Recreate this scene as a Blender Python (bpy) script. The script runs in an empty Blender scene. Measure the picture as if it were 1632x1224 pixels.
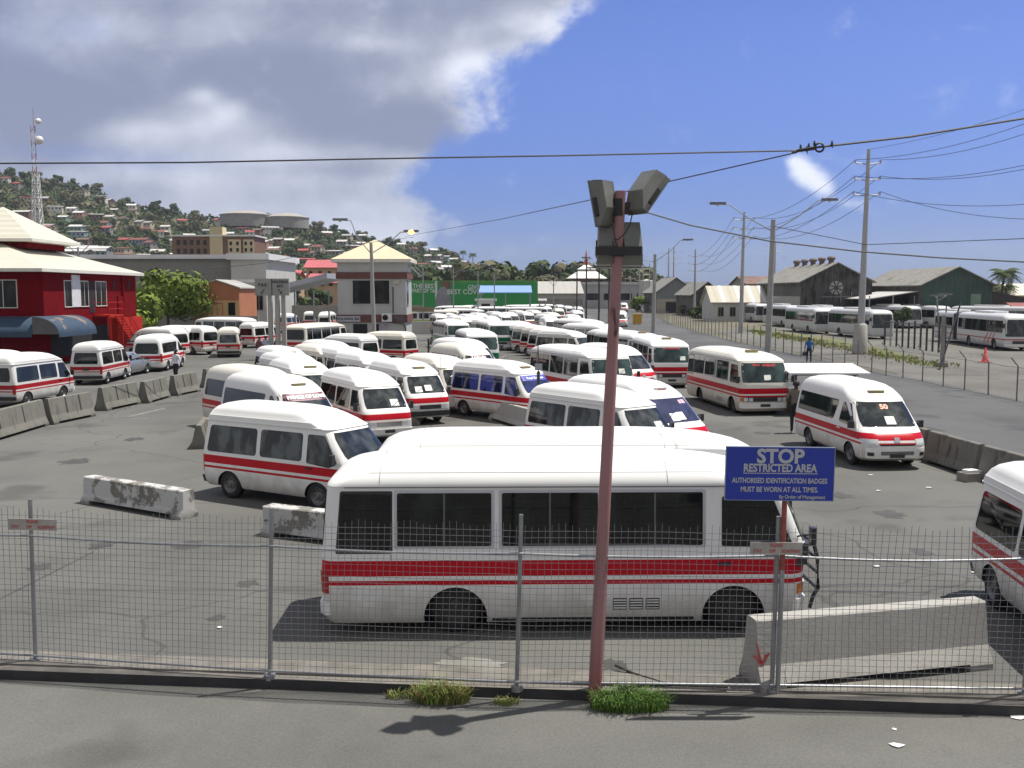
import bpy, bmesh, math, random
from mathutils import Vector, Matrix, noise as mnoise
random.seed(7)
R=math.radians
sc=bpy.context.scene
COL=sc.collection
# ------------------------------------------------------------------ camera
F=1587.;CX=816.;CY=612.;CAMH=4.9;PIT=math.atan(146/1587)
cam_d=bpy.data.cameras.new('camera');cam=bpy.data.objects.new('camera',cam_d);COL.objects.link(cam)
cam.location=(0,0,CAMH);cam.rotation_euler=(math.pi/2-PIT,0,0)
cam_d.sensor_width=36;cam_d.lens=36*F/1632;cam_d.clip_start=.1;cam_d.clip_end=6000
sc.camera=cam
# ------------------------------------------------------------------ sun, sky, exposure
SUN_EL=R(68);SUN_AZ=math.atan2(2.2,.75)      # clockwise from +Y: to the right and a little beyond
sd=bpy.data.lights.new('sun','SUN');sun=bpy.data.objects.new('sun',sd);COL.objects.link(sun)
sd.energy=4.8;sd.angle=R(.53);sd.color=(1,.955,.865)
sv=Vector((math.sin(SUN_AZ)*math.cos(SUN_EL),math.cos(SUN_AZ)*math.cos(SUN_EL),math.sin(SUN_EL)))
sun.rotation_euler=sv.to_track_quat('Z','Y').to_euler();sun.location=(30,10,60)
sc.view_settings.view_transform='Standard';sc.view_settings.look='None';sc.view_settings.gamma=1
sc.view_settings.exposure=.37
w=bpy.data.worlds.new('World');sc.world=w;w.use_nodes=True
N=w.node_tree.nodes;Lk=w.node_tree.links;N.clear()
def wn(t,**k):
    n=N.new(t)
    for a,b in k.items(): setattr(n,a,b)
    return n
def wm(op,a,b=None,c=None,clamp=False):
    n=N.new('ShaderNodeMath');n.operation=op;n.use_clamp=clamp
    for i,v in enumerate((a,b,c)):
        if v is None: continue
        if isinstance(v,(int,float)): n.inputs[i].default_value=v
        else: Lk.new(v,n.inputs[i])
    return n.outputs[0]
def wmix(f,a,b):
    n=N.new('ShaderNodeMix');n.data_type='RGBA'
    for s,v in ((0,f),(6,a),(7,b)):
        if isinstance(v,(int,float)): n.inputs[s].default_value=v
        elif isinstance(v,tuple): n.inputs[s].default_value=v
        else: Lk.new(v,n.inputs[s])
    return n.outputs[2]
def wstep(x,lo,hi):
    n=N.new('ShaderNodeMapRange');n.interpolation_type='SMOOTHSTEP';n.inputs[1].default_value=lo;n.inputs[2].default_value=hi
    Lk.new(x,n.inputs[0]);return n.outputs[0]
sky=wn('ShaderNodeTexSky');sky.sky_type='NISHITA';sky.sun_disc=False;sky.sun_elevation=SUN_EL;sky.sun_rotation=SUN_AZ
sky.air_density=1.0;sky.dust_density=.4;sky.ozone_density=2.5
tc=wn('ShaderNodeTexCoord');sx=wn('ShaderNodeSeparateXYZ');Lk.new(tc.outputs['Generated'],sx.inputs[0])
yy=wm('MAXIMUM',sx.outputs[1],.08)
U=wm('DIVIDE',sx.outputs[0],yy);V=wm('DIVIDE',sx.outputs[2],yy)
cu=wn('ShaderNodeCombineXYZ');Lk.new(U,cu.inputs[0]);Lk.new(wm('MULTIPLY',V,1.35),cu.inputs[1])
def wnoise(s,det,rough,dist=0,off=0):
    n=wn('ShaderNodeTexNoise');n.noise_dimensions='3D';n.inputs['Scale'].default_value=s;n.inputs['Detail'].default_value=det
    n.inputs['Roughness'].default_value=rough;n.inputs['Distortion'].default_value=dist
    if off:
        a=wn('ShaderNodeVectorMath');a.operation='ADD';a.inputs[1].default_value=(off,off*.7,off*.3);Lk.new(cu.outputs[0],a.inputs[0]);Lk.new(a.outputs[0],n.inputs['Vector'])
    else: Lk.new(cu.outputs[0],n.inputs['Vector'])
    return n.outputs[0]
n1=wnoise(5.5,9,.56,.25);n2=wnoise(15,9,.64,.35,3.1);n3=wnoise(3.2,5,.5,.3,8.2)
puff=wm('ADD',wm('MULTIPLY',wm('SUBTRACT',n1,.5),.75),wm('MULTIPLY',wm('SUBTRACT',n2,.5),.42))
# the right-hand edge of the cloud bank over elevation, as directions in the sky
fc=wn('ShaderNodeFloatCurve');cv=fc.mapping.curves[0]
edge=[(.05,690),(.065,745),(.085,735),(.105,690),(.125,705),(.15,770),(.165,790),(.19,775),(.215,790),(.235,850),(.26,945),(.294,985),(.36,1080),(.6,1300)]
def eu(p): return ((p-816)/1587+.6)/1.2
cv.points[0].location=(0,eu(640));cv.points[1].location=(1,eu(1500))
for v_,p_ in edge: cv.points.new(v_/1.0,eu(p_))
fc.mapping.update();Lk.new(V,fc.inputs[1])
eb=wm('SUBTRACT',wm('MULTIPLY',fc.outputs[0],1.2),.6)
dist=wm('SUBTRACT',eb,U)
dens=wm('ADD',dist,wm('MULTIPLY',puff,.30))
mask=wstep(dens,-.012,.05)
def gauss(px,py,rx,ry,amp):
    a=wm('DIVIDE',wm('SUBTRACT',U,(px-816)/1587),rx/1587);b=wm('DIVIDE',wm('SUBTRACT',V,(466-py)/1587),ry/1587)
    return wm('MULTIPLY',wm('EXPONENT',wm('MULTIPLY',wm('ADD',wm('MULTIPLY',a,a),wm('MULTIPLY',b,b)),-1)),amp)
def gsum(l):
    t=None
    for g in l:
        q=gauss(*g);t=q if t is None else wm('ADD',t,q)
    return t
gap=gsum([(20,60,120,50,-.1),(110,245,90,14,-.25),(250,262,120,16,-.25),(160,60,40,20,-.2),(560,345,160,14,-.12)])
shade=gsum([(60,150,330,50,-.34),(330,110,250,40,-.16),(620,190,200,42,-.30),(700,232,90,22,-.2),(470,130,120,40,-.14),(560,30,330,26,-.14),(560,275,180,18,-.2),(500,310,200,16,-.1),(100,200,150,30,-.12),
  (337,160,26,16,.34),(372,184,30,18,.30),(345,205,55,24,.16),(613,82,70,14,.16),(754,125,45,30,.28),(870,48,80,22,.28),(930,38,28,20,.26),(772,196,28,22,.26),(215,214,90,16,.18),(120,168,190,28,-.16),(600,216,120,22,-.16),(720,120,90,30,.12),(640,150,90,22,.12),(880,40,110,40,.12),(450,250,90,20,.12),(180,280,160,20,.16),(690,280,60,20,.2),(250,50,120,30,.08),(760,200,40,40,.25)])
soft=wm('ADD',wm('MULTIPLY',wm('SUBTRACT',n1,.5),.62),wm('ADD',wm('MULTIPLY',wm('SUBTRACT',n2,.5),.20),wm('MULTIPLY',wm('SUBTRACT',n3,.5),.5)))
lum=wm('ADD',wm('ADD',wm('MULTIPLY',shade,.66),soft),.475)
lum=wm('ADD',lum,wm('MULTIPLY',wstep(dist,.10,-.02),.16))
lum=wm('ADD',lum,wm('MULTIPLY',wm('SUBTRACT',wnoise(26,6,.6,.3,5.7),.5),wm('MULTIPLY',wm('MAXIMUM',shade,0.0),1.3)))
lum=wm('MINIMUM',wm('MAXIMUM',lum,.24),.93)
ccol=wmix(wstep(lum,.3,.85),(.25,.285,.42,1),(.78,.82,.93,1))
# cool blue of the clear sky (the Nishita radiance, with the camera's blue cast)
SKY_S=.085
skyc=wn('ShaderNodeMix');skyc.data_type='RGBA';skyc.blend_type='MULTIPLY';skyc.inputs[0].default_value=1
Lk.new(sky.outputs[0],skyc.inputs[6]);Lk.new(wmix(wstep(V,.02,.26),(.31,.425,.93,1),(.56,.655,1.16,1)),skyc.inputs[7])
small=gsum([(1262,262,22,20,.75),(1282,285,26,22,.8),(1308,305,20,18,.7),(1350,325,30,14,.45),(1415,322,14,12,.35),(1385,340,26,12,.35),(1325,365,40,10,.25),(1350,385,50,9,.2),(905,130,30,5,.12)])
small=wstep(wm('ADD',small,wm('MULTIPLY',wm('SUBTRACT',n2,.5),1.5)),.12,1.0)
fr0=wstep(sx.outputs[1],.15,.45);back=wm('MULTIPLY',wm('SUBTRACT',1,fr0),.75);front=fr0
mask2=wm('MULTIPLY',wm('MULTIPLY',wm('ADD',mask,gap),wstep(V,.0,.03)),front,clamp=True)
mask2=wm('MAXIMUM',mask2,back);ccol=wmix(fr0,(.60,.58,.53,1),ccol)  # unseen pale cloud behind the camera, added for neutral fill light
cl=wn('ShaderNodeVectorMath');cl.operation='SCALE';Lk.new(ccol,cl.inputs[0]);cl.inputs[3].default_value=.84/SKY_S
c1=wmix(mask2,skyc.outputs[2],cl.outputs[0])
c2=wmix(small,c1,(.72/SKY_S,.76/SKY_S,.88/SKY_S,1))
bg=wn('ShaderNodeBackground');bg.inputs[1].default_value=SKY_S;Lk.new(c2,bg.inputs[0])
wo=wn('ShaderNodeOutputWorld');Lk.new(bg.outputs[0],wo.inputs[0])

# ------------------------------------------------------------------ helpers
def ray(px,py):
    a=(px-CX)/F;b=(CY-py)/F
    return Vector((a,math.cos(PIT)+b*math.sin(PIT),-math.sin(PIT)+b*math.cos(PIT)))
def G(px,py,z=0):            # where a spot of the photo lies on a level surface
    d=ray(px,py);t=(z-CAMH)/d.z;return Vector((d.x*t,d.y*t,z))
def P(px,py,Y):              # where a spot of the photo lies at a measured distance
    d=ray(px,py);t=Y/d.y;return Vector((d.x*t,Y,CAMH+d.z*t))
def tag(o,label=None,cat=None,group=None,kind=None):
    if label:o['label']=label
    if cat:o['category']=cat
    if group:o['group']=group
    if kind:o['kind']=kind
    return o
def empty(name,loc=(0,0,0),rz=0):
    o=bpy.data.objects.new(name,None);COL.objects.link(o);o.location=loc;o.rotation_euler=(0,0,rz);o.empty_display_size=.3;return o
class MB:
    def __init__(s): s.v=[];s.f=[];s.mi=[];s.m=0
    def face(s,idx): s.f.append(idx);s.mi.append(s.m)
    def quad(s,a,b,c,d):
        n=len(s.v);s.v+=[tuple(a),tuple(b),tuple(c),tuple(d)];s.face((n,n+1,n+2,n+3));return s
    def poly(s,pts):
        n=len(s.v);s.v+=[tuple(p) for p in pts];s.face(tuple(range(n,n+len(pts))));return s
    def box(s,x0,x1,y0,y1,z0,z1,M=None):
        n=len(s.v);c=[(x0,y0,z0),(x1,y0,z0),(x1,y1,z0),(x0,y1,z0),(x0,y0,z1),(x1,y0,z1),(x1,y1,z1),(x0,y1,z1)]
        if M is not None:c=[tuple(M@Vector(p)) for p in c]
        s.v+=c
        for q in ((0,3,2,1),(4,5,6,7),(0,1,5,4),(1,2,6,5),(2,3,7,6),(3,0,4,7)): s.face(tuple(n+i for i in q))
        return s
    def prism(s,pts,z0,z1,M=None):      # polygon in xy extruded along z
        n=len(s.v);k=len(pts);c=[(p[0],p[1],z0) for p in pts]+[(p[0],p[1],z1) for p in pts]
        if M is not None:c=[tuple(M@Vector(p)) for p in c]
        s.v+=c;s.face(tuple(n+i for i in reversed(range(k))));s.face(tuple(n+k+i for i in range(k)))
        for i in range(k): j=(i+1)%k;s.face((n+i,n+j,n+k+j,n+k+i))
        return s
    def tube(s,pts,r,n=8,r2=None,cap=True):
        pts=[Vector(p) for p in pts];m=len(pts);base=len(s.v)
        for i,p in enumerate(pts):
            t=(pts[min(i+1,m-1)]-pts[max(i-1,0)]).normalized()
            a=t.cross(Vector((0,0,1)))
            if a.length<1e-3:a=t.cross(Vector((0,1,0)))
            a.normalize();b=a.cross(t)
            rr=r if r2 is None else r+(r2-r)*i/(m-1)
            for k in range(n):
                an=2*math.pi*k/n;s.v.append(tuple(p+a*math.cos(an)*rr+b*math.sin(an)*rr))
        for i in range(m-1):
            for k in range(n):
                j=(k+1)%n;s.face((base+i*n+k,base+i*n+j,base+(i+1)*n+j,base+(i+1)*n+k))
        if cap: s.face(tuple(base+k for k in reversed(range(n))));s.face(tuple(base+(m-1)*n+k for k in range(n)))
        return s
    def lathe(s,prof,n=24,axis='Z',M=None):   # prof: (r,h)
        base=len(s.v);m=len(prof)
        for r,h in prof:
            for k in range(n):
                a=2*math.pi*k/n;q=(r*math.cos(a),r*math.sin(a),h)
                if axis=='Y':q=(q[0],q[2],q[1])
                if M is not None:q=tuple(M@Vector(q))
                s.v.append(q)
        for i in range(m-1):
            for k in range(n):
                j=(k+1)%n;f=(base+i*n+k,base+i*n+j,base+(i+1)*n+j,base+(i+1)*n+k)
                s.face(f if axis!='Y' else f[::-1])
        return s
    def mesh(s,name,mats,smooth=None):
        me=bpy.data.meshes.new(name);me.from_pydata(s.v,[],s.f);me.update()
        for m in (mats if isinstance(mats,(list,tuple)) else [mats]): me.materials.append(m)
        if any(s.mi):me.polygons.foreach_set('material_index',s.mi)
        if smooth:
            me.polygons.foreach_set('use_smooth',[True]*len(me.polygons));me.set_sharp_from_angle(angle=R(smooth))
        return me
    def build(s,name,mats,parent=None,smooth=None,loc=None):
        return obj(name,s.mesh(name,mats,smooth),parent,loc)
def obj(name,me,parent=None,loc=None):
    o=bpy.data.objects.new(name,me);COL.objects.link(o)
    if parent is not None:o.parent=parent
    if loc is not None:o.location=loc
    return o
def copy_tree(o,parent=None,skip=()):
    c=o.copy();COL.objects.link(c);c.parent=parent
    for ch in o.children:
        if ch.name.split('.')[0] not in skip: copy_tree(ch,c,skip)
    return c
def text_mesh(s,size,mat,extr=.003,bold=0,align='CENTER',sx=1.):
    c=bpy.data.curves.new('t','FONT');c.body=s;c.size=size;c.align_x=align;c.align_y='CENTER';c.extrude=extr;c.offset=bold;c.resolution_u=3
    o=bpy.data.objects.new('t',c);COL.objects.link(o);dg=bpy.context.evaluated_depsgraph_get();dg.update()
    me=bpy.data.meshes.new_from_object(o.evaluated_get(dg));bpy.data.objects.remove(o);bpy.data.curves.remove(c)
    me.materials.clear();me.materials.append(mat)
    if sx!=1: me.transform(Matrix.Diagonal((sx,1,1,1)))
    return me
# ------------------------------------------------------------------ materials
MC={}
def mat(name,col,rough=.6,metal=0.,var=.12,scale=3.,bump=0.,spec=.5,col2=None,detail=4,coat=0):
    if name in MC:return MC[name]
    m=bpy.data.materials.new(name);m.use_nodes=True;nt=m.node_tree;b=nt.nodes['Principled BSDF']
    b.inputs['Roughness'].default_value=rough;b.inputs['Metallic'].default_value=metal;b.inputs['Specular IOR Level'].default_value=spec
    if coat:b.inputs['Coat Weight'].default_value=coat;b.inputs['Coat Roughness'].default_value=.08
    tc=nt.nodes.new('ShaderNodeTexCoord');no=nt.nodes.new('ShaderNodeTexNoise');no.inputs['Scale'].default_value=scale;no.inputs['Detail'].default_value=detail
    no.inputs['Roughness'].default_value=.62
    nt.links.new(tc.outputs['Object'],no.inputs['Vector'])
    r=nt.nodes.new('ShaderNodeValToRGB');r.color_ramp.elements[0].position=.3;r.color_ramp.elements[1].position=.7
    a=col2 if col2 else tuple(c*(1-var) for c in col);d=col if col2 else tuple(min(1,c*(1+var)) for c in col)
    r.color_ramp.elements[0].color=(*a,1);r.color_ramp.elements[1].color=(*d,1)
    nt.links.new(no.outputs[0],r.inputs[0]);nt.links.new(r.outputs[0],b.inputs['Base Color'])
    if bump:
        bp=nt.nodes.new('ShaderNodeBump');bp.inputs['Strength'].default_value=bump;bp.inputs['Distance'].default_value=.02
        n2=nt.nodes.new('ShaderNodeTexNoise');n2.inputs['Scale'].default_value=scale*8;n2.inputs['Detail'].default_value=5
        nt.links.new(tc.outputs['Object'],n2.inputs['Vector']);nt.links.new(n2.outputs[0],bp.inputs['Height']);nt.links.new(bp.outputs[0],b.inputs['Normal'])
    MC[name]=m;return m
class NT:                     # small node-building helper for materials
    def __init__(s,name):
        s.m=bpy.data.materials.new(name);s.m.use_nodes=True;s.t=s.m.node_tree;s.b=s.t.nodes['Principled BSDF'];MC[name]=s.m
        s.tc=s.t.nodes.new('ShaderNodeTexCoord')
    def lk(s,v,i):
        if isinstance(v,(int,float)): i.default_value=v
        elif isinstance(v,tuple): i.default_value=v if len(v)!=3 or i.type=='VECTOR' else (*v,1)
        else: s.t.links.new(v,i)
    def math(s,op,a,b=None,clamp=False):
        n=s.t.nodes.new('ShaderNodeMath');n.operation=op;n.use_clamp=clamp;s.lk(a,n.inputs[0])
        if b is not None:s.lk(b,n.inputs[1])
        return n.outputs[0]
    def mix(s,f,a,b,mode='MIX'):
        n=s.t.nodes.new('ShaderNodeMix');n.data_type='RGBA';n.blend_type=mode;s.lk(f,n.inputs[0]);s.lk(a,n.inputs[6]);s.lk(b,n.inputs[7]);return n.outputs[2]
    def noise(s,sc_,det=4,ro=.6,vec=None,dist=0):
        n=s.t.nodes.new('ShaderNodeTexNoise');n.inputs['Scale'].default_value=sc_;n.inputs['Detail'].default_value=det;n.inputs['Roughness'].default_value=ro;n.inputs['Distortion'].default_value=dist
        s.t.links.new(vec if vec is not None else s.tc.outputs['Object'],n.inputs['Vector']);return n.outputs[0]
    def step(s,x,lo,hi):
        n=s.t.nodes.new('ShaderNodeMapRange');n.interpolation_type='SMOOTHSTEP';n.inputs[1].default_value=lo;n.inputs[2].default_value=hi;s.lk(x,n.inputs[0]);return n.outputs[0]
    def xyz(s):
        n=s.t.nodes.new('ShaderNodeSeparateXYZ');s.t.links.new(s.tc.outputs['Object'],n.inputs[0]);return n.outputs
    def scaled(s,x,y,z):
        n=s.t.nodes.new('ShaderNodeVectorMath');n.operation='MULTIPLY';n.inputs[1].default_value=(x,y,z);s.t.links.new(s.tc.outputs['Object'],n.inputs[0]);return n.outputs[0]
    def bump(s,h,st=.3,d=.02):
        n=s.t.nodes.new('ShaderNodeBump');n.inputs['Strength'].default_value=st;n.inputs['Distance'].default_value=d;s.lk(h,n.inputs['Height']);s.t.links.new(n.outputs[0],s.b.inputs['Normal'])
    def out(s,col,rough=None,metal=None,spec=None):
        s.lk(col,s.b.inputs['Base Color'])
        if rough is not None:s.lk(rough,s.b.inputs['Roughness'])
        if metal is not None:s.lk(metal,s.b.inputs['Metallic'])
        if spec is not None:s.lk(spec,s.b.inputs['Specular IOR Level'])
        return s.m
def asphalt(name,base,tint=(1,.97,.90),stain=.5,cracks=True):
    t=NT(name)
    big=t.noise(.11,5,.6);mid=t.noise(.9,6,.65);fine=t.noise(38,3,.7);wear=t.noise(1,6,.6,t.scaled(.55,.10,1),.4)
    a=tuple(base*c*.78 for c in tint);b=tuple(base*c*1.18 for c in tint)
    c=t.mix(t.step(big,.32,.68),a,b)
    c=t.mix(t.math('MULTIPLY',t.step(wear,.45,.75),.5),c,tuple(base*c_*1.25 for c_ in tint))
    c=t.mix(t.math('MULTIPLY',t.step(mid,.55,.8),stain),c,tuple(base*c_*.5 for c_ in tint))
    spot=t.noise(.35,3,.5)
    c=t.mix(t.math('MULTIPLY',t.step(spot,.58,.70),.55),c,tuple(base*c_*.45 for c_ in tint))
    if cracks:
        v=t.t.nodes.new('ShaderNodeTexVoronoi');v.feature='DISTANCE_TO_EDGE';v.inputs['Scale'].default_value=.16
        dn=t.t.nodes.new('ShaderNodeVectorMath');dn.operation='ADD'
        nn=t.t.nodes.new('ShaderNodeTexNoise');nn.inputs['Scale'].default_value=.7;t.t.links.new(t.tc.outputs['Object'],nn.inputs['Vector'])
        t.t.links.new(t.tc.outputs['Object'],dn.inputs[0]);t.t.links.new(nn.outputs['Color'],dn.inputs[1]);t.t.links.new(dn.outputs[0],v.inputs['Vector'])
        c=t.mix(t.math('MULTIPLY',t.step(v.outputs[0],.006,.001),.5),c,tuple(base*c_*.35 for c_ in tint))
    c=t.mix(.55,c,t.mix(t.step(fine,.25,.75),(.35,.35,.35),(.66,.66,.66)),'OVERLAY')
    t.bump(t.noise(60,3,.7),.35,.01)
    return t.out(c,.9,0,.25)
M_LOT=asphalt('lot_asphalt',.112,(1,1,.93),.45)
M_NEAR=asphalt('near_road_asphalt',.118,(1,1,.93),.3,False)
M_ROAD=asphalt('side_road_asphalt',.090,(.98,.99,1.0),.2,False)
M_YARD=asphalt('yard_asphalt',.135,(1,.96,.86),.4)
M_DIRT=mat('dry_ground',(.15,.135,.10),.95,0,.3,.08,col2=(.095,.09,.055))
M_KERB=mat('kerb_concrete',(.15,.14,.125),.9,0,.3,2.5,.3)
M_KERBD=mat('kerb_black_shaded',(.03,.03,.032),.7,0,.3,3,.2)  # black kerb face, its shade put into the colour
def concrete(name,base,stain=.5,grime=(.045,.042,.035),paint=None):
    t=NT(name);c=t.mix(t.noise(1.6,5,.65),tuple(x*.75 for x in base),tuple(x*1.2 for x in base))
    streak=t.noise(1,5,.6,t.scaled(5,5,.7))
    c=t.mix(t.math('MULTIPLY',t.step(streak,.5,.72),stain),c,grime)
    if paint:
        pn=t.noise(2.2,6,.7);c=t.mix(t.step(pn,.45,.51),c,paint)
    z=t.xyz()[2];c=t.mix(t.math('MULTIPLY',t.step(t.math('ADD',z,t.math('MULTIPLY',t.noise(3,4,.6),.3)),.38,.1),.6),c,grime)
    t.bump(t.noise(22,5,.7),.4,.02);return t.out(c,.9,0,.25)
M_CON=concrete('barrier_concrete',(.175,.170,.150),.5)
M_CONP=concrete('barrier_whitewash',(.2,.19,.17),.35,(.06,.055,.05),(.46,.46,.45))
M_CONB=concrete('barrier_pale_concrete',(.36,.35,.325),.15,(.2,.19,.17))
M_CONR=concrete('road_barrier_concrete',(.17,.165,.145),.8,(.025,.025,.025))
M_GALV=mat('galvanised_steel',(.30,.31,.325),.42,.75,.15,6)
M_WIRE=mat('mesh_wire',(.25,.25,.27),.45,.7,.1,6)
M_DARK=mat('dark_rubber',(.018,.018,.02),.7,0,.3,5)
M_UNDER=mat('underbody_black',(.012,.012,.013),.8)
M_TYRE=mat('tyre_rubber',(.014,.014,.015),.75,0,.3,8)
M_RIM=mat('steel_rim',(.15,.15,.155),.38,.6,.2,9)
M_CHROME=mat('chrome_trim',(.6,.61,.63),.2,.9,.05,5)
M_BLKP=mat('black_plastic',(.025,.026,.03),.42,0,.2,5)
M_LENS=mat('headlight_lens',(.55,.57,.58),.12,.1,.15,9)
M_REDL=mat('tail_lamp_red',(.30,.012,.012),.2,0,.2,7)
M_ORL=mat('indicator_amber',(.55,.16,.02),.2,0,.2,7)
M_ALU=mat('window_frame_aluminium',(.50,.51,.54),.35,.5,.06,4)
M_WHITE=mat('white_paint_plain',(.72,.72,.70),.35,0,.06,3)
M_VENT=mat('roof_vent_tan',(.28,.24,.13),.6,0,.2,6)
M_CARD=mat('paper_card',(.75,.77,.72),.8,0,.1,9)
M_PLATE=mat('number_plate_black',(.03,.03,.035),.4)
M_LETW=mat('lettering_white',(.78,.78,.8),.5,0,.05,5)
M_LETP=mat('lettering_pink',(.78,.45,.55),.5,0,.05,5)
M_LETR=mat('lettering_red',(.55,.05,.06),.5,0,.05,5)
M_LETO=mat('lettering_orange',(.72,.28,.16),.5,0,.05,5)
def glass(name,dark,lite,tint_scale=2.2,lo=.45,hi=.7):
    t=NT(name);n=t.noise(tint_scale,3,.5,t.scaled(1,1,.55));c=t.mix(t.step(n,lo,hi),dark,lite)
    m=t.out(c,.04 if name!='building_window_glass' else .15,0,.5 if name!='building_window_glass' else .2);t.b.inputs['IOR'].default_value=1.5;return m
M_GL=glass('tinted_window_glass',(.004,.005,.005),(.015,.020,.018))
M_GLC=glass('curtained_window_glass',(.008,.009,.01),(.075,.09,.09),2.6,.42,.6)
M_GLB=glass('blue_film_glass',(.012,.016,.05),(.06,.075,.30),2.,.45,.55)
M_WS=glass('windscreen_glass',(.014,.018,.020),(.075,.085,.085),2.4,.45,.75)
M_WSG=glass('green_tint_windscreen',(.010,.022,.022),(.05,.085,.08),2.,.4,.75)
M_GLD=glass('building_window_glass',(.008,.009,.01),(.04,.045,.045),.8)
def paint(name,white,stripe,zs,rear=0):
    t=NT(name);o=t.xyz();z=o[2]
    dirt=t.noise(2.5,5,.6)
    c=t.mix(t.math('MULTIPLY',t.step(t.math('SUBTRACT',t.math('MULTIPLY',dirt,.9),z),-.45,.3),.7),white,(.30,.27,.23))
    c=t.mix(t.math('MULTIPLY',t.step(t.noise(1.1,4,.6),.45,.75),.10),c,(.45,.43,.38))
    if stripe:
        for a,b in zs:
            k=t.math('MULTIPLY',t.math('GREATER_THAN',z,a),t.math('LESS_THAN',z,b));c=t.mix(k,c,stripe)
    m=t.out(c,.3,0,.22);t.b.inputs['Coat Weight'].default_value=.05;t.b.inputs['Coat Roughness'].default_value=.08;return m
RED=(.46,.004,.015);GRN=(.006,.16,.075);LIME=(.30,.42,.05)
ZU=[(.82,1.01),(.70,.755)];ZC=[(.87,1.095),(.74,.805)]
WH=(.75,.75,.735);CR=(.68,.655,.58)
PU={'red':paint('van_paint_red_stripe',WH,RED,ZU),'cream':paint('van_paint_cream_red_stripe',CR,RED,ZU),'green':paint('van_paint_green_stripe',WH,GRN,ZU)}
PU['worn']=paint('van_paint_greyed_red_stripe',(.66,.66,.64),(.36,.012,.02),[(.80,.985),(.69,.74)])
PC={'red':paint('bus_paint_red_stripe',WH,RED,ZC),'cream':paint('bus_paint_cream_red_stripe',CR,RED,ZC),'green':paint('bus_paint_green_stripe',WH,GRN,[(.78,1.12),(.66,.72)]),'lime':paint('bus_paint_lime_stripe',CR,LIME,[(.95,1.12)]),'plain':paint('bus_paint_plain',WH,None,[])}
PK={'plain':paint('coach_paint_white',(.52,.53,.54),None,[]),'red':paint('coach_paint_red_swoosh',(.58,.58,.58),(.35,.06,.05),[(.9,1.0)])}
M_SILV=mat('silver_car_paint',(.30,.33,.36),.25,.5,.06,3,coat=.5)
M_WHCAR=mat('white_car_paint',(.78,.78,.78),.25,0,.05,3,coat=.5)
M_DKCAR=mat('dark_car_paint',(.04,.05,.055),.25,.2,.05,3,coat=.5)
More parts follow.
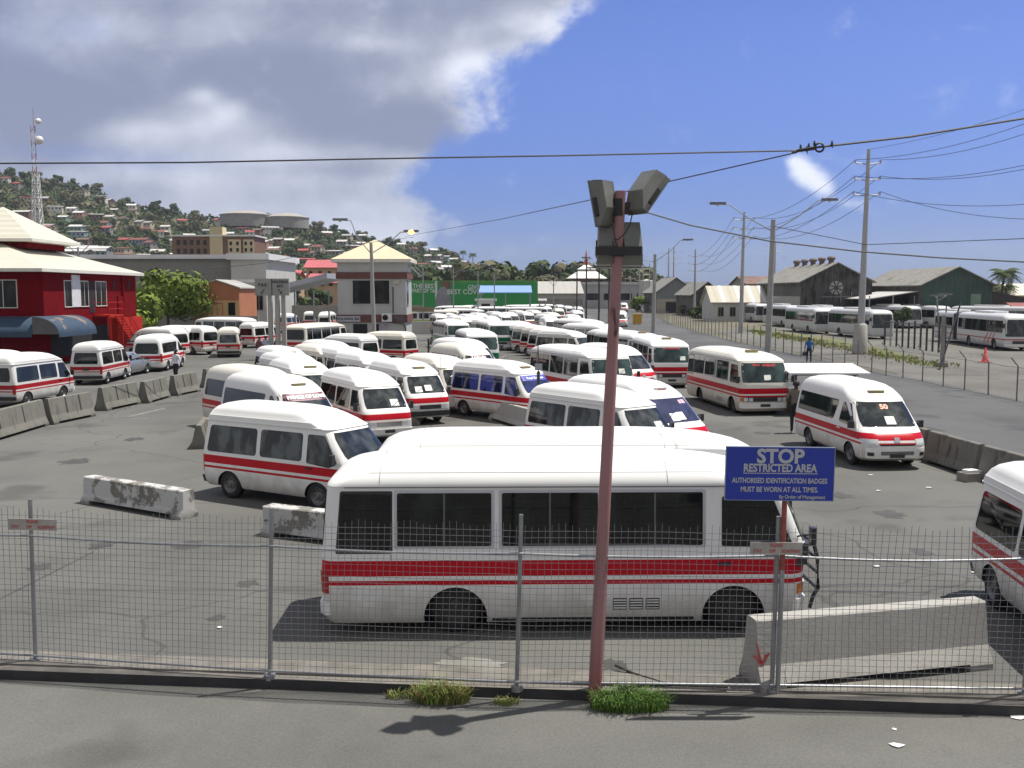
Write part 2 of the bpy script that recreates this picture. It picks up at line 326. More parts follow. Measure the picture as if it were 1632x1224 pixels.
# ------------------------------------------------------------------ vehicle shell: horizontal slices with rounded corners
class Shell:
    def __init__(s,sl): s.sl=sl
    def at(s,z):
        L=s.sl
        if z<=L[0][0]:return L[0][1:]
        for a,b in zip(L,L[1:]):
            if z<=b[0]:
                k=(z-a[0])/max(b[0]-a[0],1e-6);return tuple(p+(q-p)*k for p,q in zip(a[1:],b[1:]))
        return L[-1][1:]
    def loop(s,q,z,nc=7,ns=10,nf=8):
        xf,xr,w,rf,rr=q;rf=min(rf,w*.98);rr=min(rr,w*.98);bow=.035*w
        pts=[]
        for i in range(ns): pts.append((xr+rr+(xf-rf-xr-rr)*i/ns,-w))
        for i in range(nc): a=-math.pi/2+math.pi/2*i/nc;pts.append((xf-rf+rf*math.cos(a),-w+rf+rf*math.sin(a)))
        for i in range(nf): y=-(w-rf)+2*(w-rf)*i/nf;pts.append((xf,y))
        for i in range(nc): a=math.pi/2*i/nc;pts.append((xf-rf+rf*math.cos(a),w-rf+rf*math.sin(a)))
        for i in range(ns): pts.append((xf-rf-(xf-rf-xr-rr)*i/ns,w))
        for i in range(nc): a=math.pi/2+math.pi/2*i/nc;pts.append((xr+rr+rr*math.cos(a),w-rr+rr*math.sin(a)))
        for i in range(nf): y=(w-rr)-2*(w-rr)*i/nf;pts.append((xr,y))
        for i in range(nc): a=math.pi+math.pi/2*i/nc;pts.append((xr+rr+rr*math.cos(a),-w+rr+rr*math.sin(a)))
        out=[]
        for x,y in pts:
            if x>0:x-=bow*(y/w)**2*min(1,max(0,(x-(xf-.6))/.6))
            out.append((x,y,z))
        return out
    def mesh(s):
        b=MB();prev=None
        for q in s.sl:
            lp=s.loop(q[1:],q[0]);n=len(b.v);b.v+=lp;k=len(lp)
            if prev is None: b.face(tuple(reversed(range(n,n+k))))
            else:
                for i in range(k): j=(i+1)%k;b.face((prev+i,prev+j,n+j,n+i))
            prev=n
        b.face(tuple(range(prev,prev+k)));return b
    def sy(s,x,z):
        xf,xr,w,rf,rr=s.at(z);rf=min(rf,w*.98);rr=min(rr,w*.98)
        if x>xf-rf:d=min(x-(xf-rf),rf);return w-rf+math.sqrt(max(rf*rf-d*d,0))
        if x<xr+rr:d=min(xr+rr-x,rr);return w-rr+math.sqrt(max(rr*rr-d*d,0))
        return w
    def ex(s,y,z,end):
        xf,xr,w,rf,rr=s.at(z);r=min(rf if end>0 else rr,w*.98);y=min(abs(y),w)
        if y<=w-r:x=(xf if end>0 else xr)
        else:d=y-(w-r);q=math.sqrt(max(r*r-d*d,0));x=(xf-r+q) if end>0 else (xr+r-q)
        if end>0:x-=.035*w*(y/w)**2
        return x
    def patch_end(s,b,y0,y1,z0,z1,off,end=1,ny=10,nz=4,f0=None,rnd=0,depth=.03):
        # y given as share of the half width; f0: share at the bottom edge
        g=[];bk=[]
        for i in range(nz+1):
            t=i/nz;z=z0+(z1-z0)*t;w=s.at(z)[2];row=[];rb=[]
            sh=1-rnd*abs(2*t-1)**6
            for j in range(ny+1):
                y=(y0+(y1-y0)*j/ny)*w*sh;x=s.ex(y,z,end)
                row.append((x+off*end,y*(1+off*.4),z));rb.append((x-depth*end,y*.99,z))
            g.append(row);bk.append(rb)
        n=len(b.v);W=ny+1
        for r in g:b.v+=r
        for i in range(nz):
            for j in range(ny):
                f=(n+i*W+j,n+i*W+j+1,n+(i+1)*W+j+1,n+(i+1)*W+j);b.face(f if end>0 else f[::-1])
        rim=[(0,j) for j in range(W)]+[(i,ny) for i in range(1,nz+1)]+[(nz,j) for j in reversed(range(ny))]+[(i,0) for i in reversed(range(1,nz))]
        m=len(b.v);b.v+=[bk[i][j] for i,j in rim];k=len(rim)
        for q in range(k):
            p=(q+1)%k;a=n+rim[q][0]*W+rim[q][1];c=n+rim[p][0]*W+rim[p][1]
            f=(a,m+q,m+p,c);b.face(f if end>0 else f[::-1])
        return b
    def patch_side(s,b,corners,off,side,rad=.06,depth=.03):
        # corners: (x,z) going round; drawn with rounded corners on the flank
        pts=[];n=len(corners)
        for i in range(n):
            p=Vector(corners[i]);a=(Vector(corners[i-1])-p);c=(Vector(corners[(i+1)%n])-p)
            r=min(rad,a.length*.45,c.length*.45);a=a.normalized()*r;c=c.normalized()*r
            for k in range(5):
                t=k/4;pts.append(p+a*(1-t)**2+c*t*t)
        o=[(p.x,side*(s.sy(p.x,p.y)+off),p.y) for p in pts];q=[(p.x,side*(s.sy(p.x,p.y)-depth),p.y) for p in pts]
        m=len(b.v);k=len(o);b.v+=o+q
        area=sum(pts[i].x*pts[(i+1)%k].y-pts[(i+1)%k].x*pts[i].y for i in range(k))
        fl=(area>0)==(side<0)
        f=tuple(range(m,m+k));b.face(f if fl else f[::-1])
        for i in range(k):
            j=(i+1)%k;f=(m+i,m+k+i,m+k+j,m+j);b.face(f if fl else f[::-1])
        return b
def cut_arches(me,wheels,w,r,cz,mats):
    o=obj('tmp',me);cut=MB();cut.m=1
    for x in wheels:
        for sgn in (-1,1):
            pr=[(x+r*math.cos(2*math.pi*k/28),cz+r*math.sin(2*math.pi*k/28)) for k in range(28)]
            M=Matrix(((1,0,0,0),(0,0,-1,0),(0,1,0,0),(0,0,0,1)))   # z -> -y
            y0,y1=sorted((sgn*(w-.34),sgn*(w+.3)));cut.prism(pr,-y1,-y0,M)
    c=cut.build('tmpc',mats);md=o.modifiers.new('b','BOOLEAN');md.object=c;md.solver='EXACT';md.operation='DIFFERENCE'
    try: md.material_mode='TRANSFER'
    except Exception: pass
    dg=bpy.context.evaluated_depsgraph_get();dg.update();m2=bpy.data.meshes.new_from_object(o.evaluated_get(dg))
    bpy.data.objects.remove(o);bpy.data.objects.remove(c)
    return m2
def wheel_meshes(r,wd,spokes=8,rim=None):
    t=MB();t.lathe([(r*.62,-wd*.5),(r*.80,-wd*.52),(r*.94,-wd*.47),(r,-wd*.36),(r,wd*.36),(r*.94,wd*.47),(r*.80,wd*.52),(r*.62,wd*.5),(r*.6,wd*.3),(r*.6,-wd*.3),(r*.62,-wd*.5)],28,'Y')
    rm=MB();rm.lathe([(r*.64,wd*.49),(r*.60,wd*.50),(r*.56,wd*.42),(r*.5,wd*.26),(r*.34,wd*.20),(r*.30,wd*.30),(r*.16,wd*.34),(r*.14,wd*.44),(.001,wd*.46)],28,'Y')
    rm.m=1
    for k in range(spokes):
        a=2*math.pi*k/spokes;c=Vector((math.cos(a)*r*.43,0,math.sin(a)*r*.43))
        rm.lathe([(.001,wd*.235),(r*.07,wd*.235),(r*.07,wd*.2)],8,'Y',Matrix.Translation(c))
    return t.mesh('tyre',M_TYRE,40),rm.mesh('rim',[rim or M_RIM,M_UNDER],40)
def add_wheels(root,xs,y,r,wd,rim=None):
    tm,rm=wheel_meshes(r,wd,8,rim)
    for x in xs:
        for sgn in (1,-1):
            o=obj('wheel',tm,root,(x,sgn*y,r));q=obj('rim',rm,o)
            if sgn<0:o.rotation_euler=(0,0,math.pi)
def mirror_part(root,base,out,size,mt=M_BLKP):
    for sgn in (1,-1):
        b=MB();p=Vector((base[0],sgn*base[1],base[2]));q=Vector((base[0]+out[0],sgn*(base[1]+out[1]),base[2]+out[2]))
        b.tube([p,p.lerp(q,.5)+Vector((.03,0,.02)),q],.014,6)
        M=Matrix.Translation(q)
        b.prism([(-.5*size[0],-.42*size[1]),(-.2*size[0],-.5*size[1]),(.5*size[0],-.34*size[1]),(.5*size[0],.34*size[1]),(-.2*size[0],.5*size[1]),(-.5*size[0],.42*size[1])],-size[2]/2,size[2]/2,M)
        b.build('side_mirror',mt,root)
def wipers(root,sh,z0,z1,ys,end=1):
    b=MB()
    for y in ys:
        pts=[]
        for t in (0,.3,.65,1):
            z=z0+(z1-z0)*t*.42;yy_=y+.42*t;pts.append((sh.ex(yy_,z,1)+.025,yy_,z))
        b.tube(pts,.008,5)
    return b.build('wiper',M_BLKP,root)
SU=Shell([(.27,2.16,-2.32,.78,.2,.12),(.33,2.24,-2.38,.82,.2,.12),(.5,2.30,-2.42,.845,.2,.12),(.80,2.30,-2.42,.845,.22,.12),(.98,2.27,-2.42,.845,.24,.12),(1.10,2.21,-2.42,.84,.26,.12),(1.16,2.15,-2.42,.835,.28,.12),
 (1.48,1.88,-2.39,.79,.3,.13),(1.79,1.62,-2.36,.74,.3,.13),(1.83,1.58,-2.35,.732,.3,.13),(1.84,1.60,-2.375,.762,.3,.14),(1.865,1.57,-2.375,.764,.32,.15),(1.875,1.54,-2.365,.75,.32,.15),(1.97,1.37,-2.35,.742,.42,.2),(1.985,1.34,-2.345,.724,.42,.2),(2.08,1.13,-2.31,.69,.5,.26),(2.16,.9,-2.25,.625,.52,.32),(2.22,.6,-2.13,.52,.5,.36),(2.255,.25,-1.95,.37,.36,.34),(2.27,-.1,-1.6,.18,.17,.17)])
SH=Shell([(.25,2.5,-2.58,.84,.3,.14),(.32,2.63,-2.66,.91,.34,.14),(.5,2.69,-2.69,.94,.42,.14),(.74,2.67,-2.69,.94,.44,.14),(.90,2.58,-2.69,.94,.46,.14),(1.02,2.45,-2.69,.935,.46,.14),(1.10,2.32,-2.69,.93,.45,.14),(1.13,2.27,-2.69,.925,.44,.14),
 (1.45,1.93,-2.66,.88,.42,.15),(1.80,1.56,-2.62,.825,.42,.16),(1.86,1.50,-2.61,.82,.42,.17),(1.97,1.34,-2.58,.79,.46,.2),(2.09,1.12,-2.53,.74,.5,.26),(2.19,.82,-2.43,.65,.5,.34),(2.25,.45,-2.25,.51,.45,.4),(2.28,.05,-1.95,.33,.3,.3),(2.287,-.3,-1.6,.15,.14,.14)])
SC=Shell([(.17,3.42,-3.36,.95,.2,.16),(.27,3.52,-3.43,1.0,.24,.18),(.6,3.55,-3.44,1.02,.26,.18),(.95,3.56,-3.46,1.025,.28,.2),(1.28,3.57,-3.44,1.02,.22,.2),(1.31,3.555,-3.435,1.018,.22,.2),
 (1.75,3.38,-3.40,.99,.21,.2),(2.12,3.22,-3.37,.958,.22,.2),(2.145,3.20,-3.365,.962,.23,.21),(2.155,3.21,-3.37,.982,.26,.22),(2.19,3.16,-3.36,.98,.32,.25),(2.25,3.02,-3.31,.955,.42,.32),(2.32,2.78,-3.20,.905,.52,.4),(2.38,2.52,-3.09,.83,.54,.46),(2.435,2.12,-2.90,.70,.54,.5),(2.47,1.6,-2.62,.54,.5,.48),(2.492,1.0,-2.2,.33,.3,.3),(2.50,.5,-1.7,.14,.13,.13)])
SK=Shell([(.3,5.9,-5.9,1.18,.2,.15),(.4,6.0,-6.0,1.24,.25,.15),(1.1,6.02,-6.0,1.25,.28,.18),(1.5,5.98,-6.0,1.25,.3,.18),(2.6,5.8,-5.94,1.22,.3,.2),(2.72,5.74,-5.9,1.22,.32,.22),(2.9,5.6,-5.8,1.15,.36,.3),(3.02,5.35,-5.6,1.0,.4,.35),(3.07,5.1,-5.4,.8,.4,.35),(3.09,4.8,-5.0,.5,.3,.3)])
SS=Shell([(.2,2.1,-2.1,.72,.3,.25),(.3,2.2,-2.22,.8,.36,.3),(.55,2.24,-2.25,.84,.38,.3),(.70,2.16,-2.24,.84,.4,.3),(.80,1.95,-2.2,.82,.4,.3),(.86,1.2,-2.0,.80,.3,.3),(.90,1.0,-1.75,.78,.25,.28),(1.15,.62,-1.45,.70,.25,.25),(1.32,.3,-1.15,.62,.25,.25),(1.40,.05,-.85,.52,.25,.25),(1.425,-.2,-.6,.3,.2,.2)])
def body(root,sh,mats,wheels,w,r,cz):
    me=sh.mesh().mesh('body',mats);me=cut_arches(me,wheels,w,r,cz,mats)
    me.polygons.foreach_set('use_smooth',[True]*len(me.polygons));me.set_sharp_from_angle(angle=R(32))
    me.name='body';return obj('body',me,root)
def seam(sh,b,xs=None,ylong=None,zmin=2.19,wd=.012,off=.004):
    if xs is not None:                      # across the roof at one x
        for sgn in (-1,1):
            pts=[]
            for k in range(40):
                z=zmin+(sh.sl[-1][0]-.012-zmin)*(1-(1-k/39)**2);q=sh.at(z)
                if q[0]-.05<xs:break
                y=sgn*sh.sy(xs,z);pts.append(Vector((xs,y,z)))
            for p,q in zip(pts,pts[1:]):
                d=(q-p).normalized();n=Vector((0,d.z*sgn,-d.y*sgn)) if False else Vector((0,sgn*abs(d.z),abs(d.y)))
                o=n*off;e=Vector((wd/2,0,0));b.quad(p-e+o,p+e+o,q+e+o,q-e+o)
    if ylong is not None:
        z=ylong;xf,xr,w,rf,rr=sh.at(z)
        for sgn in (-1,1):
            xs_=[xr+rr+(xf-rf-xr-rr)*i/12 for i in range(13)]
            for a,c in zip(xs_,xs_[1:]):
                y=sgn*(sh.sy(a,z)+off*.6)
                b.quad((a,y,z+off),(c,y,z+off),(c,y-sgn*wd*.7,z+off+wd*.5),(a,y-sgn*wd*.7,z+off+wd*.5))
def card_on(sh,b,y,z,wd,h):
    sh.patch_end(b,(y-wd/2)/sh.at(z)[2],(y+wd/2)/sh.at(z)[2],z,z+h,.012,1,2,1,depth=0)
def proto_U():
    r=empty('van');s=SU
    body(r,s,[PU['red'],M_UNDER],(1.25,-1.52),.845,.40,.27)
    s.patch_end(MB(),-.86,.86,1.18,1.775,.008,1,14,5,rnd=.05).build('windscreen',M_WS,r,30)
    s.patch_end(MB(),-.76,.76,1.13,1.72,.008,-1,10,4,rnd=.07).build('rear_window',M_GL,r,30)
    for sd_ in (-1,1):
        for q in ([(-2.24,1.10),(-.62,1.10),(-.62,1.73),(-2.16,1.73)],[(-.50,1.10),(.80,1.10),(.80,1.73),(-.50,1.73)]):
            s.patch_side(MB(),q,.006,sd_,.09).build('window',M_GL,r)
        d=s.patch_side(MB(),[(.88,.72),(1.54,.72),(1.62,.80),(1.94,1.02),(1.90,1.12),(1.46,1.76),(.88,1.78)],.004,sd_,.05).build('door',PU['red'],r)
        s.patch_side(MB(),[(.95,1.08),(1.62,1.02),(1.84,1.14),(1.44,1.72),(.95,1.72)],.010,sd_,.05).build('door_window',M_GL,d)
        hb=MB();y=sd_*(s.sy(1.0,.96)+.02);hb.box(.92,1.10,min(y-.012,y+.012),max(y-.012,y+.012),.94,.975);hb.build('handle',M_BLKP,d)
        s.patch_end(MB(),*sorted((sd_*.52,sd_*.95)),.60,.75,.014,1,6,2).build('headlight',M_LENS,r,30)
        s.patch_end(MB(),*sorted((sd_*.86,sd_*.985)),.60,1.0,.016,-1,4,3).build('tail_light',M_REDL,r,30)
    s.patch_end(MB(),-.5,.5,.60,.75,.012,1,8,2).build('grille',M_BLKP,r,30)
    s.patch_end(MB(),-.985,.985,.34,.53,.06,1,18,2,depth=.05).build('front_bumper',M_WHITE,r,40)
    s.patch_end(MB(),-.985,.985,.34,.50,.06,-1,16,2,depth=.05).build('rear_bumper',M_BLKP,r,40)
    s.patch_end(MB(),-.2,.2,.40,.50,.075,1,4,1).build('number_plate',M_PLATE,r)
    s.patch_end(MB(),-.2,.2,.78,.90,.015,-1,4,1).build('number_plate',M_PLATE,r)
    mirror_part(r,(1.72,.80,1.16),(.10,.17,.06),(.09,.16,.24));wipers(r,s,1.19,1.75,(-.52,.1))
    add_wheels(r,(1.25,-1.52),.715,.335,.2);return r
def proto_H():
    r=empty('van');s=SH
    body(r,s,[PU['red'],M_UNDER],(1.62,-1.49),.94,.40,.28)
    s.patch_end(MB(),-.87,.87,1.16,1.79,.008,1,16,5,rnd=.05).build('windscreen',M_WS,r,30)
    s.patch_end(MB(),-.80,.80,1.13,1.78,.008,-1,10,4,rnd=.1).build('rear_window',M_GL,r,30)
    for sd_ in (-1,1):
        b=MB();s.patch_side(b,[(-2.42,1.17),(.42,1.17),(.66,1.76),(-2.36,1.76)],.006,sd_,.1);b.build('window',M_GL,r)
        d=s.patch_side(MB(),[(.72,.36),(1.05,.36),(1.15,.78),(1.98,.82),(2.08,1.06),(1.46,1.78),(.86,1.78),(.72,1.15)],.004,sd_,.06).build('door',PU['red'],r)
        s.patch_side(MB(),[(.84,1.16),(1.92,1.12),(1.40,1.74),(.96,1.74)],.010,sd_,.06).build('door_window',M_GL,d)
        hb=MB();y=sd_*(s.sy(.9,.98)+.02);hb.box(.80,.98,min(y-.012,y+.012),max(y-.012,y+.012),.96,1.0);hb.build('handle',M_WHITE,d)
        s.patch_end(MB(),*sorted((sd_*.56,sd_*.97)),.68,.86,.010,1,8,3).build('headlight',M_LENS,r,30)
        s.patch_end(MB(),*sorted((sd_*.88,sd_*.985)),.62,1.12,.014,-1,4,3).build('tail_light',M_REDL,r,30)
        s.patch_end(MB(),*sorted((sd_*.70,sd_*.86)),.40,.50,.020,1,3,1).build('fog_light',M_BLKP,r,30)
    s.patch_end(MB(),-.52,.52,.68,.72,.014,1,8,1).build('grille',M_BLKP,r,30)
    s.patch_end(MB(),-.5,.5,.42,.53,.014,1,8,2).build('lower_grille',mat('grey_grille',(.16,.16,.17),.5),r,30)
    s.patch_end(MB(),-.985,.985,.33,.62,.012,1,18,3,depth=.02).build('front_bumper',M_WHITE,r,40)
    s.patch_end(MB(),-.97,.97,.34,.52,.05,-1,14,2,depth=.05).build('rear_bumper',M_WHITE,r,40)
    s.patch_end(MB(),-.22,.22,.35,.45,.05,1,4,1).build('number_plate',M_PLATE,r)
    s.patch_end(MB(),-.08,.08,.78,.90,.02,1,4,3).build('emblem',M_CHROME,r)
    s.patch_end(MB(),-.2,.2,.80,.92,.015,-1,4,1).build('number_plate',M_PLATE,r)
    mirror_part(r,(1.85,.87,1.12),(.06,.14,.07),(.12,.2,.2));wipers(r,s,1.17,1.75,(-.6,.12))
    add_wheels(r,(1.62,-1.49),.80,.34,.21);return r
def proto_C():
    r=empty('minibus');s=SC
    body(r,s,[PC['red'],M_UNDER],(2.47,-1.53),1.02,.455,.25)
    s.patch_end(MB(),-.93,.93,1.33,2.09,.010,1,16,6,rnd=.03).build('windscreen',M_WSG,r,30)
    s.patch_end(MB(),-.84,.84,1.28,2.05,.010,-1,12,4,rnd=.06).build('rear_window',M_GL,r,30)
    for sd_ in (-1,1):
        for q in ([(-3.23,1.20),(-2.42,1.20),(-2.42,2.09),(-3.16,2.09)],[(-2.40,1.27),(-.97,1.27),(-.97,2.10),(-2.40,2.10)],[(-.91,1.27),(.55,1.27),(.55,2.10),(-.91,2.10)],[(.59,1.27),(2.05,1.27),(2.05,2.10),(.59,2.10)]):
            big=q[0][0]>-3
            fr=s.patch_side(MB(),q,.006,sd_,.03).build('window',M_ALU if big else M_BLKP,r)
            i=.045 if big else .02
            gq=[(q[0][0]+i,q[0][1]+.035),(q[1][0]-i,q[1][1]+.035),(q[2][0]-i,q[2][1]-.04),(q[3][0]+i,q[3][1]-.04)]
            s.patch_side(MB(),gq,.012,sd_,.03).build('pane',M_GL,fr)
            if big:
                xm=(q[0][0]+q[1][0])/2;s.patch_side(MB(),[(xm-.012,1.31),(xm+.012,1.31),(xm+.012,2.055),(xm-.012,2.055)],.016,sd_,.002).build('sliding_bar',mat('dark_frame',(.12,.13,.14),.4,.4),fr)
        d=s.patch_side(MB(),[(2.16,.74),(2.85,.74),(3.04,.60),(3.18,1.1),(3.33,1.2),(3.32,1.31),(3.02,2.02),(2.95,2.11),(2.16,2.11)],.005,sd_,.05).build('door',PC['red'],r)
        s.patch_side(MB(),[(2.28,1.28),(3.31,1.28),(3.0,2.0),(2.28,2.0)],.012,sd_,.04).build('door_window',M_GL,d)
        hb=MB();y=sd_*(s.sy(2.4,1.02)+.015);hb.box(2.22,2.42,min(y-.01,y+.01),max(y-.01,y+.01),1.01,1.05);hb.build('handle',M_BLKP,d)
        hl=MB()
        s.patch_end(hl,*sorted((sd_*.50,sd_*.66)),.58,.72,.02,1,4,2);s.patch_end(hl,*sorted((sd_*.70,sd_*.86)),.58,.72,.02,1,4,2);hl.build('headlight',M_LENS,r,30)
        s.patch_end(MB(),*sorted((sd_*.88,sd_*.97)),.58,.72,.02,1,3,2).build('indicator',M_ORL,r,30)
        s.patch_end(MB(),*sorted((sd_*.82,sd_*.985)),.62,.92,.02,-1,4,3).build('tail_light',M_REDL,r,30)
        v=MB()
        for k in range(3):
            s.patch_side(v,[(1.05+k*.235-.32,.36),(1.05+k*.235-.12,.36),(1.05+k*.235-.12,.53),(1.05+k*.235-.32,.53)],.006,sd_,.01)
        vo=v.build('side_vent',M_BLKP,r);sl=MB()
        for k in range(3):
            for j in range(4):
                x=1.05+k*.235-.31;z=.378+j*.04;s.patch_side(sl,[(x,z),(x+.18,z),(x+.18,z+.014),(x,z+.014)],.012,sd_,.002)
        sl.build('slats',M_WHITE,vo)
    s.patch_end(MB(),-.88,.88,.56,.745,.010,1,12,2).build('grille',M_BLKP,r,30)
    s.patch_end(MB(),-.985,.985,.30,.50,.05,1,18,2,depth=.05).build('front_bumper',M_WHITE,r,40)
    s.patch_end(MB(),-.985,.985,.30,.48,.05,-1,16,2,depth=.05).build('rear_bumper',M_WHITE,r,40)
    s.patch_end(MB(),-.2,.2,.36,.47,.065,1,4,1).build('number_plate',M_PLATE,r)
    for sd_ in (-1,1):
        for x_ in (-2.44,2.12):
            s.patch_side(MB(),[(x_-.005,.28),(x_+.005,.28),(x_+.005,1.18),(x_-.005,1.18)],.003,sd_,.001).build('panel_seam',mat('seam_dark_grey',(.20,.20,.19),.8),r)  # thin dark grey strips along the panel joints
        s.patch_side(MB(),[(-3.1,.985-.25),(-2.9,.735),(-2.9,.50),(-3.1,.50)],.005,sd_,.03).build('filler_flap',PC['red'],r)
    b=MB();seam(s,b,xs=1.5);seam(s,b,xs=-2.6);seam(s,b,ylong=2.335);b.build('roof_seam',mat('roof_sealant',(.36,.36,.36),.7),r)
    mirror_part(r,(3.35,.96,1.40),(.20,.18,.06),(.08,.15,.24))
    for sd_ in (-1,1):
        s.patch_side(MB(),[(-3.1,2.135),(3.0,2.135),(3.0,2.152),(-3.1,2.152)],.012,sd_,.004).build('rain_gutter',mat('gutter_grey',(.22,.22,.23),.5),r)
        s.patch_side(MB(),[(-1.0,.19),(1.9,.19),(1.9,.245),(-1.0,.245)],.006,sd_,.01).build('sill_trim',M_BLKP,r);wipers(r,s,1.36,2.08,(-.7,.1))
    add_wheels(r,(2.47,-1.53),.80,.37,.22,mat('arch_shaded_rim',(.045,.043,.04),.7,.1,.25,9));return r  # rims darkened, the shade inside the wheel arches put into their colour
def proto_K():
    r=empty('coach');s=SK
    body(r,s,[PK['plain'],M_UNDER],(3.6,-2.6),1.25,.56,.42)
    s.patch_end(MB(),-.94,.94,1.2,2.62,.012,1,14,5,rnd=.03).build('windscreen',M_WS,r,30)
    s.patch_end(MB(),-.86,.86,1.7,2.6,.012,-1,10,4,rnd=.05).build('rear_window',M_GL,r,30)
    for sd_ in (-1,1):
        for k in range(6):
            x=-5.6+k*1.85;s.patch_side(MB(),[(x,1.5),(x+1.80,1.5),(x+1.80,2.52),(x,2.52)],.008,sd_,.05).build('window',M_GL,r)
        s.patch_end(MB(),*sorted((sd_*.55,sd_*.92)),.62,.8,.02,1,5,2).build('headlight',M_LENS,r,30)
        s.patch_end(MB(),*sorted((sd_*.84,sd_*.97)),.7,1.3,.02,-1,4,3).build('tail_light',M_REDL,r,30)
    s.patch_end(MB(),-.5,.5,.6,.85,.012,1,8,2).build('grille',M_BLKP,r,30)
    s.patch_end(MB(),-.98,.98,.36,.56,.04,1,16,2,depth=.04).build('front_bumper',M_WHITE,r,40)
    b=MB();b.prism([(-2.6,-.75),(1.2,-.75),(1.6,-.5),(1.6,.5),(1.2,.75),(-2.6,.75),(-2.9,.5),(-2.9,-.5)],3.05,3.26);b.build('roof_unit',M_WHITE,r)
    mirror_part(r,(5.75,1.15,2.2),(.35,.25,-.1),(.12,.2,.4))
    add_wheels(r,(3.6,-2.6),1.05,.48,.28);return r
def proto_S(mt):
    r=empty('car');s=SS
    body(r,s,[mt,M_UNDER],(1.32,-1.3),.84,.36,.28)
    s.patch_end(MB(),-.86,.86,.93,1.34,.008,1,10,4,rnd=.04).build('windscreen',M_WS,r,30)
    s.patch_end(MB(),-.84,.84,.96,1.34,.008,-1,10,4,rnd=.04).build('rear_window',M_GL,r,30)
    for sd_ in (-1,1):
        s.patch_side(MB(),[(-1.35,.93),(-.32,.93),(-.32,1.33),(-1.0,1.33)],.006,sd_,.06).build('window',M_GL,r)
        s.patch_side(MB(),[(-.24,.93),(.66,.93),(.18,1.33),(-.24,1.33)],.006,sd_,.06).build('window',M_GL,r)
        s.patch_end(MB(),*sorted((sd_*.55,sd_*.95)),.58,.70,.01,1,5,2).build('headlight',M_LENS,r,30)
        s.patch_end(MB(),*sorted((sd_*.6,sd_*.95)),.6,.76,.01,-1,5,2).build('tail_light',M_REDL,r,30)
    mirror_part(r,(.62,.76,.95),(.02,.1,.03),(.1,.14,.12),mt)
    add_wheels(r,(1.32,-1.3),.73,.3,.19);return r
PROTO={'U':proto_U(),'H':proto_H(),'C':proto_C(),'K':proto_K()}
USED=set()
SMALL=('wiper','handle','number_plate','slats','indicator','fog_light','lower_grille','emblem','sliding_bar','roof_seam','rain_gutter','sill_trim','panel_seam','filler_flap','side_vent','grille','front_bumper','rear_bumper')
def reskin(o,frm,to):
    for ch in o.children_recursive:
        for sl in ch.material_slots:
            if sl.material is frm: sl.link='OBJECT';sl.material=to
def vehicle(ty,x,y,th,label,group=None,stripe='red',far=None,vent=None,dx=0):
    p=PROTO[ty]
    far=(y>88) if far is None else far
    o=copy_tree(p,None,SMALL if far else ());o.name={'U':'van','H':'van','C':'minibus','K':'coach'}[ty]
    o.location=(x,y,0);o.rotation_euler=(0,0,R(th))
    tag(o,label,{'U':'van','H':'van','C':'minibus','K':'bus'}[ty],group)
    tab={'U':PU,'H':PU,'C':PC,'K':PK}[ty];base=tab['plain' if ty=='K' else 'red']
    if stripe!=('plain' if ty=='K' else 'red'): reskin(o,base,tab[stripe])
    sh={'U':SU,'H':SH,'C':SC,'K':SK}[ty]
    if vent:
        b=MB();vx=1.15 if ty!='C' else 1.9
        if ty=='C':vx=2.0
        z=[q for q in range(1)] and max(sh.sl[i][0] for i in range(len(sh.sl)) if sh.sl[i][1]>vx)
        b.prism([(vx-.13,-.24),(vx+.10,-.24),(vx+.13,-.2),(vx+.13,.2),(vx+.10,.24),(vx-.13,.24)],z-.03,z+.11)
        if vent=='sign':
            b.build('roof_sign',M_WHITE,o);t=obj('sign_text',text_mesh('TAXI',.13,M_LETR,.002,.004),o);t.location=(vx+.135,0,z+.035);t.rotation_euler=(R(90),0,R(90))
        else: b.build('roof_vent',M_VENT,o)
    return o
def wtext(o,sh,s,size,z,mt,band=None,y=0,bold=.006,sx=1):
    # lettering on the windscreen, lying on the glass
    x=sh.ex(y,z,1)+.03;x2=sh.ex(y,z+.1,1)+.03;sl=math.atan2(.1,x2-x)
    if band:
        b=MB();sh.patch_end(b,-.80,.80,z-size*.62,z+size*.62,.014,1,14,2,depth=0);b.build('windscreen_band',band,o)
    t=obj('windscreen_lettering',text_mesh(s,size,mt,.003,bold,sx=sx),o);t.location=(x,y,z)
    u=Vector((x2-x,0,.1)).normalized()
    t.rotation_euler=Matrix(((0,u.x,u.z),(1,0,0),(0,u.z,-u.x))).to_euler()
    return t
def card(o,sh,y,z,wd=.28,h=.2):
    b=MB();card_on(sh,b,y,z,wd,h);b.build('permit_card',M_CARD,o)
def scrawl(o,sh,y0,y1,z,h,mt,seed):      # worn sticker lettering high on the glass
    r_=random.Random(seed);b=MB();y=y0
    while y<y1:
        w_=.05+.05*r_.random();W=sh.at(z)[2];sh.patch_end(b,y/W,min(y+w_,y1)/W,z+h*.2*r_.random(),z+h*(.75+.25*r_.random()),.014,1,2,1,depth=0);y+=w_+.025
    b.build('worn_lettering',mt,o)
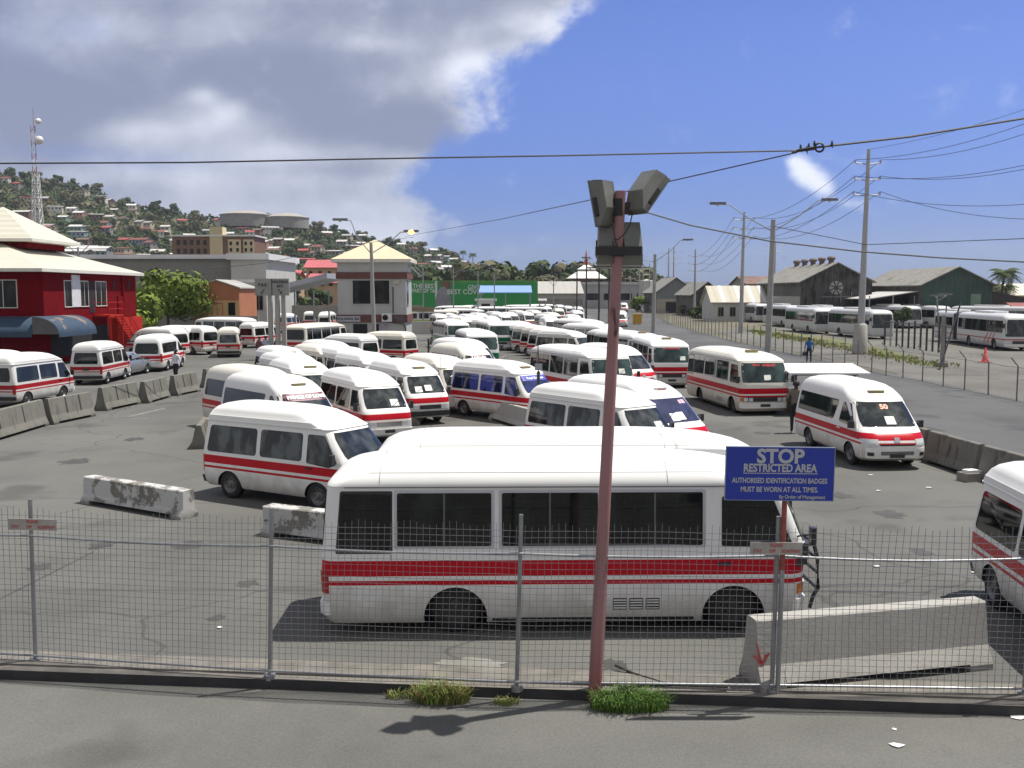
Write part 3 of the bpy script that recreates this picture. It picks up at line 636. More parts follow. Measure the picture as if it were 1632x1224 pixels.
# ------------------------------------------------------------------ ground, roads
def sheet(name,pts,mt,z=0.,label=None):
    b=MB();b.poly([(p[0],p[1],z) for p in pts]);o=b.build(name,mt);tag(o,label,None,None,'structure');return o
gb=MB();gb.quad((-2500,12.6,-.02),(2500,12.6,-.02),(2500,4000,-.02),(-2500,4000,-.02))
tag(gb.build('ground',M_DIRT),kind='structure')
KL=G(0,1068);KR=G(1632,1126)
def ky(x): return KL.y+(KR.y-KL.y)*(x-KL.x)/(KR.x-KL.x)
sheet('parking_lot',[(-70,ky(-70)+.55),(60,ky(60)+.55 if ky(60)>0 else 5),(24,60),(12.9,60),(14.5,130),(16.5,235),(-60,235),(-75,160),(-60,60)],M_LOT,0)
sheet('near_road',[(-80,-40),(80,-40),(80,ky(80)),(-80,ky(-80))],M_NEAR,-.125)
b=MB();K=[(-40,ky(-40)),(40,ky(40)),(40,ky(40)+.16),(-40,ky(-40)+.16)]
b.prism(K,-.3,.004);b.m=1
b.mi[1]=1;o=b.build('kerb',[M_KERBD,M_KERB]);tag(o,kind='structure')
b=MB();b.prism([(-40,ky(-40)+.16),(40,ky(40)+.16),(40,ky(40)+.62),(-40,ky(-40)+.62)],-.3,.03);tag(b.build('kerb_strip',M_KERB),kind='structure')
sheet('side_road',[(12.6,14),(23.0,14),(22.6,110),(24.5,150),(33,250),(40,330),(18,330),(16.9,235),(14.9,130),(13.0,60)],M_ROAD,.006)
sheet('bus_yard',[(23.2,20),(110,20),(110,140),(40,140),(26,128),(23.4,100)],M_YARD,.003)
b=MB()
for (px,py,r_) in ((1240,548,3),(1300,562,3),(1345,556,5)): pass
sheet('grass_strip',[tuple(G(1200,523)[:2]),tuple(G(1320,538)[:2]),tuple(G(1420,558)[:2]),tuple(G(1500,583)[:2]),tuple(G(1505,588)[:2]),tuple(G(1410,569)[:2]),tuple(G(1310,549)[:2]),tuple(G(1200,533)[:2])],mat('patchy_grass',(.10,.13,.04),.95,0,.3,.6,col2=(.14,.12,.06)),.012)
# pale worn patches and paint traces on the lot
MWORN=mat('worn_pale_asphalt',(.19,.185,.17),.9,0,.2,1.2);MTR=mat('worn_paint_trace',(.20,.197,.185),.9,0,.25,2)
def patch(px,py,rx,ry,seed,m=MWORN,rot=0):
    rr=random.Random(seed);c=G(px,py);pts=[]
    for k in range(26):
        a=6.283*k/26;q=.72+.4*rr.random();x=math.cos(a)*rx*q;y=math.sin(a)*ry*q
        pts.append((c.x+x*math.cos(rot)-y*math.sin(rot),c.y+x*math.sin(rot)+y*math.cos(rot)))
    sheet('worn_patch',pts,m,.004)
patch(748,1060,.5,.28,1)
def trace(a,c,w_):
    a,c=G(*a),G(*c);d=(c-a).normalized();n=Vector((-d.y,d.x,0))*w_;k=14;rr=random.Random(int(a.x*10))
    L_=[a.lerp(c,i/k)+n*(.5+.5*rr.random()) for i in range(k+1)];R_=[a.lerp(c,i/k)-n*(.5+.5*rr.random()) for i in range(k+1)]
    sheet('paint_trace',[(p.x,p.y) for p in L_+R_[::-1]],m_tr,.004)
m_tr=MTR
MOIL=mat('oil_soaked_asphalt',(.050,.049,.046),.75,0,.3,3)
for i_,(px,py,rx) in enumerate(((120,735,.45),(215,700,.35),(60,905,.22),(300,870,.3),(395,930,.18),(1420,820,.35),(1340,790,.3),(1470,880,.22),(1150,700,.4),(1215,690,.3),(980,1062,.2),(345,985,.14),(160,870,.25),(1040,640,.4))):
    c_=G(px,py);rr=random.Random(50+i_);pts_=[]
    for k in range(22):
        a_=6.283*k/22;q_=.55+.6*rr.random();pts_.append((c_.x+math.cos(a_)*rx*q_,c_.y+math.sin(a_)*rx*1.3*q_))
    sheet('oil_stain',pts_,MOIL,.003)
trace((205,664),(262,651),.10);trace((180,668),(236,667),.06)
m_tr=mat('crack_filler_dark',(.045,.043,.04),.8)
trace((0,955),(150,879),.02)
# ------------------------------------------------------------------ wire fence
fx=[G(-360,1032),G(57,1055),G(430,1080),G(824,1098),G(1230,1103),G(1632,1109),G(2030,1112)]
fence=empty('wire_fence',(fx[3].x,fx[3].y,0));fo=Vector((fx[3].x,fx[3].y,0))
tag(fence,'galvanised welded mesh fence with tubular posts along the kerb in the foreground','fence')
lean=[0,.02,.07,.05,.03,.03,0]
pt=[]
for i,p in enumerate(fx):
    a=Vector((p.x,p.y,0))-fo;t=a+Vector((lean[i],0,2.2));pt.append((a,t))
    b=MB();b.tube([a,t],.027,10);b.tube([a-Vector((0,0,.02)),a+Vector((0,0,.05))],.075,10);b.build('post',M_GALV,fence,40)
def lp(a,b_,t): return a+(b_-a)*t
for i in range(6):
    (a0,t0),(a1,t1)=pt[i],pt[i+1]
    for hz,sag in ((1.72,.03),(.10,.0)):
        b=MB();pts=[]
        for k in range(9):
            t=k/8;p0=lp(a0,t0,hz/2.2);p1=lp(a1,t1,hz/2.2);p=lp(p0,p1,t);p.z-=sag*math.sin(math.pi*t)*(1 if i!=4 else 1.6);p.y-=.03;pts.append(p)
        b.tube(pts,.015,8);b.build('rail',M_GALV,fence,40)
    b=MB();L=(a1-a0).length;nv=int(L/.085);rw=.0023
    def wire(pts):
        n=len(b.v)
        for p in pts:
            for dx,dy in ((-rw,-rw),(rw,-rw),(rw,rw),(-rw,rw)):
                b.v.append((p.x+dx,p.y+(dy if vert else 0),p.z+(0 if vert else dy)))
                if not vert: b.v[-1]=(p.x,p.y+dx,p.z+dy)
        for q in range(len(pts)-1):
            for k in range(4):
                j=(k+1)%4;b.face((n+q*4+k,n+q*4+j,n+q*4+4+j,n+q*4+4+k))
    def wob(u,z): return .016*math.sin(u*1.7+z*2.1+i*2.3)+.010*math.sin(u*4.3-z*3)
    vert=True
    for k in range(nv+1):
        t=(k+.5)/(nv+1);top=2.08+.03*math.sin(k*.9+i)
        pts=[]
        for q in range(6):
            z=.04+(top-.04)*q/5;p=lp(lp(a0,t0,z/2.2),lp(a1,t1,z/2.2),t);p.z=z;p.y+=-.055+wob(t*L,z);p.x+=wob(t*L+2,z)*.6;pts.append(p)
        wire(pts)
    vert=False
    z=.05;row=0
    while z<2.06:
        pts=[]
        for q in range(15):
            t=q/14;p=lp(lp(a0,t0,z/2.2),lp(a1,t1,z/2.2),t);p.z=z+.012*math.sin(t*L*1.3+i*1.7+z*.8);p.y+=-.06+wob(t*L,z);pts.append(p)
        wire(pts);z+=.078;row+=1
    b.build('mesh_panel',M_WIRE,fence)
# ------------------------------------------------------------------ signs on the fence
def plate_sign(px,py,post,label,ang):
    d=fx[post].y-.11;p=P(px,py,d)
    b=MB();b.box(-.315,.315,-.006,.006,-.075,.075)
    e=empty('warning_plate',p);e.rotation_euler=(0,R(ang),0)
    tag(e,label,'sign');b.build('plate',mat('grey_sign_plate',(.34,.32,.29),.6,0,.15,6),e)
    for s_,x,z,sz in (('PLEASE',0,.038,.066),('STAY',-.225,-.033,.06),('OFF',-.045,-.033,.06),('ROADWAY',.18,-.033,.06)):
        t=obj('lettering',text_mesh(s_,sz,mat('sign_red_paint',(.42,.05,.045),.6,0,.2,8),.001,.0008,sx=.74),e,(x,-.0085,z));t.rotation_euler=(R(90),0,0)
plate_sign(52,836,1,'small grey plate reading PLEASE STAY OFF ROADWAY on the left fence post',1.5)
plate_sign(1237,874,4,'small grey plate reading PLEASE STAY OFF ROADWAY below the blue STOP sign',.6)
sp=Vector((fx[4].x+.02,fx[4].y-.02,0));e=empty('stop_sign',sp);tag(e,'blue STOP RESTRICTED AREA sign board on a thin rusty post','sign')
b=MB();b.tube([(0.04,-.02,0),(.07,-.02,2.6)],.03,10);b.m=1;b.tube([(.058,-.02,1.55),(.0705,-.02,2.62)],.0315,10);b.build('post',[M_GALV,mat('rusty_red_post',(.24,.06,.045),.6,0,.3,9)],e,40)
pc=P(1242.5,755,sp.y-.08);bo=pc-sp
b=MB();b.box(-.645,.645,-.012,.012,-.318,.318);bd=b.build('board',mat('sign_blue_enamel',(.012,.035,.33),.35,0,.08,2),e,None,bo);bd.rotation_euler=(0,R(.7),0)
b=MB()
for q in ((-.648,.648,-.016,.013,.318,.326),(-.648,.648,-.016,.013,-.326,-.318),(-.653,-.645,-.016,.013,-.326,.326),(.645,.653,-.016,.013,-.326,.326)): b.box(*q)
b.build('rim',mat('sign_rim_grey',(.22,.26,.36),.5),bd)
sg=mat('sign_grey_lettering',(.43,.44,.45),.5,0,.05,6)
for s_,x,z,sz,bl,sx in (('STOP',0,.205,.235,.008,1.0),('RESTRICTED AREA',0,.066,.132,.004,.80),('AUTHORISED IDENTIFICATION BADGES',0,-.085,.086,.002,.735),('MUST BE WORN AT ALL TIMES.',0,-.192,.086,.002,.775),('By Order of Management',.275,-.279,.062,.001,.86)):
    t=obj('lettering',text_mesh(s_,sz,sg,.0015,bl,sx=sx),bd,(x,-.0145,z));t.rotation_euler=(R(90),0,0)
b=MB();b.box(-.44,.45,-.0155,-.0125,.001,.010);b.build('underline',sg,bd)
# ------------------------------------------------------------------ floodlight pole
fp=Vector((1.02,11.93,-.125));e=empty('floodlight_pole',fp);tag(e,'tall faded pink steel pole carrying four floodlights, standing in the kerb grass','floodlight pole')
top=P(989,306,11.93)-fp
t=NT('pink_pole_paint');zc=t.xyz()[2];c=t.mix(t.noise(3,5,.6),(.25,.125,.13),(.33,.165,.165))
c=t.mix(t.step(t.noise(1,5,.6,t.scaled(6,6,1.2)),.62,.70),c,(.05,.025,.02));c=t.mix(t.math('MULTIPLY',t.step(zc,1.2,.0),.5),c,(.26,.05,.05))
MPINK=t.out(c,.55)
b=MB();b.tube([(0,0,-.1),top*.5,top],.083,20,.063);b.build('pole',MPINK,e,40)
b=MB();b.tube([top-Vector((0,0,.002)),top+Vector((0,0,.012))],.064,20);b.build('cap',mat('pole_cap_pink',(.36,.16,.16),.6),e,40)
MFL=mat('floodlight_housing',(.145,.15,.135),.5,.2,.15,5);MFG=mat('floodlight_glass',(.02,.022,.024),.08)
MBR=mat('bracket_dark_steel',(.03,.03,.032),.6,.3,.2,5)
def flood(px,py,Y,w_,h_,d_,rx,ry,rz,label=None):
    c=P(px,py,Y)-fp;E=Matrix.Translation(c)
    o=empty('floodlight');o.parent=e;o.location=c;o.rotation_euler=(R(rx),R(ry),R(rz))
    b=MB();W,Hh=w_/2,h_/2          # housing: front frame at -y, tapered back
    f=[(-W,0,-Hh),(W,0,-Hh),(W,0,Hh),(-W,0,Hh)];k=[(-W*.8,d_,-Hh*.30),(W*.8,d_,-Hh*.30),(W*.8,d_,Hh*.9),(-W*.8,d_,Hh*.9)];m=[(-W,d_*.35,-Hh),(W,d_*.35,-Hh),(W,d_*.35,Hh),(-W,d_*.35,Hh)]
    b.poly(k[::-1])
    for A,B in ((f,m),(m,k)):
        for i in range(4): j=(i+1)%4;b.quad(A[i],A[j],B[j],B[i])
    b.box(-W*1.03,W*1.03,-.012,.012,Hh*.93,Hh*1.03);b.box(-W*1.03,W*1.03,-.012,.012,-Hh*1.03,-Hh*.93);b.box(-W*1.03,-W*.93,-.011,.011,-Hh*.93,Hh*.93);b.box(W*.93,W*1.03,-.011,.011,-Hh*.93,Hh*.93)
    b.build('housing',MFL,o)
    g=MB();g.box(-W*.93,W*.93,-.004,.002,-Hh*.93,Hh*.93);g.build('glass',MFG,o)
    y=MB()
    for s_ in (-1,1): y.box(s_*W*1.03-.006 if s_>0 else -W*1.03-.012,s_*W*1.03+.012 if s_>0 else -W*1.03+.006,.02,.07,-Hh*.55,.06)
    y.box(-W*1.05,W*1.05,.02,.07,-Hh*.62,-Hh*.55);y.build('yoke',MBR,o)
    return o
flood(955,326,11.95,.30,.54,.17,12,0,-128)
flood(1034,314,11.95,.34,.52,.20,40,0,122)
flood(970,394,12.10,.27,.52,.22,22,0,172)
flood(1001,395,12.12,.27,.52,.22,22,0,190)
b=MB();z1=P(985,328,11.93)-fp
b.box(z1.x-.30,z1.x+.32,-.03,.03,z1.z-.02,z1.z+.04);b.box(z1.x-.2,z1.x+.24,-.02,.04,z1.z-.10,z1.z-.02);b.tube([z1+Vector((0,0,-.12)),z1+Vector((0,0,.08))],.075,14)
b.build('bracket',MBR,e);b=MB();z2=P(984,402,11.93)-fp;b.box(z2.x-.27,z2.x+.27,-.12,-.07,z2.z-.04,z2.z+.06);b.tube([z2+Vector((0,0,-.05)),z2+Vector((0,0,.05))],.082,14);b.build('bracket',MBR,e)
for pts in ([(972,352),(977,358),(979,372),(981,384),(984,396)],[(1008,340),(1004,358),(996,372),(985,382),(978,381)],[(977,384),(979,408),(977,420)]):
    b=MB();b.tube([P(px,py,11.82)-fp for px,py in pts],.008,6);b.build('cable',MBR,e)
# ------------------------------------------------------------------ kerb grass
def tuft(name,c,rx,ry,n,hmin,hmax,cols,label,seed):
    rnd=random.Random(seed);b=MB()
    for i in range(n):
        a=rnd.random()*6.283;q=math.sqrt(rnd.random());x=c.x+rx*q*math.cos(a);y=c.y+ry*q*math.sin(a)
        h=hmin+(hmax-hmin)*rnd.random()*(1-.6*q);an=rnd.random()*6.283;l=h*(.3+.9*rnd.random());w_=.004+.004*rnd.random()
        dx,dy=math.cos(an),math.sin(an);px,py=-dy*w_,dx*w_;b.m=rnd.choice(range(len(cols)))
        p=[(x,y,-.12),(x+dx*l*.3,y+dy*l*.3,-.12+h*.65),(x+dx*l*.75,y+dy*l*.75,-.12+h*.95),(x+dx*l*1.15,y+dy*l*1.15,-.12+h*(.75+.3*rnd.random()))]
        for k in range(3):
            s0=1-k/3;s1=1-(k+1)/3
            b.quad((p[k][0]-px*s0,p[k][1]-py*s0,p[k][2]),(p[k][0]+px*s0,p[k][1]+py*s0,p[k][2]),(p[k+1][0]+px*s1,p[k+1][1]+py*s1,p[k+1][2]),(p[k+1][0]-px*s1,p[k+1][1]-py*s1,p[k+1][2]))
    o=b.build(name,[mat('grass_blade_%s'%('abcdef'[COLS.index(cc)]),cc,.7,0,.2,4) for cc in cols]);tag(o,label,'grass',None,'stuff');return o
COLS=[(.11,.22,.03),(.17,.29,.05),(.26,.27,.07),(.22,.15,.06),(.05,.11,.02)]
tuft('grass',G(1003,1128,-.12),.48,.17,1500,.10,.34,[COLS[0],COLS[1],COLS[4]],'thick green grass tuft at the foot of the pink pole',1)
tuft('grass',G(703,1117,-.12),.36,.14,800,.08,.36,[COLS[1],COLS[2],COLS[3]],'yellowing grass tuft against the kerb left of the pole',2)
tuft('grass',G(640,1112,-.12),.22,.05,130,.05,.14,[COLS[1],COLS[2],COLS[3]],'thin weeds along the kerb beside the yellowing tuft',3)
tuft('grass',G(805,1122,-.12),.16,.05,110,.05,.13,[COLS[1],COLS[2],COLS[3]],'low weeds at the kerb between the two grass tufts',4)
# ------------------------------------------------------------------ concrete barriers
def barrier_mesh(L,h,wb,wt,mt,slots=True,notch=2):
    b=MB()
    pr=[(-wb/2,0),(-wb/2,.08),(-wb*.32,.30*h/.85),(-wt/2,h-.02),(-wt/2+.02,h),(wt/2-.02,h),(wt/2,h-.02),(wb*.32,.30*h/.85),(wb/2,.08),(wb/2,0)]
    M=Matrix(((0,0,1,0),(1,0,0,0),(0,1,0,0),(0,0,0,1)))
    if slots:
        f=.34;up=[(x,max(z,.10)) for x,z in pr]
        b.prism(pr,-L/2,-L/2+f,M);b.prism(pr,L/2-f,L/2,M);b.prism(up,-L/2+f,L/2-f,M)
    else:b.prism(pr,-L/2,L/2,M)
    return b
BARR={}
def barrier(p,q,h,label,kind='a',grp=None,wb=.6,wt=.17):
    p=Vector(p[:2]);q=Vector(q[:2]);L=round((q-p).length,1);c=(p+q)/2
    key=(L,h,kind)
    if key not in BARR:
        BARR[key]=barrier_mesh(L,h,wb,wt,None).mesh('concrete_barrier',{'a':M_CON,'p':M_CONP,'b':M_CONB,'r':M_CONR}[kind])
    o=obj('concrete_barrier',BARR[key],None,(c.x,c.y,0));o.rotation_euler=(0,0,math.atan2(q.y-p.y,q.x-p.x));tag(o,label,'barrier',grp)
    # dark drainage streaks down the flank, cast as shallow grooves
    if kind=='a':
        g=MB();key2=('g',)+key
        if key2 not in BARR:
            BARR[key2]=[]
            for x in ((-.12*L,),(.2*L,)):
                for s_ in (-1,1):
                    g=MB();g.quad((x[0]-.04,s_*(wt/2+.004),h-.03),(x[0]+.04,s_*(wt/2+.004),h-.03),(x[0]+.05,s_*(wb*.32+.004),.30*h/.85),(x[0]-.05,s_*(wb*.32+.004),.30*h/.85))
                    BARR[key2].append(g.mesh('groove',mat('groove_grime',(.03,.029,.027),.9)))
        for q_ in BARR[key2]: obj('groove',q_,o)
    return o
GL='concrete barriers in a row left of the lot'
lb=[((-60,716),(66,678),'concrete barrier cut off by the left edge of the photo'),((75,677),(142,663),'second concrete barrier of the left row with a dark gap before it'),((160,655),(216,643),'third concrete barrier in the left row, palest with one groove'),((228,643),(262,633),'fourth concrete barrier in the left row, short and steep'),((275,631),(311,623.5),'fifth concrete barrier in the left row, below the man in white'),((327,618),(352,612.5),'sixth concrete barrier in the left row, nearest the van queue'),((357,611),(376,606.5),'seventh concrete barrier at the far end of the left row')]
for a,c,l in lb:
    barrier(G(*a),G(*c),.97,l,'a',GL)
barrier(G(302,826),G(143,799),.62,'low whitewashed concrete barrier with peeling paint, lying free on the lot','p',None,.5,.3)
barrier(G(428,850),G(560,866),.60,'low whitewashed concrete block half hidden behind the big minibus','p',None,.5,.34)
barrier(G(1196,1090),G(1556,1054),.86,'pale jersey barrier with a red arrow, just behind the fence','b',None,.62,.25)
nb=[o for o in COL.objects if o.get('label','').startswith('pale jersey')][0]
b=MB()
def on_nb(u,z):
    h=.86;wb,wt=.62,.25;y0=wb*.32+.006;zz=.30*h/.85
    y=y0+(wt/2+.006-y0)*max(0,(z-zz))/(h-.02-zz) if z>zz else y0+(wb/2-y0)*(zz-z)/(zz-.08)
    return y
for seg in (((-1.66,.58),(-1.60,.32)),((-1.71,.44),(-1.60,.31)),((-1.50,.45),(-1.60,.31)),((-1.66,.44),(-1.60,.32)),((-1.54,.44),(-1.60,.32))):
    (u0,z0),(u1,z1)=seg;d=Vector((u1-u0,z1-z0)).normalized();nx,nz=-d.y*.014,d.x*.014
    P4=[(u0-nx,z0-nz),(u0+nx,z0+nz),(u1+nx,z1+nz),(u1-nx,z1-nz)]
    b.poly([(u,-on_nb(u,z),z) for u,z in P4])
ro=b.build('red_arrow',mat('sprayed_red',(.33,.05,.045),.8),nb)
# the barrier's near flank must be the -y side
# barriers along the side road
GR='concrete barriers between the lot and the side road'
pts=[(12.75,23.2),(12.45,26.0),(12.2,28.8),(12.0,31.6),(11.9,34.4),(11.8,37.2),(11.7,40.2),(11.55,43.2),(11.35,46.2),(11.1,49.2),(10.9,52.2),(10.75,55.2),(10.7,58.4)]
nm=['cut by the right edge','with a litter box at its foot','behind the white van nose','beside the white high roof van','hidden behind the white van tail','behind the man by the shelter','behind the shelter posts','beside the cream minibus','behind the cream minibus mirror','behind the cream minibus','left of the cream minibus','right of the parked minibus line']
for i in range(12):
    x0,y0=pts[i];x1,y1=pts[i+1];k=.03
    barrier((x0+(x1-x0)*k,y0+(y1-y0)*k),(x1-(x1-x0)*k,y1-(y1-y0)*k),.9,'stained concrete road barrier '+nm[i],'r',GR)
for a,c,l in (((790,668),(862,690),'concrete barrier in front of the blue-windowed van'),((655,679),(668,668),'short concrete barrier at the bumper of the red-banded van'),((317,716),(328,700),'concrete barrier standing behind the nearest left van'),((815,601),(850,608),'low concrete barrier on the aisle right of the green minibus'),((792,592),(806,584),'concrete barrier at the front corner of the green minibus'),((688,549),(700,540),'small concrete barrier under the man carrying a load')):
    barrier(G(*a),G(*c),.75,l,'b' if a[0]==790 else 'a',None)
for i,(a,c) in enumerate((((822,552),(834,556)),((837,557),(848,562)),((850,563),(860,568)))):
    barrier(G(*a),G(*c),.8,['first','middle','last'][i]+' concrete barrier under the row of parked vans in the middle','a','concrete barriers under the middle row')
# ------------------------------------------------------------------ vehicles
NB=vehicle('C',0.70,14.95,1.2,'big white minibus with red stripes side-on behind the fence, the nearest',None)
vehicle('C',1.05,17.45,1.2,'second white minibus hidden behind the nearest one, roof only',None)
N1=vehicle('U',-5.01,23.36,-31.0,'white van with red stripe and curtained windows left of the big minibus','maxi taxis parked in the middle of the lot')
PV=vehicle('H',-7.42,31.80,-50.4,'white van lettered PRINCE OF LOVE across its windscreen','maxi taxis parked in the middle of the lot',vent='v')
vehicle('H',-9.07,35.25,-50.0,'white van roof with dark roof vent, just behind the PRINCE OF LOVE van','maxi taxis parked in the middle of the lot',vent='sign')
vehicle('U',-8.30,39.16,-62.0,'white van with domed front and pale windscreen, behind the PRINCE OF LOVE van','maxi taxis parked in the middle of the lot',vent='v')
vehicle('U',-9.57,43.21,-58.0,'middle one of three white vans nose to tail below the direction sign','maxi taxis parked in the middle of the lot',vent='v')
vehicle('U',-11.12,48.39,-60.0,'rearmost of three white vans nose to tail below the direction sign','maxi taxis parked in the middle of the lot',vent='v')
vehicle('U',-9.58,50.55,-55.0,'white van with a tan roof vent close to the dark windowed minibus','maxi taxis parked in the middle of the lot',vent='v')
vehicle('U',-10.05,54.74,-55.0,'white van with red TAXI roof sign in front of the holding bay office','maxi taxis parked in the middle of the lot',vent='sign')
vehicle('U',-8.09,48.42,-60.0,'white van with bare side windows left of a taller white roof','maxi taxis parked in the middle of the lot')
vehicle('U',-6.35,43.96,-60.0,'white van with only a strip of windscreen showing, mid cluster','maxi taxis parked in the middle of the lot')
V11=vehicle('U',-4.10,38.68,-62.0,'white van with black bumper and tan roof vent, papers on its dashboard','maxi taxis parked in the middle of the lot',vent='v')
V12=vehicle('U',-5.06,33.80,-60.8,'white van with broad red nose band and chrome bumper, left of the black bumpered van','maxi taxis parked in the middle of the lot')
vehicle('U',-3.05,41.98,-60.0,'white van with a dark lower nose, half behind the black bumpered van','maxi taxis parked in the middle of the lot')
V14=vehicle('U',-0.30,38.76,-48.0,'white van with blue window film and a lettered blue windscreen band','maxi taxis parked in the middle of the lot',vent='v')
V15=vehicle('U',2.50,27.92,-52.0,'white van with rounded roof directly behind the pink pole and big minibus','maxi taxis parked in the middle of the lot')
V16=vehicle('H',3.75,30.54,-57.0,'white van with a white roof sign and bluish windscreen, right of the pink pole','maxi taxis parked in the middle of the lot',vent='sign')
V17=vehicle('H',10.42,29.85,-85.4,'white van with red bonnet and number 50 on its windscreen, right beside the road',None,vent='v')
vehicle('H',-2.71,56.75,-58.0,'white van roof left of the green minibuses, farther of two','maxi taxis parked in the middle of the lot')
V20=vehicle('H',-2.40,50.79,-62.0,'white van with pink lettering on its windscreen strip, left of the green minibus','maxi taxis parked in the middle of the lot')
vehicle('U',-8.90,68.50,150.0,'white van parked broadside under the holding bay office, long red stripe','vans below the holding bay office')
vehicle('U',-10.80,64.50,140.0,'white van with its front door window showing, left of the broadside van','vans below the holding bay office',vent='v')
VR=vehicle('U',8.14,13.60,-96.0,'white van cut off by the right edge of the photo',None)
B1=vehicle('C',2.99,44.88,-68.4,'white minibus with dark windows behind the pink pole, in the middle of the lot','maxi taxis parked in the middle of the lot')
vehicle('H',5.20,50.60,-62.0,'white high roof van directly behind the minibus with dark windows','maxi taxis parked in the middle of the lot')
B2=vehicle('C',8.03,54.34,-87.3,'white minibus facing the camera at the head of the parked line, red lettered windscreen','minibuses lined up along the road side',vent='v')
vehicle('C',7.25,62.06,-72.0,'white minibus parked left of the line head, half hidden by it','minibuses lined up along the road side',vent='v')
vehicle('C',6.97,64.64,-72.0,'white minibus third in the line, its side windows in a row','minibuses lined up along the road side')
vehicle('C',6.28,78.07,-65.0,'white minibus just left of the pink pole in the parked line','minibuses lined up along the road side')
vehicle('C',6.16,92.05,-65.0,'white minibus before the one left of the pink pole, silvery roof','minibuses lined up along the road side')
B5=vehicle('C',9.60,42.97,-82.0,'cream minibus with red stripes driving towards the camera on the right',None,stripe='cream',vent='v')
L1=vehicle('U',-21.52,44.28,83.8,'white van with dark side windows at the left edge behind the barriers','vans queued along the red building')
vehicle('U',-23.90,46.20,83.0,'white van roof showing beyond the van at the left edge','vans queued along the red building')
vehicle('U',-22.63,54.85,93.1,'white van with red stripe beside the blue awning, rear towards the camera','vans queued along the red building')
vehicle('H',-22.57,63.82,92.4,'white van with a rounded rear window, right of the silver car','vans queued along the red building')
vehicle('H',-27.25,76.22,150.0,'white van parked askew, first of three behind the round rear window van','vans parked askew by the wall')
vehicle('H',-27.35,80.25,150.0,'white van parked askew, middle of three behind the round rear window van','vans parked askew by the wall')
vehicle('H',-26.00,79.93,148.0,'white van parked askew, last of three, with its red stripe widest','vans parked askew by the wall')
vehicle('U',-21.90,77.19,103.2,'cream van with reddish rear window standing alone in the left aisle','vans queued along the red building',stripe='cream')
vehicle('U',-22.71,90.09,72.1,'white van behind the lone cream van near the two walkers','vans queued along the red building')
vehicle('C',-28.16,98.00,150.0,'white rounded roof of a minibus behind the lone cream van','vans queued along the red building')
vehicle('C',-37.76,141.62,146.4,'white minibus with front and side showing beside the sign columns','vehicles by the wall beyond the sign')
vehicle('U',-34.84,128.00,120.0,'white van roof just left of the minibus at the sign columns','vehicles by the wall beyond the sign')
vehicle('U',-28.79,128.00,80.0,'white van seen between the concrete sign columns','vehicles by the wall beyond the sign')
vehicle('U',-28.45,140.16,100.7,'white van by the far wall, left of two beside the office','vehicles by the wall beyond the sign')
vehicle('U',-23.93,127.33,99.9,'white van by the far wall, right of two beside the office','vehicles by the wall beyond the sign')
vehicle('U',-25.58,139.00,85.0,'white van half hidden by the left wall of the office','vehicles by the wall beyond the sign')
vehicle('C',-15.63,79.60,72.0,'cream minibus with big dark rear window left of the holding bay office',None,stripe='cream')
GB=vehicle('C',-2.40,65.71,-80.0,'white minibus with a green band, nearest of the green ones',None,stripe='green')
vehicle('C',-1.65,87.10,-78.0,'white minibus with a green band behind and right of the nearest green one','green banded minibuses',stripe='green')
vehicle('C',-5.36,87.49,-75.0,'white minibus with a thin green band, left of the other green ones','green banded minibuses',stripe='green')
vehicle('U',-0.42,92.06,-48.0,'first white van of the red striped middle row, farthest left','vans of the middle row')
vehicle('U',0.61,92.39,-48.0,'second white van of the red striped middle row','vans of the middle row')
vehicle('U',1.39,83.37,-48.0,'third white van of the red striped middle row, nose low','vans of the middle row')
vehicle('U',2.12,80.11,-48.0,'fourth van of the middle row, front hidden','vans of the middle row')
vehicle('U',2.80,76.53,-48.0,'fifth van of the middle row, only roof and glass','vans of the middle row')
vehicle('U',3.33,73.26,-48.0,'sixth van of the middle row, roof overlapping the next','vans of the middle row')
vehicle('U',3.86,70.27,-48.0,'last van of the middle row, nearest the minibus line','vans of the middle row')
vehicle('C',2.86,168.00,-8.0,'white minibus broadside with a red stripe before the far warehouse','far vehicles before the billboard')
vehicle('H',4.13,107.59,-82.0,'white van with a green windscreen banner in the far aisle','far vehicles before the billboard',stripe='green')
vehicle('U',4.30,122.00,-70.0,'white domed van roof just behind the green banner van','far vehicles before the billboard')
vehicle('U',5.28,133.00,-70.0,'white domed van roof second behind the green banner van','far vehicles before the billboard')
vehicle('U',7.81,166.75,-86.0,'van with a red front panel in the far aisle','far vehicles before the billboard')
vehicle('H',7.24,118.34,-84.0,'white van facing the camera with a small roof vent, far right aisle','far vehicles before the billboard',vent='v')
vehicle('U',9.61,148.00,-84.0,'white van right behind the one with the small roof vent','far vehicles before the billboard')
vehicle('U',6.58,190.00,-80.0,'white van roof at the far end, left of the red fronted van','far vehicles before the billboard')
vehicle('U',10.30,215.00,-80.0,'far white van roof behind the red fronted van','far vehicles before the billboard')
vehicle('U',10.99,196.00,-80.0,'far white van roof right of the red fronted van','far vehicles before the billboard')
vehicle('U',12.31,186.00,-84.0,'farthest white van on the right of the lot','far vehicles before the billboard')
vehicle('C',1.36,196.00,-175.0,'long white minibus roof behind the broadside red striped one','far vehicles before the billboard')
vehicle('C',5.43,205.00,-170.0,'white minibus roof before the far warehouse wall','far vehicles before the billboard')
vehicle('U',-5.92,100.00,-72.0,'white van with a speckled roof behind the thin green banded minibus','far vehicles before the billboard')
vehicle('U',-6.19,113.00,-72.0,'white van second behind the thin green banded minibus','far vehicles before the billboard')
vehicle('U',-5.30,122.00,-70.0,'white van left of centre in front of the long white buses','far vehicles before the billboard')
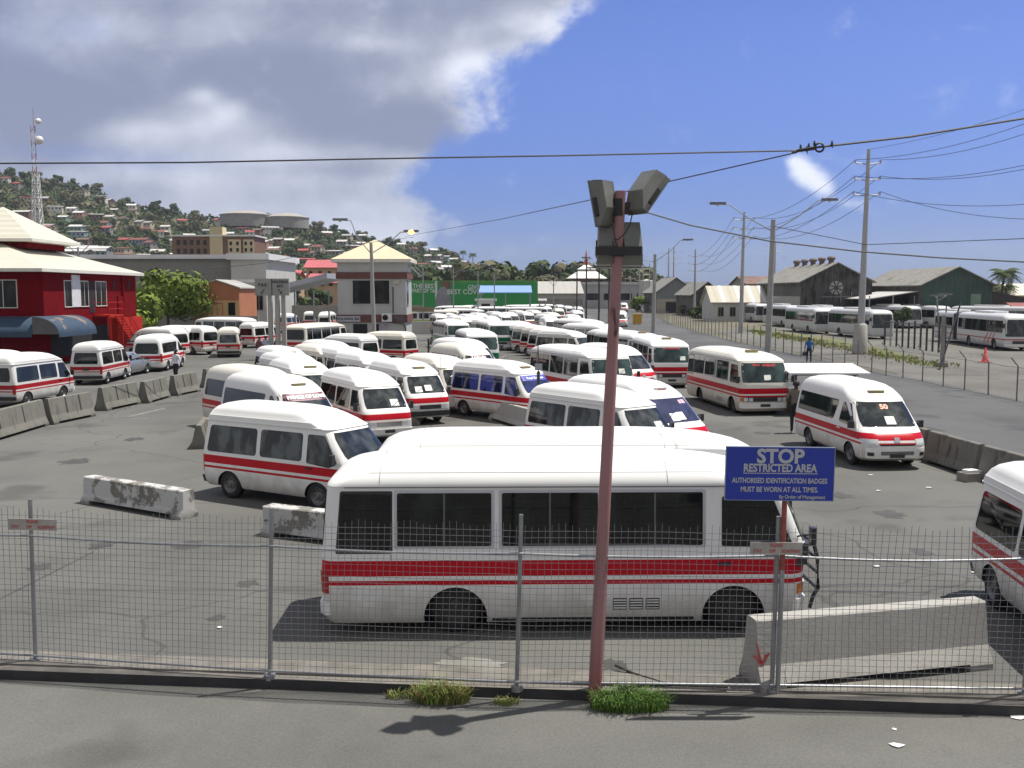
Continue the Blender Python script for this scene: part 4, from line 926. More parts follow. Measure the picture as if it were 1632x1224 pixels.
vehicle('U',-4.26,130.00,-68.0,'white van in front of the small white hut','far vehicles before the billboard')
vehicle('U',-2.74,99.00,-72.0,'white van just behind the right green banded minibus','far vehicles before the billboard')
vehicle('U',-2.49,113.00,-68.0,'white van with bright roof under the blue canopy','far vehicles before the billboard')
vehicle('U',-1.35,126.00,-66.0,'white van right of the bright roof under the blue canopy','far vehicles before the billboard')
vehicle('C',-3.02,171.00,-5.0,'long white minibus broadside below the blue canopy','far vehicles before the billboard')
vehicle('C',-7.06,190.00,178.0,'long white minibus broadside below the small hut','far vehicles before the billboard')
vehicle('C',-10.78,182.00,178.0,'white minibus broadside below the billboard, rear at left','far vehicles before the billboard')
vehicle('C',-7.28,150.00,-30.0,'white minibus turned slightly, in front of the long white buses','far vehicles before the billboard')
vehicle('C',-10.80,139.00,176.0,'cream minibus with a lime green stripe beyond the barrier arm','far vehicles before the billboard',stripe='lime')
vehicle('C',-16.60,152.00,178.0,'white minibus with red stripe half behind the office','far vehicles before the billboard')
vehicle('U',-8.99,124.00,-74.0,'white van left of the speckled roof, by the lime striped minibus','far vehicles before the billboard')
vehicle('U',-8.76,139.00,-72.0,'white van roof close behind the lime striped minibus','far vehicles before the billboard')
vehicle('U',-5.06,107.00,-71.0,'white van tucked behind the speckled roof van','far vehicles before the billboard')
vehicle('U',-4.24,114.00,-70.0,'white van between the green banded minibuses, farther back','far vehicles before the billboard')
vehicle('U',-2.28,139.00,-68.0,'white van roof in front of the broadside minibus below the blue canopy','far vehicles before the billboard')
vehicle('U',-0.34,134.00,-70.0,'white van roof left of the far red striped minibus','far vehicles before the billboard')
vehicle('U',0.94,149.00,-66.0,'white van roof just before the far red striped minibus','far vehicles before the billboard')
vehicle('U',1.91,138.00,-72.0,'white van roof below the far red striped minibus','far vehicles before the billboard')
vehicle('U',3.35,152.00,-70.0,'white van roof right of the far red striped minibus nose','far vehicles before the billboard')
vehicle('K',40.50,168.00,-88.0,'white coach at the left end of the bus yard, half behind a pole','coaches in the bus yard',stripe='plain')
vehicle('K',39.60,146.00,-88.0,'white coach second from the left in the yard','coaches in the bus yard',stripe='plain')
vehicle('K',36.60,123.00,-89.0,'white coach with a clear windscreen, front towards the camera','coaches in the bus yard',stripe='plain')
vehicle('K',40.60,130.00,-88.0,'white coach behind the one with the clear windscreen','coaches in the bus yard',stripe='plain')
vehicle('K',38.30,110.00,-86.0,'grey sided coach behind the concrete mast base','coaches in the bus yard',stripe='plain')
vehicle('K',53.50,141.00,-80.0,'white coach left of two parked before the green shed','coaches in the bus yard',stripe='plain')
vehicle('K',57.40,141.00,-78.0,'white coach right of two parked before the green shed','coaches in the bus yard',stripe='plain')
vehicle('K',63.50,131.00,-60.0,'white coach roof behind the articulated bus','coaches in the bus yard',stripe='plain')
for o_ in (N1,):
    reskin(o_,M_GL,M_GLC)
for o_ in (V14,): reskin(o_,M_GL,M_GLB);reskin(o_,M_WS,mat('blue_windscreen',(.03,.045,.16),.05,0,.5,2.5,col2=(.012,.016,.03)))
reskin(V16,M_WS,mat('violet_windscreen',(.05,.055,.12),.05,0,.5,2.,col2=(.02,.022,.04)))
reskin(V15,M_GL,M_GLC)
wtext(PV,SH,'PRINCE OF LOVE',.17,1.70,M_LETW,mat('windscreen_band_maroon',(.16,.05,.08),.5),bold=.012,sx=.98)
wtext(V14,SU,'Royal Express',.15,1.69,M_LETW,mat('windscreen_band_blue',(.05,.07,.42),.5),bold=.006)
wtext(V17,SH,'50',.24,1.66,M_LETO,bold=.012)
wtext(B5,SC,'CITY SERVICE',.14,1.97,M_LETR,bold=.005) if False else None
wtext(V20,SH,'GOD FIRST',.15,1.70,M_LETP,mat('windscreen_band_dark',(.03,.03,.04),.5),bold=.008) if False else None
for v_,sh,y_,z_ in ((PV,SH,.12,1.22),(V12,SU,.3,1.24),(V11,SU,.05,1.26),(V11,SU,-.35,1.22),(V17,SH,.05,1.22),(B5,SC,.1,1.42),(B2,SC,.55,1.44),(V16,SH,.05,1.22),(V16,SH,-.2,1.2),(GB,SC,-.35,1.40),(B1,SC,.4,1.5),(V15,SU,.3,1.25)): card(v_,sh,y_,z_)
scrawl(B5,SC,-.45,-.15,1.96,.10,M_LETR,1);scrawl(B5,SC,-.05,.5,1.94,.12,M_LETR,2);scrawl(B2,SC,-.45,.45,1.99,.08,M_LETR,3);scrawl(V20,SH,-.3,.35,1.64,.12,M_LETP,4);scrawl(V16,SH,.3,.55,1.62,.12,M_LETP,5)
# the black-bumpered van
for ch in V11.children:
    if ch.name.startswith('front_bumper'):
        ch.material_slots[0].link='OBJECT';ch.material_slots[0].material=M_BLKP
for ch in V14.children:
    if ch.name.startswith('front_bumper'):
        ch.material_slots[0].link='OBJECT';ch.material_slots[0].material=M_BLKP
for ch in V12.children:
    if ch.name.startswith(('grille','front_bumper')):
        ch.material_slots[0].link='OBJECT';ch.material_slots[0].material=M_CHROME if ch.name.startswith('grille') else M_WHITE
# wear and fittings differ from van to van
rv=random.Random(21)
for v_ in [o for o in COL.objects if o.parent is None and o.get('category') in ('van','minibus') and o not in (N1,PV,V11,V12,V14,V15,V16,V17,NB,VR,B5,GB)]:
    if rv.random()<.28:
        for base in (PU['red'],): reskin(v_,base,PU['worn' if rv.random()<.5 else 'cream'])
    if rv.random()<.3: reskin(v_,M_GL,M_GLC)
    q=rv.random()
    for ch in v_.children:
        if ch.name.startswith('front_bumper') and q<.45:
            ch.material_slots[0].link='OBJECT';ch.material_slots[0].material=M_BLKP if q<.3 else M_CHROME
# bull bar on the nearest minibus
b=MB()
for sg_ in (-1,1):
    b.tube([(3.62,sg_*.86,.32),(3.67,sg_*.86,.5),(3.74,sg_*.86,.62),(3.72,sg_*.86,1.05),(3.66,sg_*.86,1.28)],.03,8)
    b.tube([(3.66,sg_*.86,1.28),(3.62,sg_*1.0,1.30),(3.46,sg_*1.06,1.31)],.028,8)
for z_ in (.62,.85,1.05,1.28): b.tube([(3.72 if z_<1.2 else 3.66,-.86,z_),(3.72 if z_<1.2 else 3.66,.86,z_)],.025,8)
b.build('bull_bar',M_BLKP,NB,40)
b=MB();SC.patch_end(b,-.98,.98,.98,1.30,.05,1,14,2,depth=.02);b.build('bonnet_guard',M_BLKP,NB,30)
# articulated bus in the yard
ab=empty('articulated_bus',(43.4,92.2,0),R(-96));tag(ab,'white and red articulated bus with dark bellows, right side of the bus yard','bus')
for ch in list(PROTO['K'].children):
    c=copy_tree(ch,ab);c.location.x+=3.1
reskin(ab,PK['plain'],PK['red'])
for i_,x_ in enumerate((-4.8,)):
    b=MB()
    for k in range(9):
        r_=1.2 if k%2 else 1.12;b.box(-4.05+k*.13,-3.92+k*.13,-r_,r_,.5,2.85 if k%2 else 2.78)
    b.build('bellows',M_DARK,ab)
tr=SK.mesh();
ms=PROTO['K'];
trm=Shell([(z,2.0+.0*xf,-3.6 if xr<-5.5 else xr+2.2,w_,rf*.4,rr) for z,xf,xr,w_,rf,rr in SK.sl])
tm=trm.mesh().build('trailer_body',[PK['red'],M_UNDER],ab,32);tm.location.x=-6.1
for sd_ in (-1,1):
    for k in range(3):
        x=-3.3+k*1.75;b=MB();trm.patch_side(b,[(x,1.4),(x+1.70,1.4),(x+1.70,2.52),(x,2.52)],.01,sd_,.05);q=b.build('window',M_GL,ab);q.location.x=-6.1
    b=MB()
    for x0,x1 in ((4.2,5.2),(5.0,6.0),(5.8,6.8)): SK.patch_side(b,[(x0-3.1,.55),(x0-2.85,.55),(x1-2.9,1.45),(x1-3.1,1.45)],.012,sd_,.03)
    q=b.build('red_swoosh',mat('swoosh_red',(.40,.06,.05),.4),ab);q.location.x=3.1
wm_t,wm_r=wheel_meshes(.48,.28)
for s_ in (1,-1):
    o_=obj('wheel',wm_t,ab,(-7.6,s_*1.05,.48));obj('rim',wm_r,o_)
b=MB();b.prism([(-1.6,-.75),(1.4,-.75),(1.6,-.5),(1.6,.5),(1.4,.75),(-1.6,.75)],3.05,3.24);q=b.build('roof_unit',M_WHITE,ab);q.location.x=-6.5
# cars
PSV=proto_S(M_SILV);PSV.location=(-23.0,59.0,0);PSV.rotation_euler=(0,0,R(88));tag(PSV,'silver saloon car between two white vans along the red building','car')
def car(px,d,th,mt,label,grp=None):
    c=copy_tree(PSV,None,SMALL);c.name='car';c.location=((px-816)*d/1587,d,0);c.rotation_euler=(0,0,R(th));reskin(c,M_SILV,mt)
    if 'group' in c:del c['group']
    tag(c,label,'car',grp);return c
car(1018,262,-95,M_DKCAR,'dark car at the far end of the side road')
o_=vehicle('U',29.0,262,-93,'white van at the far end of the side road','far traffic on the side road') if False else None
vehicle('H',28.6,255,-92,'white van at the far end of the side road')
vehicle('H',15.6,143,-95,'white van on the side road just right of the pink pole')
car(497,225,10,M_WHCAR,'white car far away behind the wall, left of the office','parked cars beyond the wall')
car(528,235,15,M_WHCAR,'white car parked close to the office wall, far behind','parked cars beyond the wall')
car(232,92,90,M_DKCAR,'dark green car roof showing between the red building and the wall')
# ------------------------------------------------------------------ buildings
M_REDW=mat('red_painted_wall',(.15,.002,.006),.9,0,.16,1.2,spec=.1)
M_REDL2=mat('red_paint_sunlit',(.40,.02,.01),.6,0,.15,3,spec=.2)  # brighter wall red; sunlight on stair and annex put into the colour
M_CREAMR=mat('cream_metal_roof',(.60,.56,.44),.45,0,.08,.8)
M_FASC=mat('roof_fascia_white',(.62,.60,.54),.6,0,.1,3)
M_GREYW=mat('grey_rendered_wall',(.34,.335,.325),.85,0,.12,.5)
M_LGREYW=mat('pale_grey_wall',(.46,.455,.43),.85,0,.1,.5)
M_BLOCK=mat('concrete_block_wall',(.24,.225,.20),.9,0,.25,.6)
M_BRICK=mat('brown_brick_band',(.13,.055,.045),.85,0,.35,5)
M_ROOFW=mat('white_sheet_roof',(.66,.66,.66),.5,0,.1,.3)
M_ROOFG=mat('galvanised_sheet_roof',(.36,.35,.33),.55,.1,.3,.35)
M_BLK=mat('dark_opening',(.012,.012,.014),.8)
def corrug(name,c1,c2,freq=5.,axis=0,rough=.6,rust=None,rs=.5):
    t=NT(name);o=t.xyz()[axis];s=t.math('SINE',t.math('MULTIPLY',o,freq*6.283))
    c=t.mix(t.noise(.6,5,.65),c1,c2)
    if rust:
        st=t.noise(1,6,.68,t.scaled(1.6,1.6,.35));c=t.mix(t.math('MULTIPLY',t.step(st,.46,.62),rs),c,rust)
        st2=t.noise(.45,5,.7);c=t.mix(t.math('MULTIPLY',t.step(st2,.5,.7),rs),c,tuple(x*.45 for x in rust))
    t.bump(s,.6,.03);return t.out(c,rough,0,.3)
def hip_roof(cx,cy,hx,hy,z0,z1,rx,ry,mt,name,parent,over=0,th=.12,ctop=None):
    # hip roof with a ridge of half length rx (along x) or ry
    b=MB();e=[(cx-hx,cy-hy,z0),(cx+hx,cy-hy,z0),(cx+hx,cy+hy,z0),(cx-hx,cy+hy,z0)];r=[(cx-rx,cy-ry,z1),(cx+rx,cy-ry,z1),(cx+rx,cy+ry,z1),(cx-rx,cy+ry,z1)]
    for i in range(4):
        j=(i+1)%4
        if rx+ry<1e-6:b.poly([e[i],e[j],(cx,cy,z1)])
        else:b.quad(e[i],e[j],r[j],r[i])
    if rx>0 and ry>0:b.poly(r)
    b.m=1
    for i in range(4):
        j=(i+1)%4;b.quad((e[i][0],e[i][1],z0-th),(e[j][0],e[j][1],z0-th),e[j],e[i])
    b.poly([(p[0],p[1],z0-th) for p in e[::-1]])
    return b.build(name,[mt,M_FASC],parent)
def window(parent,x0,x1,y0,y1,z0,z1,frame=M_FASC,name='window',glassm=None,axis='y',bars=1):
    # axis: the direction the wall faces ('y' -> -Y, 'x' -> +X)
    f=MB();g=MB();t=.06
    if axis=='y':
        y=y0
        f.box(x0-t,x1+t,y-.04,y+.02,z1,z1+t);f.box(x0-t,x1+t,y-.06,y+.02,z0-t,z0);f.box(x0-t,x0,y-.04,y+.02,z0,z1);f.box(x1,x1+t,y-.04,y+.02,z0,z1)
        for k in range(bars):
            xm=x0+(x1-x0)*(k+1)/(bars+1);f.box(xm-.025,xm+.025,y-.035,y+.01,z0,z1)
        g.box(x0,x1,y-.02,y+.015,z0,z1)
    else:
        x=x0
        f.box(x-.02,x+.04,y0-t,y1+t,z1,z1+t);f.box(x-.02,x+.06,y0-t,y1+t,z0-t,z0);f.box(x-.02,x+.04,y0-t,y0,z0,z1);f.box(x-.02,x+.04,y1,y1+t,z0,z1)
        for k in range(bars):
            ym=y0+(y1-y0)*(k+1)/(bars+1);f.box(x-.01,x+.035,ym-.025,ym+.025,z0,z1)
        g.box(x-.015,x+.02,y0,y1,z0,z1)
    o=f.build(name,frame,parent);g.build('pane',glassm or M_GLD,o);return o
# red building ------------------------------------------------------
RX,RY0,RY1=-31.6,67.4,84.0
rb=empty('red_building',(-38,75.5,0));tag(rb,'two storey red building with cream hipped roof and small cupola at the left','building')
def rbp(b,name,m,sm=None): o=b.build(name,m,None,sm);o.parent=rb;o.matrix_parent_inverse=Matrix.Translation((38,-75.5,0));return o
def inrb(o): o.matrix_parent_inverse=Matrix.Translation((38,-75.5,0));return o
b=MB();b.box(-46,RX,RY0,RY1,0,6.2);rbp(b,'wall',M_REDW)
b=MB();b.box(-46,RX+.05,RY0-.05,RY1+.05,6.2,6.36);rbp(b,'eaves_band',M_REDW)
t_roof=corrug('cream_ribbed_roof',(.47,.455,.375),(.56,.545,.46),1.6,1,.5)
inrb(hip_roof(-38.9,75.5,7.8,9.2,6.5,8.5,1.8,2.6,t_roof,'roof',rb,th=.22))
b=MB();b.box(-41.2,-35.2,72.8,79,8.1,9.0);rbp(b,'cupola_wall',M_REDW)
inrb(hip_roof(-38.2,75.6,4.0,4.0,8.75,11.3,0,0,t_roof,'cupola_roof',rb,th=.2))
for y0,y1,n_ in ((70.6,71.7,0),(73.2,74.5,1),(75.9,77.8,1)): inrb(window(rb,RX,0,y0,y1,3.9,5.7,M_FASC,axis='x',bars=n_))
inrb(window(rb,-35.2,-33.4,RY0,0,3.9,5.7,M_FASC))
b=MB();b.box(RX-.02,RX+.05,71.75,73.1,3.85,6.15);o=rbp(b,'notice_panel',mat('white_panel',(.62,.62,.64),.6))
b=MB();b.box(RX-.02,RX+.03,74.7,75.7,3.4,5.75);rbp(b,'door',M_BLK)
b=MB();b.box(RX-.02,RX+.04,79.2,79.6,5.2,5.8);b.box(RX-.02,RX+.04,82.2,82.6,5.2,5.8);rbp(b,'vent_openings',M_BLK)
b=MB();b.box(RX,RX+.12,79.9,83.3,3.0,4.6);rbp(b,'meter_cabinet',M_REDW)
b=MB();b.tube([(RX+.12,80.9,6.2),(RX+.12,80.9,0)],.09,8);rbp(b,'drain_pipe',M_REDW)
b=MB();b.box(RX-.02,RX+.03,68.2,78,.4,2.4);rbp(b,'shop_opening',M_BLK)
b=MB();b.box(RX,RX+.5,78.6,83.9,0,2.9);b.m=1;b.box(RX+.5,RX+.52,81.2,82,.9,1.7);rbp(b,'annex',[M_REDL2,M_BLK])
# awnings: quarter barrels of faded blue canvas
ta=NT('faded_blue_canvas');n_=ta.noise(.55,4,.6);c=ta.mix(ta.noise(1.5,4,.6),(.018,.042,.078),(.038,.068,.11));c=ta.mix(ta.step(n_,.57,.62),c,(.22,.15,.11));M_AWN=ta.out(c,.8)
M_AWE=mat('grey_canvas_end',(.10,.10,.105),.8,0,.15,2)
def awning(y0,y1,ax):
    b=MB();n=12;rad=1.75;zc=2.15
    pr=[(rad*math.cos(math.pi/2*k/n),zc+1.15*math.sin(math.pi/2*k/n)) for k in range(n+1)]
    for k in range(n):
        (d0,z0),(d1,z1)=pr[k],pr[k+1]
        if ax=='x':b.quad((RX+d0,y0,z0),(RX+d0,y1,z0),(RX+d1,y1,z1),(RX+d1,y0,z1))
        else:b.quad((y0,RY0-d0,z0),(y1,RY0-d0,z0),(y1,RY0-d1,z1),(y0,RY0-d1,z1))
    b.m=1
    for e in (y0,y1):
        if ax=='x':b.poly([(RX,e,zc)]+[(RX+d,e,z) for d,z in pr])
        else:b.poly([(e,RY0,zc)]+[(e,RY0-d,z) for d,z in pr])
    b.m=0
    if ax=='x':b.box(RX+rad-.03,RX+rad+.02,y0,y1,1.95,2.16)
    else:b.box(y0,y1,RY0-rad-.02,RY0-rad+.03,1.95,2.16)
    rbp(b,'awning',[M_AWN,M_AWE],30)
awning(RY0-1.75,71.6,'x');awning(-44,RX-.05,'y')
# outside stair along the flank
sx0,sx1=RX+.05,RX+1.25
b=MB();b.box(sx0,sx1,75.2,77.9,3.05,3.2);o=rbp(b,'stair_landing',M_REDL2)
b=MB();n=14
for k in range(n):
    y=77.9+k*.30;z=3.05-k*.215;b.box(sx0+.55,sx1,y,y+.32,z-.05,z)
rbp(b,'stair_treads',M_REDL2)
b=MB()
for x_ in (sx0+.55,sx1): b.prism([(77.9,3.15),(77.9,2.9),(77.9+n*.3,2.9-n*.215-.05),(77.9+n*.3,3.15-n*.215)],x_-.03,x_+.03,Matrix(((0,0,1,0),(1,0,0,0),(0,1,0,0),(0,0,0,1))))
rbp(b,'stringer',M_REDL2)
b=MB();x_=sx1
for z_ in (.45,.95): b.tube([(x_,75.2,3.2+z_),(x_,77.9,3.2+z_),(x_,77.9+n*.3,3.2+z_-n*.215)],.03,6);b.tube([(sx0,75.2,3.2+z_),(x_,75.2,3.2+z_)],.03,6)
for y,z in [(75.2,3.2),(76.5,3.2),(77.9,3.2),(79.4,2.1),(80.9,1.05),(82.1,.2)]: b.tube([(x_,y,z-.1),(x_,y,z+.95)],.03,6)
for y in (75.4,77.7): b.tube([(x_,y,0),(x_,y,3.1)],.05,6)
rbp(b,'handrail',M_REDL2)
# radio mast -----------------------------------------------------------
mc=P(65,466,118);mast=empty('radio_mast',(mc.x,118,0));tag(mast,'tall white lattice radio mast behind the red building roof','mast')
MW=mat('mast_white_steel',(.62,.62,.62),.5,.1,.1,3);MRS=mat('mast_red_steel',(.42,.08,.07),.5,0,.1,3)
zt=CAMH+(466-180)*118/1587;zm=CAMH+(466-280)*118/1587
b=MB();nz=16
def mw(z): return .9-.62*min(z/zm,1)
for sx_ in (-1,1):
    for sy_ in (-1,1): b.tube([(sx_*mw(0),sy_*mw(0),0),(sx_*mw(zm),sy_*mw(zm),zm)],.055,5)
for k in range(nz):
    z0=zm*k/nz;z1=zm*(k+1)/nz;a,c=mw(z0),mw(z1)
    for f in ((1,-1,-1,-1),(1,1,-1,1),(1,1,1,-1),(-1,1,-1,-1)):
        b.tube([(f[0]*a,f[1]*a,z0),(f[2]*c,f[3]*c,z1)],.03,4);b.tube([(f[2]*a,f[3]*a,z0),(f[0]*c,f[1]*c,z1)],.03,4);b.tube([(f[0]*a,f[1]*a,z0),(f[2]*a,f[3]*a,z0)],.03,4)
b.build('lattice',MW,mast)
b=MB();q=7
for k in range(q):
    z0=zm+(zt-2-zm)*k/q;z1=zm+(zt-2-zm)*(k+1)/q;b.m=k%2
    for s_ in (-1,1):
        b.tube([(s_*.26,-.2,z0),(s_*.24,-.2,z1)],.045,5);b.tube([(s_*.26,-.2,z0),(-s_*.25,-.2,z1)],.025,4)
    b.tube([(0,.26,z0),(0,.25,z1)],.045,5)
b.tube([(0,0,zt-2.2),(0,0,zt)],.035,5);b.build('upper_mast',[mat('faded_red_mast',(.40,.20,.19),.6),MW],mast)
for z_,r_ in ((CAMH+(466-229)*118/1587,.5),(CAMH+(466-200)*118/1587,.34)):
    b=MB();b.lathe([(.001,-.2),(r_*.5,-.16),(r_*.9,.02),(r_,.16),(r_,.25),(r_*.97,.25),(r_*.6,.05),(.001,-.02)],18,'Y',Matrix.Translation((.62,-.3,z_)));b.tube([(.2,-.2,z_),(.6,-.3,z_)],.05,5);b.build('dish',MW,mast,40)
# long grey warehouse behind ------------------------------------------
def simple_building(name,label,x0,x1,y0,y1,h,wm_,rm,over=.4,pitch=1.,ridge='x',cat='building'):
    e=empty(name,((x0+x1)/2,(y0+y1)/2,0));tag(e,label,cat);cx,cy=(x0+x1)/2,(y0+y1)/2;hx,hy=(x1-x0)/2,(y1-y0)/2
    b=MB();b.box(-hx,hx,-hy,hy,-.5,h)
    if ridge=='x':
        for s_ in (-1,1): b.poly([(s_*hx,-hy,h),(s_*hx,hy,h),(s_*hx,0,h+pitch)])
    elif ridge=='y':
        for s_ in (-1,1): b.poly([(-hx,s_*hy,h),(hx,s_*hy,h),(0,s_*hy,h+pitch)])
    b.build('wall',wm_,e)
    b=MB();o=over;t=.14
    if ridge=='x':
        k=pitch/hy
        for s_ in (-1,1): b.prism([(0,pitch+t),(s_*(hy+o),-o*k+t),(s_*(hy+o),-o*k),(0,pitch)],-hx-o,hx+o,Matrix(((0,0,1,0),(1,0,0,0),(0,1,0,h),(0,0,0,1))))
    elif ridge=='y':
        k=pitch/hx
        for s_ in (-1,1): b.prism([(0,pitch+t),(s_*(hx+o),-o*k+t),(s_*(hx+o),-o*k),(0,pitch)],-hy-o,hy+o,Matrix(((1,0,0,0),(0,0,1,0),(0,1,0,h),(0,0,0,1))))
    else:
        b.box(-hx-o,hx+o,-hy-o,hy+o,h,h+pitch)
    b.build('roof',rm,e)
    return e
gw=simple_building('warehouse','long grey warehouse with a white roof edge behind the green tree',-70,-37.2,135,165,9.4,mat('shaded_grey_wall',(.22,.215,.195),.85,0,.12,.5),M_ROOFW,.6,.55,'flat')
b=MB();b.box(-4,16,-15.1,-14.99,0,9.0);b.build('cladding',corrug('grey_cladding',(.19,.185,.17),(.24,.235,.215),1.2,0),gw)
for x_ in (3.5,9): window(gw,x_,x_+.9,-15.16,0,6.4,7.3,M_GREYW,bars=0)
g2=simple_building('warehouse','pale grey warehouse end wall with dark doors beside the direction sign',-37.0,-32.4,132,150,9.2,M_LGREYW,M_ROOFW,.5,.8,'flat')
b=MB();b.box(-2.36,2.36,-9.05,-8.99,6.2,6.6);b.build('white_band',M_WHITE,g2)
for x_ in (-1.9,.3): window(g2,x_,x_+1.5,-9.06,0,2.6,5.0,M_GREYW,bars=2)
# orange shop
sh=simple_building('shop','orange and tan shop with red door frames in front of the grey warehouse',-37.6,-32.2,118,126,5.4,mat('orange_render',(.40,.15,.07),.8,0,.12,.7),M_ROOFG,.2,.9,'y')
b=MB();b.box(-2.65,2.65,-4.06,-3.99,0,3.95);b.build('lower_wall',mat('tan_render',(.50,.33,.15),.8,0,.1,.8),sh)
b=MB()
for k in range(6): b.box(-2.4+k*.62,-2.33+k*.62,-4.12,-4.06,1,3.6)
b.box(-2.4,.8,-4.12,-4.06,3.6,3.68);b.build('door_frames',MRS,sh)
b=MB();b.box(1.4,2.2,-4.1,-4.05,2.2,3.7);b.build('window',M_GLD,sh)
# block wall along the left and beyond
wl=MB();wl.box(-33.5,-28,110,110.3,0,2.3);o=wl.build('block_wall',M_BLOCK);tag(o,'grey block wall behind the vans parked askew','wall')
wl=MB();wl.box(-33.5,-13,147,147.3,0,3.0);o=wl.build('block_wall',M_BLOCK);tag(o,'weathered block wall between the direction sign and the office','wall')
wl=MB();wl.box(-22,10,232,232.3,0,2.2);o=wl.build('block_wall',mat('brown_block_wall',(.13,.10,.075),.9,0,.25,.5));tag(o,'low brown wall under the green billboard','wall')
# holding bay office ------------------------------------------------------
ox0,ox1,oy=-16.05,-9.75,92.
of=empty('holding_bay_office',((ox0+ox1)/2,oy+3.5,0));tag(of,'grey two storey holding bay office with cream pyramid roof and brick bands','building')
hx=(ox1-ox0)/2
b=MB();b.box(-hx,hx,-3.5,1.6,0,7.9);b.build('wall',mat('office_grey_paint',(.41,.415,.40),.8,0,.06,.6),of)
for z0,z1 in ((2.15,2.85),(6.15,6.75)):
    b=MB();b.box(-hx-.12,hx+.12,-3.62,1.72,z0,z1);b.build('brick_band',M_BRICK,of)
hip_roof(0,-.95,hx+.5,3.0,7.95,9.85,0,0,mat('office_cream_roof',(.62,.53,.36),.5,0,.06,1),'roof',of,th=.3)
window(of,-1.75,-.12,-3.52,0,3.85,6.0,M_LGREYW,bars=0);window(of,.0,1.62,-3.52,0,3.85,6.0,M_LGREYW,bars=0)
b=MB();b.box(-1.75,-.45,-3.54,-3.48,0,2.0);b.box(.1,.62,-3.54,-3.48,.6,2.0);b.build('door',M_BLK,of)
b=MB();b.box(.65,1.5,-3.53,-3.48,.8,2.0);b.build('poster',mat('lilac_poster',(.34,.30,.36),.7,0,.2,4),of)
b=MB();b.box(hx-.02,hx+.04,-2.9,-1.5,3.6,6.0);b.build('side_window',M_GLD,of)
b=MB();b.box(.95,1.85,-4.0,-3.63,2.22,2.98);ac=b.build('air_conditioner',M_WHITE,of)
b=MB();b.lathe([(.001,0),(.27,0),(.27,.03),(.001,.03)],20,'Y',Matrix.Translation((1.27,-4.03,2.6)));b.build('fan',M_BLK,ac)
b=MB();b.tube([(1.95,-3.55,5.4),(1.95,-3.55,3.0)],.05,6);b.tube([(1.4,-3.6,2.2),(2.2,-3.6,2.1),(2.9,-3.6,2.0),(3.1,-3.6,1.5),(3.1,-3.6,0)],.05,6);b.build('pipes',M_BLKP,of)
b=MB();b.box(2.1,2.55,-3.75,-3.5,5.7,6.05);b.build('wall_lamp',mat('lamp_beige',(.45,.42,.34),.6),of)
b=MB();b.box(-3.2,-1.05,-3.70,-3.63,2.22,2.72);sg_=b.build('sign_panel',mat('office_sign_board',(.42,.44,.50),.6),of)
t_=obj('lettering',text_mesh('HOLDING BAY',.36,M_BLKP,.002,.012),sg_,(-2.12,-3.71,2.47));t_.rotation_euler=(R(90),0,0)
b=MB();b.box(-3.2,-2.1,-3.55,-3.50,.75,1.55);sg_=b.build('notice_board',mat('notice_grey',(.40,.40,.42),.7),of)
b=MB()
for z_ in (1.25,.95):
    for k in range(6): b.box(-3.1+k*.16,-3.0+k*.16,-3.562,-3.551,z_,z_+.13)
b.build('worn_lettering',M_BLKP,sg_)
b=MB();b.box(2.1,3.0,-3.65,-3.63,2.25,2.7);b.build('emblem_panel',mat('emblem_dark',(.10,.08,.10),.7,0,.5,4),of)
b=MB();b.tube([(3.3,-2.6,7.4),(4.35,-2.8,6.5)],.07,6);b.box(4.2,4.5,-2.95,-2.65,6.3,6.55);b.build('wall_bracket',M_GALV,of)
# canopy left of the office
cn=empty('canopy',(-21,103,0));tag(cn,'sloping grey sheet canopy on posts left of the holding bay office','canopy')
b=MB();p0=P(538,437,103);p1=P(450,459,103)
for dz,mi in ((0,0),):
    b.prism([(p0.x+21,p0.z),(p1.x+21,p1.z),(p1.x+21,p1.z-.5),(p0.x+21,p0.z-.5)],-6,4,Matrix(((1,0,0,0),(0,0,1,0),(0,1,0,0),(0,0,0,1))))
b.build('roof',mat('canopy_grey_sheet',(.40,.42,.45),.5,.2,.1,.5),cn)
for x_ in (p1.x+21.6,p0.x+19.5):
    for y_ in (-5,3):
        b=MB();b.tube([(x_,y_,0),(x_,y_,CAMH+.2)],.09,6);b.build('post',M_GALV,cn)
# direction sign on three concrete columns
ds=empty('direction_sign',(-17.0,73,0));tag(ds,'grey P.B.R and HOLDING BAY direction board on three concrete columns','sign')
for px in (431,442.5,452.5):
    x_=P(px,500,73).x+17;b=MB();b.box(x_-.15,x_+.15,-.16,.16,0,4.75);b.build('column',M_CONB,ds)
q0=P(406,444,72.7);q1=P(461,471,72.7)
b=MB();b.box(q0.x+17,q1.x+17,-.36,-.2,q1.z,q0.z);bd=b.build('board',mat('direction_board_grey',(.27,.27,.25),.7,0,.12,2),ds)
xm=(q0.x+q1.x)/2+17;W2=(q1.x-q0.x);b=MB();b.box(xm-.03,xm+.03,-.375,-.355,q1.z,q0.z);b.build('divider',M_BLKP,bd)
for s_,x_,z_,sz in (('P.B.R',-.27,.62,.30),('HOLDING',.24,.80,.26),('BAY',.24,.55,.26)):
    t_=obj('lettering',text_mesh(s_,sz,M_BLKP,.002,.012),bd,(xm+x_*W2,-.372,q1.z+z_*(q0.z-q1.z)));t_.rotation_euler=(R(90),0,0)
